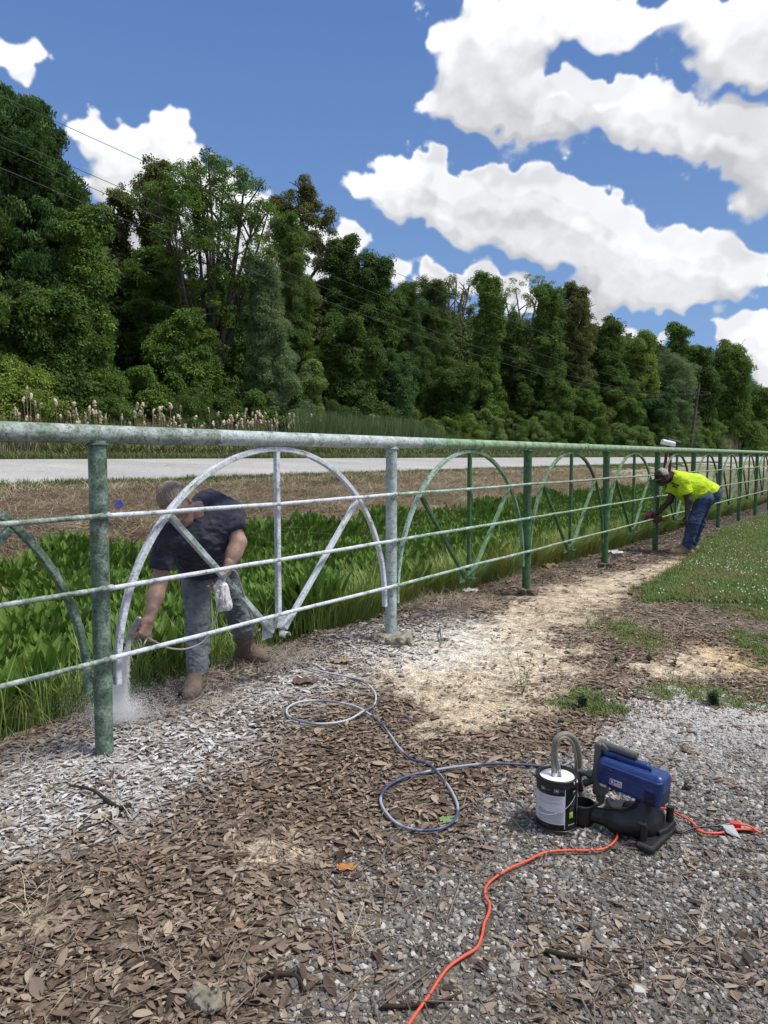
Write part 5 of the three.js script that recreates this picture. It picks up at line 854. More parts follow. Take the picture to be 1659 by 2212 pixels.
  // worn grey jeans
  const hemR = ankR.clone().add(V(0, 0.02, 0)), hemL = ankL.clone().add(V(0, 0.045, 0));
  const jn = [bone(hipC.clone().add(V(0, 0.06, 0.02)), hipC, 0.12, 0.128, 0.04), bone(hipR, hipL, 0.1, 0.1, 0.05), bone(hipR.clone().add(V(0, -0.02, 0)), kneeR, 0.094, 0.068, 0.03), bone(kneeR, hemR, 0.068, 0.062, 0.04), bone(hipL.clone().add(V(0, -0.02, 0)), kneeL, 0.094, 0.07, 0.03), bone(kneeL, hemL, 0.07, 0.064, 0.04)];
  const waist = plane(J(446, 1208, 4.48), V(-0.05, 0.9, 0.42)), fl = plane(hemR, V(0, -1, 0)), fl2 = plane(hemL, V(0.3, -1, 0)), legR = bone(kneeR, hemR, 0.12, 0.12), legL = bone(kneeL, hemL, 0.12, 0.12);
  const jeansF = (f) => (x, y, z) => { const low = smooth(0.75, 0.2, y); let d = f(x, y, z) - (0.008 + 0.006 * low) * folds(x, y, z, 9, 21) - 0.004 * folds(x * 0.6, y * 1.6, z * 0.6, 16, 5); d = Math.max(d, waist(x, y, z)); if (legR.f(x, y, z) < 0.03) d = Math.max(d, fl(x, y, z)); if (legL.f(x, y, z) < 0.03) d = Math.max(d, fl2(x, y, z)); return d; };
  const jeansC = (x, y, z) => { const a = n3(x * 7, y * 5, z * 7), b = n3(x * 24, y * 18, z * 24), w = clamp(0.35 + 0.45 * a + 0.2 * b); return mixc([0.15, 0.175, 0.205], [0.33, 0.36, 0.39], w); };
  wpart('jeans', netOf(jn, 0.009, 0.03, jeansC, jeansF), std({ map: denimTex, vertexColors: true, roughness: 0.9 }), man);
  const tan = std({ color: rgb(0.25, 0.185, 0.14), map: clothTex, roughness: 0.85 }), sole = std({ color: rgb(0.17, 0.13, 0.10), roughness: 0.9 });
  boot(ankR, V(-0.05, 0, 1), footR.y, 0.98, man, tan, sole, ankR.clone().add(V(0, 0.055, 0)));
  boot(ankL, V(0.78, 0, 0.55), footL.y, 1.0, man, tan, sole, ankL.clone().add(V(-0.005, 0.08, 0)));
  Object.assign(GUN, { wrR, handR: J(309, 1374, 3.83), wrL, handL: J(481, 1262, 4.05), shR });
}
// ---- the man in yellow: bent over beside the fence, seen from his left
const TOOL = {};
{
  const J = atZ, hipN = J(1520, 1078, 10.9), hipF = J(1524, 1074, 11.2), hipC = J(1523, 1070, 11.05), kneeN = J(1497, 1131, 10.86), kneeF = J(1510, 1128, 11.28), footN = onGround(1474, 1199), footF = onGround(1490, 1191);
  const ankN = V(footN.x + 0.07, footN.y + 0.1, footN.z), ankF = V(footF.x + 0.03, footF.y + 0.1, footF.z);
  const shN = J(1474, 1040, 10.82), shF = J(1461, 1042, 11.24), mid = J(1499, 1054, 11.05), belly = J(1496, 1066, 11.05), chest = J(1474, 1042, 11.05), neck = J(1456, 1028, 11.05);
  const head = J(1430, 1031, 11.04), up = V(-0.34, 0.92, 0.05), fwd = V(-0.9, -0.42, 0.1);
  const elN = J(1488, 1082, 10.76), wrN = J(1484, 1113, 10.74), elF = J(1447, 1081, 11.2), wrF = J(1421, 1108, 11.1);
  const man = thing('person', V(footN.x, footN.y, footN.z), 'person in a bright yellow t-shirt, blue jeans and cap bent over at a green post', 'person');
  const skin = new THREE.MeshPhysicalMaterial({ color: rgb(0.052, 0.028, 0.022), map: skinTex, roughness: 0.5 });
  const hd = headPrims(head, up, fwd);
  const hN = handPrims(wrN, V(-0.12, -1, 0), V(-1, 0, -0.3), 1, [0.5, 0.55, 0.6, 0.65], 0.4, 1.1), hF = handPrims(wrF, V(-0.8, -0.4, 0.1), V(-0.35, -0.8, 0.3), -1, [0.8, 0.9, 1, 1], 0.6, 1.1);
  const body = [bone(hipC, mid, 0.15, 0.17, 0.06), bone(mid, chest, 0.165, 0.14, 0.06), bone(shN, shF, 0.08, 0.08, 0.06), bone(chest, neck, 0.11, 0.07, 0.05), bone(neck, hd.P(0, -0.06, -0.03), 0.066, 0.062, 0.04), bone(shN, elN, 0.066, 0.052, 0.03), bone(elN, wrN, 0.054, 0.034, 0.03), bone(shF, elF, 0.066, 0.052, 0.03), bone(elF, wrF, 0.054, 0.034, 0.03), bone(hipN, kneeN, 0.09, 0.06, 0.04), bone(kneeN, ankN, 0.058, 0.04, 0.03), bone(hipF, kneeF, 0.09, 0.06, 0.04), bone(kneeF, ankF, 0.058, 0.04, 0.03)];
  wpart('body', merge([netOf(body, 0.013, 0.03), netOf([hd, bone(neck, hd.P(0, -0.07, -0.03), 0.066, 0.06, 0.03)], 0.006, 0.01), netOf(hN, 0.0045, 0.012), netOf(hF, 0.0045, 0.012)]), skin, man);
  const slN = shN.clone().lerp(elN, 0.66), slF = shF.clone().lerp(elF, 0.66);
  const sh = [bone(J(1532, 1066, 11.05), mid, 0.175, 0.195, 0.08), bone(mid, chest, 0.195, 0.16, 0.08), bone(belly, J(1480, 1056, 11.05), 0.19, 0.16, 0.08), bone(shN, shF, 0.1, 0.1, 0.07), bone(chest, neck, 0.135, 0.085, 0.06), bone(J(1497, 1055, 11.05), J(1480, 1052, 11.05), 0.2, 0.16, 0.08)];
  const hem = plane(J(1517, 1071, 11.05), V(-0.47, 0.88, 0)), cN = plane(slN, elN.clone().sub(shN)), cF = plane(slF, elF.clone().sub(shF)), sN = bone(shN, slN.clone().lerp(elN, 0.5), 0.1, 0.105), sF = bone(shF, slF.clone().lerp(elF, 0.5), 0.1, 0.105), collar = bone(neck.clone().lerp(head, 0.2), head, 0.075, 0.12);
  const shirtF = (f) => (x, y, z) => { const w = 0.009 * folds(x, y, z, 3.6, 31) + 0.002 * folds(x, y, z, 9, 38); let d = smin(Math.max(f(x, y, z), -hem(x, y, z)), Math.max(sN.f(x, y, z), cN(x, y, z)), 0.04); d = smin(d, Math.max(sF.f(x, y, z), cF(x, y, z)), 0.04); return Math.max(d - w, -collar.f(x, y, z)); };
  const shirt = wpart('t_shirt', netOf(sh, 0.012, 0.16, null, shirtF), new THREE.MeshPhysicalMaterial({ color: rgb(0.66, 0.92, 0.015), map: clothTex, roughness: 0.85 }), man);
  const c = document.createElement('canvas'); c.width = 128; c.height = 64; const x = c.getContext('2d'); x.clearRect(0, 0, 128, 64); x.strokeStyle = 'rgba(30,40,30,1)'; x.lineWidth = 5; const r = rng(66);
  for (const row of [20, 46]) { x.beginPath(); for (let px = row === 20 ? 8 : 24; px < (row === 20 ? 120 : 104); px += 7) { x.moveTo(px, row - 9 * r()); x.lineTo(px + 4 * r(), row + 8); x.lineTo(px + 6, row - 6 * r()); } x.stroke(); }
  const pt = new THREE.CanvasTexture(c); pt.colorSpace = THREE.SRGBColorSpace;
  man.updateMatrixWorld(true);
  const dg = new DecalGeometry(shirt, J(1459, 1048, 10.9), new THREE.Euler(0, -0.55, -0.25), V(0.16, 0.1, 0.5));
  if (dg.attributes.position.count) wpart('chest_print', dg, new THREE.MeshStandardMaterial({ map: pt, transparent: true, roughness: 0.9, polygonOffset: true, polygonOffsetFactor: -2 }), man);
  const jn = [bone(J(1535, 1066, 11.05), hipC, 0.16, 0.165, 0.06), bone(hipN, hipF, 0.13, 0.13, 0.05), bone(hipN, kneeN, 0.112, 0.088, 0.05), bone(kneeN, ankN.clone().add(V(0, 0.03, 0)), 0.088, 0.075, 0.05), bone(hipF, kneeF, 0.11, 0.086, 0.05), bone(kneeF, ankF.clone().add(V(0, 0.03, 0)), 0.084, 0.075, 0.05)];
  const low = plane(ankN.clone().add(V(0, -0.01, 0)), V(0, -1, 0)), waist = plane(J(1516, 1064, 11.05), V(-0.47, 0.88, 0));
  const jF = (f) => (a, y, z) => { const k = smooth(0.8, 0.25, y); return Math.max(f(a, y, z) - (0.005 + 0.008 * k) * folds(a, y, z, 7, 41) - 0.003 * folds(a, y * 1.5, z, 14, 45), low(a, y, z), waist(a, y, z)); };
  const jC = (a, y, z) => { const w = clamp(0.4 + 0.5 * n3(a * 6, y * 4, z * 6) + 0.2 * n3(a * 26, y * 16, z * 26)); return mixc([0.022, 0.05, 0.12], [0.07, 0.13, 0.25], w); };
  wpart('jeans', netOf(jn, 0.012, 0.04, jC, jF), std({ map: denimTex, vertexColors: true, roughness: 0.9 }), man);
  const tan = std({ color: rgb(0.33, 0.25, 0.165), map: clothTex, roughness: 0.85 }), sole = std({ color: rgb(0.24, 0.17, 0.11), roughness: 0.9 });
  boot(ankN, V(-1, 0, 0.06), footN.y, 1.22, man, tan, sole, ankN.clone().add(V(0, 0.09, 0))); boot(ankF, V(-1, 0, 0.1), footF.y, 1.22, man, tan, sole, ankF.clone().add(V(0, 0.09, 0)));
  // cap: dark front, pale mesh back, brim
  const dome = blob(hd.P(0, 0.04, -0.012), hd.X, hd.Y, hd.Z, 0.088, 0.1, 0.108), cut = plane(hd.P(0, 0.03, 0), hd.Y.clone().addScaledVector(hd.Z, -0.12)), seam = plane(hd.P(0, 0.04, 0.012), hd.Z);
  const capBox = [head.clone().subScalar(0.17), head.clone().addScalar(0.17)];
  const cap = wpart('cap', surfaceNets((x, y, z) => Math.max(dome.f(x, y, z), -cut(x, y, z), seam(x, y, z) ), ...capBox, 0.007), std({ color: rgb(0.42, 0.41, 0.38), map: clothTex, roughness: 0.9 }), man, 'pale mesh-backed cap with a dark front');
  wpart('front_panel', surfaceNets((x, y, z) => Math.max(dome.f(x, y, z) - 0.002, -cut(x, y, z), -seam(x, y, z)), ...capBox, 0.007), std({ color: rgb(0.045, 0.05, 0.045), map: clothTex, roughness: 0.9 }), cap);
  const bc = hd.P(0, 0.018, 0.075), brim = blob(bc, hd.X, hd.Y, hd.Z, 0.085, 0.02, 0.105);
  wpart('brim', surfaceNets((x, y, z) => { const u = (x - head.x) * hd.X.x + (y - head.y) * hd.X.y + (z - head.z) * hd.X.z, sag = bc.clone().addScaledVector(hd.Y, -2.2 * u * u); const h = (x - sag.x) * hd.Y.x + (y - sag.y) * hd.Y.y + (z - sag.z) * hd.Y.z; return Math.max(brim.f(x + hd.Y.x * 2.2 * u * u, y + hd.Y.y * 2.2 * u * u, z + hd.Y.z * 2.2 * u * u), Math.abs(h) - 0.006, -seam(x, y, z) + 0.03); }, bc.clone().subScalar(0.14), bc.clone().addScalar(0.14), 0.006), std({ color: rgb(0.07, 0.075, 0.065), map: clothTex, roughness: 0.9 }), cap);
  // sunglasses pushed up on the cap
  const sg = thing('sunglasses', hd.P(0, 0.1, 0.09), 'dark sunglasses pushed up on the cap of the man in yellow', 'sunglasses'), blk = std({ color: rgb(0.012, 0.012, 0.014), roughness: 0.25 });
  for (const q of [1, -1]) { wpart('lens', [new THREE.SphereGeometry(0.026, 10, 8).scale(1, 0.75, 0.35)].map((g) => g.applyMatrix4(new THREE.Matrix4().makeBasis(hd.X, hd.Y, hd.Z)).translate(...hd.P(q * 0.034, 0.095, 0.102).toArray())), blk, sg); wpart('temple', rod(hd.P(q * 0.066, 0.1, 0.098), hd.P(q * 0.09, 0.045, -0.02), 0.0045, 0.0045, 6), blk, sg); }
  wpart('bridge', rod(hd.P(-0.034, 0.1, 0.112), hd.P(0.034, 0.1, 0.112), 0.004, 0.004, 6), blk, sg);
  Object.assign(TOOL, { wrF, hand: J(1414, 1113, 11.06) });
}
// ------------------------------------------------------------------ the spray gun, its mist, the rag and the long hose
const metalMat = std({ color: rgb(0.42, 0.41, 0.40), metalness: 0.55, roughness: 0.42, map: clothTex }), blackPlastic = std({ color: rgb(0.018, 0.018, 0.02), roughness: 0.42 }), dullWhite = std({ color: rgb(0.62, 0.62, 0.62), roughness: 0.7, map: clothTex });
const nozzle = atZ(279, 1383, 3.8);
{
  const J = (x, y, z = 3.81) => atZ(x, y, z), g = thing('spray_gun', J(296, 1372), 'silver spray gun dusted white, held low in the bent man\'s right hand', 'spray gun');
  wpart('barrel', [rod(J(300, 1338), J(292, 1352), 0.017, 0.021, 16), rod(J(292, 1352), J(286, 1366), 0.022, 0.019, 16), rod(J(286, 1366), J(281, 1377), 0.023, 0.02, 16), new THREE.SphereGeometry(0.017, 12, 8).translate(...J(300.5, 1337).toArray())], metalMat, g);
  wpart('retaining_nut', rod(J(287, 1364), J(284.5, 1369), 0.026, 0.026, 6), metalMat, g);
  wpart('handle', [squareTube([J(296, 1352, 3.82), J(309, 1366, 3.84), J(319, 1377, 3.86)], 0.026, 0.034, V(0, 0, 1)), rod(J(318, 1376, 3.86), J(326, 1383, 3.87), 0.012, 0.012, 10)], metalMat, g);
  wpart('trigger_guard', tube(curve([J(287, 1372), J(293, 1388), J(301, 1405), J(306, 1404), J(312, 1390), J(318, 1378, 3.85)], 24), 0.0055, 8), metalMat, g);
  wpart('trigger', tube(curve([J(292, 1360), J(296, 1372), J(303, 1384), J(306, 1390)], 12), 0.0055, 8), metalMat, g);
  const ring = curve([J(272, 1374), J(268, 1381), J(271, 1388), J(279, 1389), J(286, 1385), J(287, 1378)], 20);
  wpart('tip_guard', [tube(ring, 0.0075, 8), rod(J(282, 1374), J(271, 1377), 0.011, 0.006, 8)], dullWhite, g);
}
{
  const r = rng(1501), list = [], n = 70000;
  const gr = onGround(262, 1560);
  for (let i = 0; i < n; i++) {
    const kind = r(); let p, s;
    if (kind < 0.62) { const t = Math.pow(r(), 0.75), w = 0.012 + 0.10 * t, g = () => (r() + r() + r() - 1.5) / 1.5; p = nozzle.clone().lerp(V(gr.x - 0.02, gr.y + 0.06, gr.z + 0.0), t).add(V(g() * w * 0.9 - 0.02 * t, 0, g() * w * 0.45)); s = 0.0007 + 0.0006 * r(); }
    else { const g = () => (r() + r() + r() + r() - 2) / 1.4; const q = r() < 0.62; p = V(gr.x + (q ? 0.0 : 0.04) + g() * (q ? 0.16 : 0.36), gr.y + 0.02 + Math.abs(g()) * (q ? 0.16 : 0.2), gr.z + 0.02 + g() * (q ? 0.12 : 0.2)); s = 0.0006 + 0.0006 * r(); }
    if (p.y < HW(p.x, p.z)) continue;
    list.push([euler(p, r() * 6, r() * 6, 0, V(s, s * 1.4, s)), null]);
  }
  tag(instances('spray_mist', new THREE.OctahedronGeometry(1, 0), std({ color: rgb(0.86, 0.87, 0.88), roughness: 1 }), list), 'white paint mist drifting down from the spray gun to the leaves', 'paint mist');
}
{
  const c = atZ(481, 1268, 4.04), g = thing('rag', c, 'white crumpled rag hanging from the bent man\'s left hand', 'rag');
  const a = [bone(atZ(481, 1258, 4.03), atZ(478, 1290, 4.0), 0.016, 0.03, 0.02), bone(atZ(478, 1285, 4.0), atZ(475, 1315, 4.0), 0.03, 0.018, 0.02), bone(atZ(484, 1268, 4.0), atZ(490, 1308, 3.99), 0.022, 0.03, 0.02), bone(atZ(476, 1258, 4.03), atZ(467, 1268, 4.02), 0.014, 0.016, 0.02)];
  wpart('cloth', netOf(a, 0.0055, 0.02, null, (f) => (x, y, z) => f(x, y, z) - 0.006 * folds(x * 1.6, y * 0.35, z * 1.6, 18, 4)), std({ color: rgb(0.84, 0.83, 0.82), map: clothTex, roughness: 0.95 }), g);
}
{
  const up = (x, y, z) => atZ(x, y, z), gd = (x, y, l = 0.008) => onGround(x, y, l);
  const h = thing('paint_hose', gd(800, 1500, 0), 'long grey-blue paint hose lying in two loops between the man and the sprayer', 'hose');
  const whip = [up(325, 1383, 3.87), up(345, 1391, 3.86), up(362, 1399, 3.87), up(400, 1402, 3.9), up(440, 1385, 3.95), up(462, 1350, 3.97), up(472, 1310, 3.97), up(478, 1275, 3.97), up(482, 1260, 4.0), up(494, 1238, 4.02), up(503, 1231, 4.03), up(512, 1240, 4.05), up(520, 1265, 4.1), up(531, 1300, 4.18), up(545, 1340, 4.3), up(556, 1362, 4.42)];
  const main = HOSE;
  wpart('whip_hose', tube(curve(whip, 120), 0.0052, 8), std({ color: rgb(0.40, 0.40, 0.42), roughness: 0.6, map: clothTex }), h, 'thin grey end of the hose near the gun');
  const all = curve([whip[whip.length - 1], ...main], 400), cut = 300;
  wpart('hose', tube(all.slice(0, cut + 1), 0.0062, 10), std({ map: texture(256, (u, v) => mixc(S(178, 182, 188), S(100, 108, 128), smooth(0.5, 0.75, vf(u, v, 4, 5, 191))), 0.5), roughness: 0.5 }), h, 'part of the hose coated grey with overspray');
  const tail = [...all.slice(cut), ...curve([main[main.length - 1], onGround(1200, 1668, 0.02), onGround(1240, 1672, 0.06), atZ(1262, 1667, 2.98), atZ(1285, 1679, 2.9), atZ(1300, 1686, 2.87)], 30).slice(1)];
  wpart('hose', tube(tail, 0.0062, 10), std({ map: texture(256, (u, v) => mixc(S(60, 72, 108), S(158, 165, 178), smooth(0.40, 0.52, vf(u, v, 3, 5, 193))), 0.6), roughness: 0.45 }), h, 'blue part of the hose nearest the sprayer');
  wpart('swivel', rod(up(325, 1383, 3.87), up(338, 1388, 3.865), 0.0095, 0.0095, 8), metalMat, h);
}
// ------------------------------------------------------------------ the paint can
const CAN = V(0.706, 0, -2.80); CAN.y = HW(CAN.x, CAN.z) + 0.006;
{
  const r0 = 0.083, hh = 0.205, g = thing('paint_can', CAN, 'open black-labelled gallon can full of white paint beside the sprayer', 'paint can');
  const c = document.createElement('canvas'); c.width = 1024; c.height = 512; const x = c.getContext('2d'), U2 = (th) => (((th / (2 * Math.PI)) % 1) + 1) % 1 * 1024;
  x.fillStyle = '#0b0b0d'; x.fillRect(0, 0, 1024, 512);
  const aL = -2.3, aR = 0.17, X = (t) => 512 + (lerp(aL, aR, t) / (2 * Math.PI)) * 1024;    // canvas turned half way so that the label does not wrap
  x.fillStyle = '#c9cbd6'; x.fillRect(X(0), 110, X(0.985) - X(0), 330); x.fillStyle = '#15151a'; x.fillRect(X(0), 20, X(0.985) - X(0), 96);
  x.fillStyle = '#d8dae2'; x.fillRect(X(0.985), 20, 5, 470);
  const rr = rng(71), line = (x0, y0, w, col, lw) => { x.fillStyle = col; let q = x0; while (q < x0 + w) { const l = 4 + 16 * rr(); x.fillRect(q, y0, Math.min(l, x0 + w - q), lw); q += l + 3; } };
  for (let i = 0; i < 8; i++) line(X(0.42), 132 + i * 11 + (i > 4 ? 8 : 0), (X(0.95) - X(0.42)) * (i === 4 || i === 7 ? 0.6 : 0.9 + 0.1 * rr()), 'rgba(60,60,72,0.75)', 3);
  line(X(0.42), 120, 60, 'rgba(30,30,40,0.9)', 4);
  x.fillStyle = 'rgba(120,40,50,0.8)'; x.fillRect(X(0.43), 292, 40, 6);
  for (let i = 0; i < 15; i++) line(X(0.43), 304 + i * 8.6, X(0.96) - X(0.43), 'rgba(50,50,62,0.72)', i < 2 ? 5 : 3);
  for (let i = 0; i < 24; i++) line(X(0.06), 130 + i * 12, (X(0.36) - X(0.06)) * (0.5 + 0.5 * rr()), 'rgba(70,70,82,0.6)', 3);
  x.strokeStyle = '#d5d6da'; x.lineWidth = 3; for (const t of [0.5, 0.78]) { x.strokeRect(X(t), 42, 34, 34); x.fillStyle = '#d5d6da'; x.beginPath(); x.arc(X(t) + 17, 59, 9, 0, 7); x.fill(); line(X(t) + 42, 48, 40, 'rgba(215,216,220,0.7)', 2.5); line(X(t) + 42, 56, 50, 'rgba(215,216,220,0.6)', 2.5); line(X(t) + 42, 64, 36, 'rgba(215,216,220,0.6)', 2.5); }
  line(X(0.3), 96, 150, 'rgba(200,200,206,0.6)', 3); line(X(0.25), 462, 180, 'rgba(190,190,196,0.6)', 3); line(X(0.3), 474, 130, 'rgba(190,190,196,0.5)', 3);
  const bx = X(1.06); for (let i = 0; i < 11; i++) line(bx + 14, 178 + i * 9 + (i > 6 ? 14 : 0), i > 6 ? 46 : 62, 'rgba(196,196,202,0.6)', 3);
  x.fillStyle = '#7fae2c'; x.beginPath(); x.roundRect(bx + 12, 300, 38, 72, 5); x.fill(); x.fillStyle = '#e8f0d8'; x.beginPath(); x.arc(bx + 31, 322, 10, 0, 7); x.fill(); x.fillStyle = '#7fae2c'; x.beginPath(); x.moveTo(bx + 31, 312); x.lineTo(bx + 37, 328); x.lineTo(bx + 25, 328); x.fill(); line(bx + 20, 338, 22, 'rgba(230,240,215,0.8)', 2.5);
  x.font = 'bold 19px sans-serif'; line(bx + 4, 442, 66, 'rgba(210,210,214,0.85)', 11); line(bx + 60, 384, 14, 'rgba(210,210,214,0.7)', 4);
  x.fillStyle = '#c8cad0'; x.fillRect(X(1.34), 110, 5, 380);
  const t = new THREE.CanvasTexture(c); t.colorSpace = THREE.SRGBColorSpace; t.wrapS = THREE.RepeatWrapping; t.offset.x = 0.5;
  part('body', new THREE.CylinderGeometry(r0, r0, hh - 0.02, 64, 1, true).translate(0, hh / 2 - 0.004, 0), std({ map: t, roughness: 0.34 }), g);
  part('label_seam_ring', [new THREE.TorusGeometry(r0 + 0.001, 0.0035, 8, 56).rotateX(Math.PI / 2).translate(0, 0.004, 0), new THREE.CylinderGeometry(r0 + 0.002, r0 + 0.002, 0.02, 56, 1, true).translate(0, hh - 0.016, 0)], blackPlastic, g).name = 'bottom_ring';
  const rim = []; for (const [a, b] of [[r0 - 0.014, -0.012], [r0 - 0.012, -0.001], [r0 - 0.008, 0.002], [r0 - 0.006, -0.004], [r0 - 0.002, -0.004], [r0 + 0.001, 0.003], [r0 + 0.004, 0.001], [r0 + 0.003, -0.01], [r0, -0.02]]) rim.push(new THREE.Vector2(a, hh + b));
  part('rim', new THREE.LatheGeometry(rim, 56), blackPlastic, g);
  part('paint', new THREE.CircleGeometry(r0 - 0.013, 48).rotateX(-Math.PI / 2).translate(0, hh - 0.008, 0), new THREE.MeshPhysicalMaterial({ color: rgb(0.86, 0.87, 0.87), roughness: 0.12, clearcoat: 0.4 }), g);
  const e0 = 0.70, pts = []; for (let i = 0; i <= 30; i++) { const f = i / 30, th = e0 - Math.PI * f, sag = Math.sin(Math.PI * f), rad = r0 + 0.004 + 0.012 * Math.sin(Math.PI * f); pts.push(V(Math.sin(th) * rad, 0.148 - 0.075 * Math.pow(sag, 0.9), Math.cos(th) * rad)); }
  part('bail_handle', tube(pts, 0.0017, 8), std({ color: rgb(0.75, 0.75, 0.77), metalness: 0.9, roughness: 0.25 }), g);
  for (const th of [e0, e0 - Math.PI]) part('ear', new THREE.CylinderGeometry(0.012, 0.015, 0.006, 18).rotateX(Math.PI / 2).rotateY(th).translate(Math.sin(th) * (r0 + 0.002), 0.152, Math.cos(th) * (r0 + 0.002)), blackPlastic, g);
  const drip = []; const dr = rng(5); for (let i = 0; i < 5; i++) { const th = 0.5 + 0.5 * dr(); drip.push(new THREE.SphereGeometry(0.003, 8, 6).scale(1, 1 + dr() * 1.5, 1).translate(Math.sin(th) * (r0 + 0.003), hh - 0.002 - 0.006 * dr(), Math.cos(th) * (r0 + 0.003))); }
  part('paint_drip', drip, std({ color: rgb(0.85, 0.85, 0.85), roughness: 0.3 }), g);
}
// ------------------------------------------------------------------ the blue paint sprayer
{
  const o = V(0.985, 0, -2.80); o.y = HW(o.x, o.z) + 0.004;
  const g = thing('paint_sprayer', o, 'blue electric paint sprayer on a black stand standing on the gravel', 'paint sprayer'); g.rotation.y = -0.75;
  const blue = new THREE.MeshPhysicalMaterial({ map: texture(256, (u, v) => mixc(S(20, 48, 108), S(38, 64, 122), smooth(0.5, 0.75, vf(u, v, 6, 5, 201))), 0.4), roughness: 0.38, clearcoat: 0.2, clearcoatRoughness: 0.4 }), dark = std({ color: rgb(0.009, 0.009, 0.011), roughness: 0.42, bumpMap: soilBump, bumpScale: 0.002 }), grey = std({ color: rgb(0.12, 0.125, 0.13), roughness: 0.5, map: clothTex });
  const body = new THREE.Group(); body.position.set(0.045, 0.212, 0.035); body.scale.setScalar(0.9); body.rotation.z = -0.06;
  const inBody = (geo) => { const l = Array.isArray(geo) ? geo : [geo]; body.updateMatrix(); return l.map((q) => q.applyMatrix4(body.matrix)); };
  // motor cover: a long box with rounded edges, wider at the belly, tapering to the pump end
  const cover = new RoundedBoxGeometry(0.30, 0.145, 0.13, 6, 0.03), cp = cover.attributes.position;
  for (let i = 0; i < cp.count; i++) { const X = cp.getX(i), Y = cp.getY(i), Z = cp.getZ(i), t = clamp(X / 0.30 + 0.5); cp.setXYZ(i, X, Y * (0.93 + 0.07 * t) + (Y < 0 ? 0.012 * (1 - t) : 0), Z * (0.9 + 0.1 * t) * (Y > 0.05 ? 0.93 : 1)); } cover.computeVertexNormals();
  part('motor_cover', inBody(cover), blue, g);
  const ridge = new RoundedBoxGeometry(0.21, 0.03, 0.046, 4, 0.012), rp = ridge.attributes.position; for (let i = 0; i < rp.count; i++) if (rp.getX(i) > 0.06) rp.setZ(i, rp.getZ(i) * 0.7); ridge.computeVertexNormals(); ridge.rotateZ(-0.02).translate(-0.035, 0.078, 0);
  part('top_ridge', inBody(ridge), blue, g);
  part('carry_handle', inBody([tube([V(-0.155, 0.108, 0.0), V(-0.06, 0.11, 0), V(0.01, 0.108, 0)], 0.0165, 16, false), tube([V(0.0105, 0.108, 0), V(-0.05, 0.108, 0)], 0.0105, 14, true)]), grey, g);
  part('handle_bracket', inBody([new RoundedBoxGeometry(0.032, 0.205, 0.07, 4, 0.012).translate(-0.162, 0.018, 0), new RoundedBoxGeometry(0.05, 0.03, 0.045, 3, 0.01).rotateZ(-0.5).translate(-0.138, 0.1, 0)]), grey, g);
  part('side_panel_groove', inBody([tube(curve([V(-0.115, 0.032, 0.060), V(-0.05, 0.028, 0.0625), V(0.055, 0.022, 0.0648)], 10), 0.0022, 6), tube(curve([V(-0.115, 0.032, 0.060), V(-0.113, -0.028, 0.060), V(-0.09, -0.045, 0.0612), V(0.05, -0.048, 0.0646)], 16), 0.0022, 6)]), blue, g).name = 'panel_ridge';
  // vents at the motor end, on the side and round the corner
  for (let i = 0; i < 7; i++) { const y = -0.003 - i * 0.0086; part('vent_slot', inBody([new RoundedBoxGeometry(0.052, 0.0042, 0.006, 2, 0.0015).translate(0.106, y, 0.0642), new RoundedBoxGeometry(0.006, 0.0042, 0.075, 2, 0.0015).translate(0.1488, y, 0)]), dark, g); }
  part('switch', inBody([new RoundedBoxGeometry(0.018, 0.012, 0.014, 3, 0.004).translate(-0.075, 0.028, 0.062)]), dark, g);
  for (const q of [-0.09, 0.07]) part('cover_screw', inBody(new THREE.CylinderGeometry(0.006, 0.006, 0.008, 12).rotateX(Math.PI / 2).translate(q + 0.01, 0.079, 0.02)), dark, g);
  // stickers
  const sticker = (w, h, paintIt) => { const c = document.createElement('canvas'); c.width = w; c.height = h; paintIt(c.getContext('2d')); const t = new THREE.CanvasTexture(c); t.colorSpace = THREE.SRGBColorSpace; return std({ map: t, roughness: 0.4 }); };
  part('flag_sticker', inBody(new THREE.BoxGeometry(0.056, 0.027, 0.0012).translate(-0.05, -0.018, 0.0622)), sticker(256, 124, (x) => {
    x.fillStyle = '#d9dbe6'; x.fillRect(0, 0, 256, 124); x.fillStyle = '#27408e'; x.fillRect(8, 22, 84, 94); x.fillStyle = '#e6e8f0'; x.beginPath(); x.moveTo(30, 34); x.lineTo(52, 28); x.lineTo(62, 48); x.lineTo(80, 52); x.lineTo(62, 76); x.lineTo(56, 108); x.lineTo(42, 96); x.lineTo(34, 64); x.fill();
    for (let i = 0; i < 11; i++) { x.fillStyle = i % 2 ? '#e0dfe6' : '#a04450'; x.fillRect(102, 24 + i * 8, 146, 8); } x.fillStyle = '#2d4690'; x.fillRect(102, 24, 58, 40); x.fillStyle = '#55607a'; x.fillRect(12, 8, 76, 6);
  }), g);
  part('white_sticker', inBody(new THREE.BoxGeometry(0.03, 0.016, 0.0012).translate(-0.108, -0.052, 0.0605)), sticker(128, 64, (x) => { x.fillStyle = '#10131c'; x.fillRect(0, 0, 128, 64); x.fillStyle = '#d4d8e0'; x.fillRect(0, 8, 128, 44); x.fillStyle = '#17233a'; for (const [a, b, w] of [[8, 14, 20], [36, 24, 18], [62, 14, 22], [94, 22, 26]]) { x.fillRect(a, b, w, 9); x.fillRect(a + 4, b + 16, w - 6, 9); } }), g);
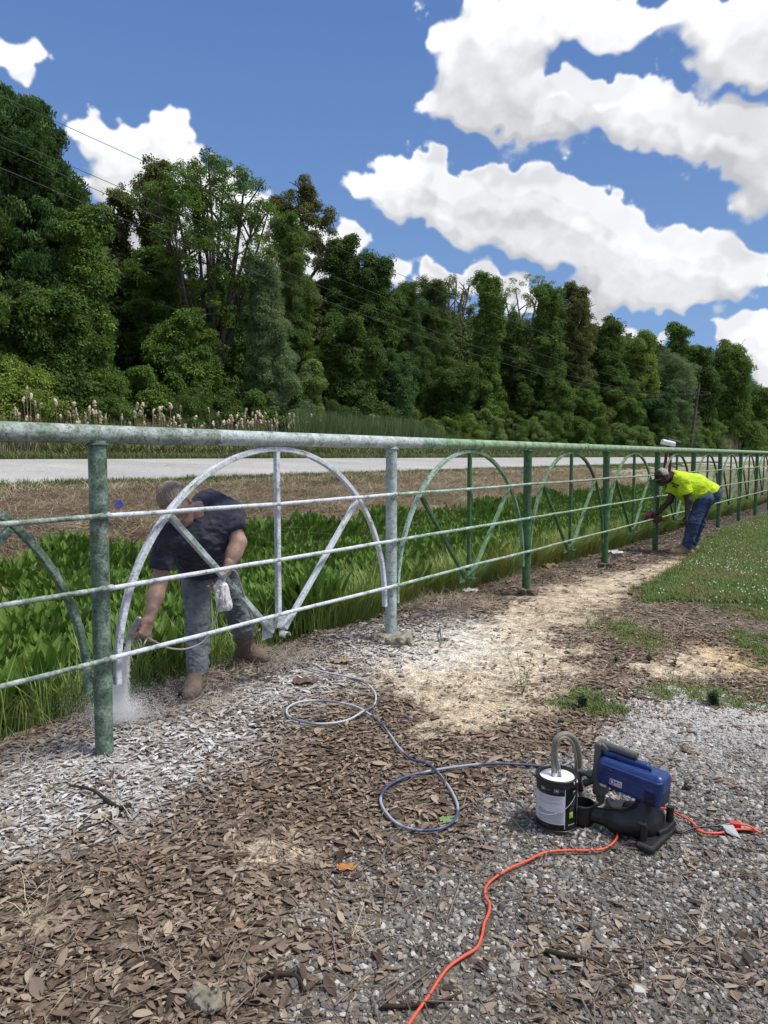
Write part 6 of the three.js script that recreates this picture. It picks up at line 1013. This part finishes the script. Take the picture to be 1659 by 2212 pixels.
  // pump end: fluid section, fittings, prime knob
  part('pump_block', [new RoundedBoxGeometry(0.05, 0.09, 0.06, 4, 0.01).translate(-0.09, 0.15, 0.035), rod(V(-0.09, 0.165, 0.035), V(-0.09, 0.075, 0.035), 0.02, 0.017, 14), rod(V(-0.10, 0.172, 0.035), V(-0.2, 0.18, 0.055), 0.012, 0.012, 10), rod(V(-0.125, 0.175, 0.04), V(-0.145, 0.176, 0.045), 0.019, 0.019, 6)], std({ color: rgb(0.22, 0.22, 0.215), metalness: 0.5, roughness: 0.5, map: clothTex }), g);
  part('prime_valve', [rod(V(-0.115, 0.16, 0.055), V(-0.14, 0.15, 0.085), 0.012, 0.014, 12), new RoundedBoxGeometry(0.018, 0.045, 0.022, 3, 0.006).rotateZ(0.25).translate(-0.152, 0.138, 0.094)], dark, g);
  // stand
  const baseShape = new THREE.Shape(); [[-0.10, -0.06], [-0.02, -0.085], [0.06, -0.08], [0.12, -0.085], [0.155, -0.08], [0.175, -0.06], [0.175, 0.02], [0.165, 0.06], [0.12, 0.055], [0.03, 0.035], [-0.06, 0.0], [-0.1, -0.05]].forEach(([a, b], i) => (i ? baseShape.lineTo(a, b) : baseShape.moveTo(a, b))); baseShape.closePath();
  const low = new THREE.ExtrudeGeometry(baseShape, { depth: 0.028, bevelEnabled: true, bevelSize: 0.008, bevelThickness: 0.008, bevelSegments: 3 }); low.rotateX(Math.PI / 2); low.translate(0, 0.044, 0);
  const hump = [bone(V(-0.08, 0.05, 0.11), V(0.03, 0.05, 0.09), 0.03, 0.038, 0.04), bone(V(0.03, 0.05, 0.09), V(0.10, 0.06, 0.06), 0.042, 0.055, 0.05), bone(V(0.095, 0.055, 0.05), V(0.10, 0.14, 0.035), 0.058, 0.036, 0.04), bone(V(0.02, 0.05, -0.02), V(0.1, 0.06, -0.01), 0.04, 0.055, 0.04)];
  part('stand', [low, netOf(hump, 0.006, 0.02, null, (f) => (x, y, z) => Math.max(f(x, y, z), 0.012 - y, y - 0.155))], dark, g);
  part('foot_plate', [new RoundedBoxGeometry(0.075, 0.032, 0.24, 4, 0.014).translate(0.15, 0.017, 0.05), rod(V(0.135, 0.02, 0.135), V(0.135, 0.095, 0.135), 0.013, 0.013, 14), new RoundedBoxGeometry(0.034, 0.012, 0.022, 3, 0.004).translate(0.127, 0.094, 0.135), rod(V(0.165, 0.02, -0.045), V(0.165, 0.11, -0.045), 0.014, 0.014, 14)], dark, g);
  part('drip_cup', new THREE.LatheGeometry([[0.001, 0.02], [0.036, 0.02], [0.04, 0.092], [0.045, 0.093], [0.046, 0.087], [0.043, 0.02], [0.04, 0.005], [0.001, 0.005]].map(([a, b]) => new THREE.Vector2(a, b)), 32).translate(-0.122, 0, 0.125), dark, g);
  part('wire_clip', tube(curve([V(-0.005, 0.06, 0.02), V(0.01, 0.10, 0.03), V(0.03, 0.112, 0.04), V(0.05, 0.1, 0.05), V(0.055, 0.09, 0.06)], 14), 0.003, 6), grey, g);
  // suction and return tubes, arching into the can (placed in the yard, owned by the sprayer)
  const braid = texture(256, (u, v) => { const k = 0.60 + 0.22 * ((Math.sin((u + v) * Math.PI * 2 * 26) > 0.55 ? 1 : 0) + (Math.sin((u - v) * Math.PI * 2 * 26) > 0.55 ? 1 : 0) - 0.4); return [k, k * 0.97, k * 0.9]; }, 0.1);
  const clearT = new THREE.MeshPhysicalMaterial({ map: braid, color: rgb(0.75, 0.73, 0.68), roughness: 0.3, transmission: 0.25, thickness: 0, bumpMap: braid, bumpScale: 0.001 });
  const D = (x, y, z) => atZ(1080.1 + 0.34897 * x, 1539 + 0.34897 * y, z), G = (x, y, l = 0.014) => onGround(1080.1 + 0.34897 * x, 1539 + 0.34897 * y, l), inv = (p) => { g.updateMatrixWorld(true); return g.worldToLocal(p); };
  const dip = CAN.clone().add(V(-0.006, 0.185, 0.0));
  const suck = curve([CAN.clone().add(V(-0.012, 0.12, 0.0)), dip.clone().add(V(-0.006, 0.02, 0)), D(335, 250, 2.83), D(350, 165, 2.83), D(400, 134, 2.84), D(460, 165, 2.86), D(487, 250, 2.88), D(490, 380, 2.9), D(496, 470, 2.91), D(520, 540, 2.91), D(570, 580, 2.9), D(630, 600, 2.9), D(675, 580, 2.9), D(700, 530, 2.9)].map(inv), 70);
  part('suction_tube', tube(suck, 0.0125, 14), clearT, g);
  const ret = curve([CAN.clone().add(V(0.012, 0.12, 0.012)), dip.clone().add(V(0.014, 0.02, 0.008)), D(350, 230, 2.81), D(368, 172, 2.81), D(400, 155, 2.82), D(440, 180, 2.84), D(464, 250, 2.86), D(474, 380, 2.88), D(486, 480, 2.88), D(520, 550, 2.86), D(575, 576, 2.84), D(625, 560, 2.83), D(645, 510, 2.83), D(642, 460, 2.84)].map(inv), 70);
  part('return_tube', tube(ret, 0.0062, 12), clearT, g);
  part('wet_paint_coat', [tube(suck.slice(2, 9), 0.0131, 12), tube(ret.slice(2, 15), 0.0068, 10)], new THREE.MeshPhysicalMaterial({ map: texture(256, (u, v) => mixc(S(226, 228, 230), S(120, 126, 130), smooth(0.5, 0.6, vf(u, v, 6, 4, 211))), 0.15), roughness: 0.2 }), g, 'tube ends coated with wet white paint');
  part('tube_clip', new THREE.TorusGeometry(0.014, 0.004, 8, 18).rotateX(1.4).translate(...inv(D(492, 385, 2.9)).toArray()), dark, g);
  // mains lead from under the motor to the extension cord
  const lead = curve([V(0.125, 0.145, 0.03), V(0.13, 0.10, 0.045), ...[D(985, 650, 2.72), D(1012, 705, 2.70), G(1060, 747), G(1110, 768), G(1165, 757, 0.02), G(1215, 742, 0.02), G(1300, 735, 0.02), G(1370, 732, 0.02)].map(inv)], 70);
  part('power_lead', tube(lead, 0.0045, 8), blackPlastic, g);
  part('plug', [rod(inv(G(1368, 732, 0.02)), inv(G(1414, 728, 0.022)), 0.008, 0.0125, 12), new RoundedBoxGeometry(0.03, 0.02, 0.02, 3, 0.005).translate(...inv(G(1420, 728, 0.022)).toArray())], blackPlastic, g);
  const tg = [G(1345, 738, 0.03), G(1440, 748, 0.035), G(1492, 798, 0.012), G(1405, 775, 0.02)];
  const tagT = thing('warning_tag', tg[0].clone(), 'pale curled paper tag hanging on the black power lead', 'tag');
  const tp = []; const Q = (a, b, c) => { for (const p of [a, b, c]) tp.push(p.x, p.y, p.z); }; const mid1 = tg[0].clone().lerp(tg[3], 0.5).add(V(0, 0.012, 0)); Q(tg[0], tg[1], mid1); Q(tg[1], tg[2], mid1); Q(tg[2], tg[3], mid1); Q(tg[3], tg[0], mid1);
  const th = tp.map((v, i) => (i % 3 === 1 ? v - 0.0008 : v)); wpart('paper', [fromTris([...tp, ...th])], std({ color: rgb(0.45, 0.46, 0.47), map: clothTex, roughness: 0.7, side: THREE.DoubleSide }), tagT);
}
// ------------------------------------------------------------------ the orange extension cord
{
  const gd = (x, y, l = 0.006) => onGround(x, y, l), h = thing('extension_cord', gd(1060, 1960, 0), 'orange extension cord snaking across the gravel under the sprayer', 'extension cord');
  const D = (x, y, z) => atZ(1080.1 + 0.34897 * x, 1539 + 0.34897 * y, z);
  const orange = std({ color: rgb(0.78, 0.095, 0.05), roughness: 0.45 });
  const pts = CORD;
  const more = [[988, 612], [1050, 625], [1100, 652], [1150, 677], [1190, 707], [1222, 738], [1260, 765]].map(([x, y]) => gd(1080.1 + 0.34897 * x, 1539 + 0.34897 * y, 0.016)), under = CORD_END;
  wpart('cord', tube(curve([...pts, ...more, ...under], 460), 0.0042, 8), orange, h);
  const GG = (x, y, l) => onGround(1080.1 + 0.34897 * x, 1539 + 0.34897 * y, l), sock = GG(1440, 730, 0.024), tail = [GG(1490, 738, 0.03), GG(1540, 748, 0.03), GG(1580, 758, 0.02), GG(1612, 768, 0.014)];
  wpart('cord', tube(curve([sock.clone(), ...tail], 30), 0.0042, 8), orange, h);
  const so = new RoundedBoxGeometry(0.045, 0.024, 0.026, 3, 0.005); so.rotateY(-0.3).translate(sock.x + 0.008, sock.y, sock.z);
  wpart('socket', so, std({ color: rgb(0.62, 0.04, 0.04), roughness: 0.5 }), h);
}
// ------------------------------------------------------------------ the red cordless tool
{
  const D = (x, y, z = 11.06) => atZ(1366.3 + 0.1305 * x, 1090.9 + 0.1305 * y, z), red = std({ color: rgb(0.16, 0.012, 0.016), roughness: 0.45 }), g = thing('cordless_tool', D(330, 200), 'red and black cordless power tool held against the lowest rail', 'power tool');
  wpart('motor_housing', [rod(D(330, 110), D(270, 165), 0.048, 0.05, 16), rod(D(270, 165), D(240, 195), 0.05, 0.036, 16)], red, g);
  wpart('gear_head', [rod(D(248, 190), D(190, 245), 0.034, 0.024, 14), rod(D(190, 245), D(160, 262), 0.03, 0.03, 14)], blackPlastic, g);
  wpart('cutting_disc', rod(D(152, 250), D(146, 262), 0.034, 0.034, 20), std({ color: rgb(0.3, 0.3, 0.3), metalness: 0.8, roughness: 0.35 }), g);
  wpart('handle', rod(D(330, 140), D(400, 215), 0.03, 0.03, 12), blackPlastic, g);
  const bt = new RoundedBoxGeometry(0.13, 0.085, 0.085, 4, 0.014); bt.rotateZ(0.42).translate(...D(428, 245).toArray()); wpart('battery', bt, red, g);
  const bs = new RoundedBoxGeometry(0.1, 0.05, 0.09, 3, 0.01); bs.rotateZ(0.42).translate(...D(430, 236, 11.055).toArray()); wpart('battery_trim', bs, blackPlastic, g);
}
// ------------------------------------------------------------------ flags, mailboxes, pole and wires
function flag(px, py, n, label) {
  const p = atN(px, py, n), [s] = SN(p.x, p.z), y = H(s, n), g = thing('marker_flag', W(s, n, y), label, 'marker flag', 'blue marker flags');
  part('wire_stake', rod(V(0, -0.05, 0), V(0.02, p.y - y + 0.06, 0), 0.003, 0.003, 5), metalMat, g);
  const sh = new THREE.Shape([[0, 0], [0.1, 0.02], [0.13, 0.07], [0.1, 0.12], [0.02, 0.13]].map(([a, b]) => new THREE.Vector2(a, b))), e = new THREE.ExtrudeGeometry(sh, { depth: 0.003, bevelEnabled: false }); e.translate(-0.03, p.y - y - 0.06, 0);
  part('pennant', e, std({ color: rgb(0.012, 0.09, 0.75), roughness: 0.5 }), g);
}
flag(252, 1090, 6.55, 'blue marker flag leaning on the littered bank left of the bent man'); flag(1125, 1022, 7.4, 'small blue marker flag on the bank just left of a green post in the middle'); flag(1318, 1018, 7.1, 'small blue marker flag on the bank right of the fourth post'); flag(1592, 1001, 8.3, 'tiny blue marker flag far off near the driveway');
{
  const Z = 29, b = atZ(1432, 1030, Z), [s, n] = SN(b.x, b.z), maroon = std({ color: rgb(0.15, 0.02, 0.025), map: clothTex, roughness: 0.8 });
  const boxMail = (name, label, cx, cy, z, yaw, roll, col, w, tex, px0, py0, px1, py1) => {
    const c = atZ(cx, cy, z), g = thing(name, V(c.x, HW(c.x, c.z), c.z), label, 'mailbox');
    const sh = new THREE.Shape(); sh.moveTo(-0.085, 0); sh.lineTo(0.085, 0); sh.lineTo(0.085, 0.11); sh.absarc(0, 0.11, 0.085, 0, Math.PI); sh.closePath();
    const e = new THREE.ExtrudeGeometry(sh, { depth: w, bevelEnabled: true, bevelSize: 0.006, bevelThickness: 0.006, bevelSegments: 2 }); e.translate(0, -0.09, -w / 2); const m = new THREE.Matrix4().makeTranslation(0, c.y - g.position.y, 0).multiply(new THREE.Matrix4().makeRotationFromEuler(new THREE.Euler(0, yaw, roll, 'ZYX')));
    part('box', e.applyMatrix4(m), std({ color: col, roughness: 0.45 }), g);
    part('door', new THREE.ExtrudeGeometry(sh, { depth: 0.012, bevelEnabled: false }).scale(1.04, 1.03, 1).translate(0, -0.094, w / 2 + 0.008).applyMatrix4(m), std({ color: col, roughness: 0.45 }), g);
    if (tex) { const q = new THREE.BoxGeometry(0.004, 0.13, w * 0.92).translate(-0.0945, -0.02, 0); part('number_panel', q.applyMatrix4(m), tex, g); }
    const foot = atZ(px1, py1, z); foot.y = HW(foot.x, foot.z) - 0.05; part('post', squareTube([atZ(px0, py0, z).sub(g.position), foot.sub(g.position)], 0.1, 0.1, V(0, 0, 1)), maroon, g, 'leaning dark red post');
    return g;
  };
  const c = document.createElement('canvas'); c.width = 256; c.height = 84; const x = c.getContext('2d'); x.fillStyle = '#e4e7ec'; x.fillRect(0, 0, 256, 84); x.fillStyle = '#4a2a35'; const r = rng(9); for (let i = 0; i < 9; i++) x.fillRect(18 + i * 10, 34 + i * 1.5 + 8 * r(), 9, 14); x.fillStyle = '#1b1d24'; x.font = 'bold 50px sans-serif'; x.fillText('0', 116, 64); x.fillText('7', 152, 64); x.fillText('1', 204, 64);
  const t = new THREE.CanvasTexture(c); t.colorSpace = THREE.SRGBColorSpace;
  const mat = [0, 1, 2, 3, 4, 5].map((i) => std({ map: t, roughness: 0.5 }));
  boxMail('mailbox', 'white mailbox with black numbers on a leaning dark red post', 1443, 957, Z, Math.PI / 2 + 0.25, -0.2, rgb(0.78, 0.79, 0.8), 0.56, mat[0], 1441, 966, 1430, 1034);
  boxMail('mailbox', 'black mailbox behind the white one on its own dark red post', 1455, 955.5, Z + 0.45, Math.PI / 2 + 0.25, -0.2, rgb(0.02, 0.02, 0.024), 0.6, null, 1450, 966, 1443, 1034);
}
{
  const top = atZ(1511, 828, 97), foot = atZ(1489, 966, 97), [ps, pn] = SN(foot.x, foot.z), gy = H(ps, pn), base = V(foot.x, gy, foot.z), wood = std({ map: barkTex, color: rgb(0.62, 0.58, 0.55), roughness: 0.95 });
  const g = thing('utility_pole', base, 'leaning grey wooden utility pole with one crossarm against the trees', 'utility pole');
  part('pole', tube([V(0, -0.5, 0), top.clone().sub(base).multiplyScalar(0.5), top.clone().sub(base)], (t) => 0.19 - 0.06 * t, 10), wood, g);
  const cm = atZ(1506, 853, 97), arm = V(1.9, 0.05, 1.2).normalize(), a = cm.clone().addScaledVector(arm, -1.7), b = cm.clone().addScaledVector(arm, 1.7);
  wpart('crossarm', squareTube([a, b], 0.13, 0.16, V(0, 1, 0)), wood, g);
  for (const q of [-1.55, -0.7, 1.55]) wpart('insulator', rod(cm.clone().addScaledVector(arm, q).add(V(0, 0.08, 0)), cm.clone().addScaledVector(arm, q).add(V(0, 0.28, 0)), 0.06, 0.05, 8), std({ color: rgb(0.3, 0.3, 0.3), roughness: 0.3 }), g);
  for (const q of [-0.9, 0.9]) wpart('arm_brace', rod(cm.clone().addScaledVector(arm, q).add(V(0, -0.06, 0)), cm.clone().add(V(-0.03, -0.85, 0)), 0.025, 0.025, 5), wood, g);
  const wire = std({ color: rgb(0.06, 0.06, 0.065), roughness: 0.6 });
  [[207, 582, top, 'topmost thin power line, strung from the pole tip', 0], [292, 652, cm.clone().addScaledVector(arm, 1.55), 'second power line from the top, strung to the far end of the crossarm', 0.5], [317, 672, cm.clone().addScaledVector(arm, -0.7), 'third power line from the top, strung to the crossarm', -0.3], [362, 690, cm.clone().addScaledVector(arm, -1.55), 'lowest power line, strung to the near end of the crossarm', -1]].forEach(([y0, y1, end, label, dn]) => {
    const A = atN(0, y0, pn + dn), B = atN(829, y1, pn + dn), f = (t) => { const l0 = ((t - 0.5) * (t - 1)) / 0.5, l1 = (t * (t - 1)) / -0.25, l2 = (t * (t - 0.5)) / 0.5; return l0 * A.y + l1 * B.y + l2 * end.y; };
    const tB = B.distanceTo(A) / end.distanceTo(A), fit = (t) => { const L0 = ((t - tB) * (t - 1)) / (tB), L1 = (t * (t - 1)) / (tB * (tB - 1)), L2 = (t * (t - tB)) / (1 - tB); return L0 * A.y + L1 * B.y + L2 * (end.y + 0.25); };
    const pts = []; for (let i = -6; i <= 60; i++) { const t = i / 60; pts.push(V(lerp(A.x, end.x, t), fit(t), lerp(A.z, end.z, t))); }
    const w = thing('power_line', pts[0].clone(), label, 'power line'); wpart('wire', tube(pts, 0.011, 5), wire, w);
  });
}
// ------------------------------------------------------------------ small things on the ground
{
  const r = rng(1700), dead = std({ color: rgb(0.19, 0.155, 0.125), map: barkTex, roughness: 0.95 }), pale = std({ color: rgb(0.55, 0.54, 0.53), map: barkTex, roughness: 0.95 });
  const branch = (name, label, lines, m, r0) => { const p = onGround(...lines[0][0], 0), g = thing(name, p, label, 'branch'); lines.forEach((l, i) => wpart(i ? 'twig' : 'limb', tube(curve(l.map(([x, y, k]) => onGround(x, y, (k ?? 0) + 0.012)), 18), (t) => r0 * (i ? 0.6 : 1) * (1 - 0.55 * t), 7), m, g)); };
  branch('fallen_branch', 'forked dead branch lying below the left post among whitened leaves', [[[282, 1745], [262, 1752], [235, 1738], [200, 1722, 0.02], [150, 1716, 0.03]], [[278, 1748], [255, 1768], [225, 1780], [170, 1798]]], dead, 0.011);
  branch('fallen_branch', 'thick dead stick in the gravel below the orange cord', [[[1178, 2062], [1215, 2070], [1260, 2078], [1312, 2092]]], dead, 0.009);
  branch('fallen_branch', 'long thin stick crossing under the lower end of the orange cord', [[[822, 2182], [880, 2182], [950, 2172], [998, 2150]]], dead, 0.007);
  branch('fallen_branch', 'pale crooked twig near the whitened post foot', [[[950, 1362], [951, 1378, 0.03], [953, 1392], [949, 1398]]], pale, 0.008);
  branch('fallen_branch', 'mossy dead branch at the bottom edge left of the cord', [[[560, 2120], [600, 2112], [640, 2118], [660, 2150]], [[600, 2112], [580, 2150]]], dead, 0.01);
  const rock = (px, py, d, col, label, seed) => { const p = onGround(px, py, d * 0.16), q0 = seed * 3.1, g = netOf([bone(V(-0.16 * d, 0, 0), V(0.18 * d, 0.05 * d, 0.06 * d), 0.33 * d, 0.26 * d)], d * 0.05, d * 0.3, null, (f) => (x, y, z) => f(x, y, z) - d * (0.14 * n3(x / d * 2 + q0, y / d * 2, z / d * 2) + 0.07 * n3(x / d * 6, y / d * 6 + q0, z / d * 6))); const o = thing('rock', p, label, 'rock'); part('stone', g, std({ color: rgb(...col), map: shoulderTex, roughness: 0.95, bumpMap: soilBump, bumpScale: 0.004 }), o); };
  rock(10, 1790, 0.07, [0.8, 0.78, 0.75], 'pale rounded stone at the left edge', 41); rock(1484, 1706, 0.04, [0.07, 0.07, 0.075], 'black lump of rock just right of the sprayer', 42); rock(446, 2172, 0.1, [0.62, 0.6, 0.58], 'crumbly whitish rock at the bottom edge', 43);
  rock(817, 1386, 0.13, [0.5, 0.48, 0.46], 'broken concrete chunk left of the whitened post foot', 44); rock(826, 1392, 0.09, [0.62, 0.61, 0.6], 'small whitened chunk in front of the post foot', 45); rock(720, 1722, 0.03, [0.2, 0.2, 0.2], 'small dark stone on the sandy patch', 46); rock(668, 1730, 0.045, [0.3, 0.29, 0.28], 'grey stone half buried in leaves', 47);
  const scrap = (px, py, w, col, label, name = 'litter_scrap', cat = 'litter') => { const p = onGround(px, py, 0.006), o = thing(name, p, label, cat), q = rng(px), N = 7, pos = []; const P = (i, j) => { const a = i / N - 0.5, b = j / N - 0.5; return [a * w, 0.12 * w * (n2(a * 4 + px, b * 4) + 0.9), b * w * 0.6]; }; for (let i = 0; i < N; i++) for (let j = 0; j < N; j++) { if (Math.hypot(i - 3, j - 3) > 3.7 + q() * 0.8) continue; pos.push(...P(i, j), ...P(i, j + 1), ...P(i + 1, j), ...P(i, j + 1), ...P(i + 1, j + 1), ...P(i + 1, j)); } part('sheet', fromTris(pos), std({ color: rgb(...col), map: clothTex, roughness: 0.8, side: THREE.DoubleSide }), o); };
  scrap(1012, 1280, 0.2, [0.75, 0.76, 0.76], 'crumpled white litter at the grass edge left of the third post'); scrap(1324, 1197, 0.28, [0.78, 0.78, 0.78], 'white scrap lying just right of the fourth post');
  scrap(970, 1776, 0.075, [0.22, 0.34, 0.13], 'green fallen leaf inside the near hose loop', 'fallen_leaf', 'leaf'); scrap(748, 1880, 0.07, [0.5, 0.24, 0.07], 'orange-brown curled leaf in the foreground', 'fallen_leaf', 'leaf'); scrap(660, 1478, 0.16, [0.14, 0.09, 0.075], 'dark red-brown leaf on the whitened litter', 'fallen_leaf', 'leaf'); scrap(736, 1432, 0.12, [0.36, 0.26, 0.17], 'curled brown husk beside the hose near the whitened post', 'fallen_leaf', 'leaf'); scrap(1178, 1228, 0.35, [0.5, 0.34, 0.19], 'big dry tan leaf by the grass left of the fourth post', 'fallen_leaf', 'leaf'); scrap(1546, 1199, 0.22, [0.09, 0.05, 0.04], 'dark brown leaf on the mown grass', 'fallen_leaf', 'leaf');
  // weeds: one of each kind, then copies
  const wk = (seed, h, n) => { const q = rng(seed), stems = [], leaves = []; for (let i = 0; i < n; i++) { const a = q() * 6.28, L = h * (0.6 + 0.5 * q()), b = 0.45 * q(), e = V(Math.cos(a) * L * b, L, Math.sin(a) * L * b); stems.push(tube([V(0, 0, 0), e.clone().multiplyScalar(0.5).add(V(0, 0.03 * L, 0)), e], (t) => 0.0022 * (1 - 0.6 * t), 4, false)); for (let k = 0; k < 9; k++) { const t = 0.15 + 0.85 * q(), c = e.clone().multiplyScalar(t), y = q() * 6.28, l = 0.022 + 0.02 * q(), d = V(Math.cos(y), 0.35, Math.sin(y)).multiplyScalar(l), s = V(-Math.sin(y), 0, Math.cos(y)).multiplyScalar(l * 0.28), m = c.clone().addScaledVector(d, 0.5), f = c.clone().add(d); leaves.push(c.x, c.y, c.z, m.x + s.x, m.y, m.z + s.z, f.x, f.y, f.z, c.x, c.y, c.z, f.x, f.y, f.z, m.x - s.x, m.y, m.z - s.z); } } const g = new THREE.Group(); part('stem', stems, std({ color: rgb(0.13, 0.15, 0.05), roughness: 0.8 }), g); part('leaves', fromTris(leaves), leafMat({ color: rgb(0.11, 0.19, 0.05) }), g).userData.kind = 'stuff'; return g; };
  const kinds = [wk(51, 0.14, 9), wk(52, 0.34, 5), wk(53, 0.1, 16)];
  [[1128, 1500, 1, 0.9, 'spindly tall weed on the sandy ground above the can'], [1402, 1432, 0, 0.8, 'small upright weed at the left of the yellow sand patch'], [1458, 1440, 0, 0.6, 'little weed in the middle of the yellow sand patch'], [1330, 1432, 0, 0.7, 'weed sprouting left of the yellow sand patch'], [1260, 1530, 2, 1.0, 'low clump of weeds at the top of the gravel'], [1540, 1525, 2, 1.1, 'leafy weed clump on the right above the gravel'], [1310, 1560, 1, 0.6, 'thin seeding weed at the gravel edge behind the sprayer'], [605, 1350, 0, 1.3, 'young grey-green sprout at the foot of the arch']].forEach(([px, py, k, s, label], i) => { const g = kinds[k].clone(); g.name = numbered('weed'); scene.add(g); g.position.copy(onGround(px, py, -0.004)); g.rotation.y = i * 2.1; g.scale.setScalar(s); tag(g, label, 'weed', 'weeds in the yard'); });
}
// ------------------------------------------------------------------ draw
const renderer = new THREE.WebGLRenderer({ antialias: true });
renderer.setSize(768, 1024);
renderer.toneMapping = THREE.LinearToneMapping;
renderer.toneMappingExposure = EXPOSURE;
renderer.shadowMap.enabled = true;
renderer.shadowMap.type = THREE.PCFSoftShadowMap;
renderer.render(scene, camera);
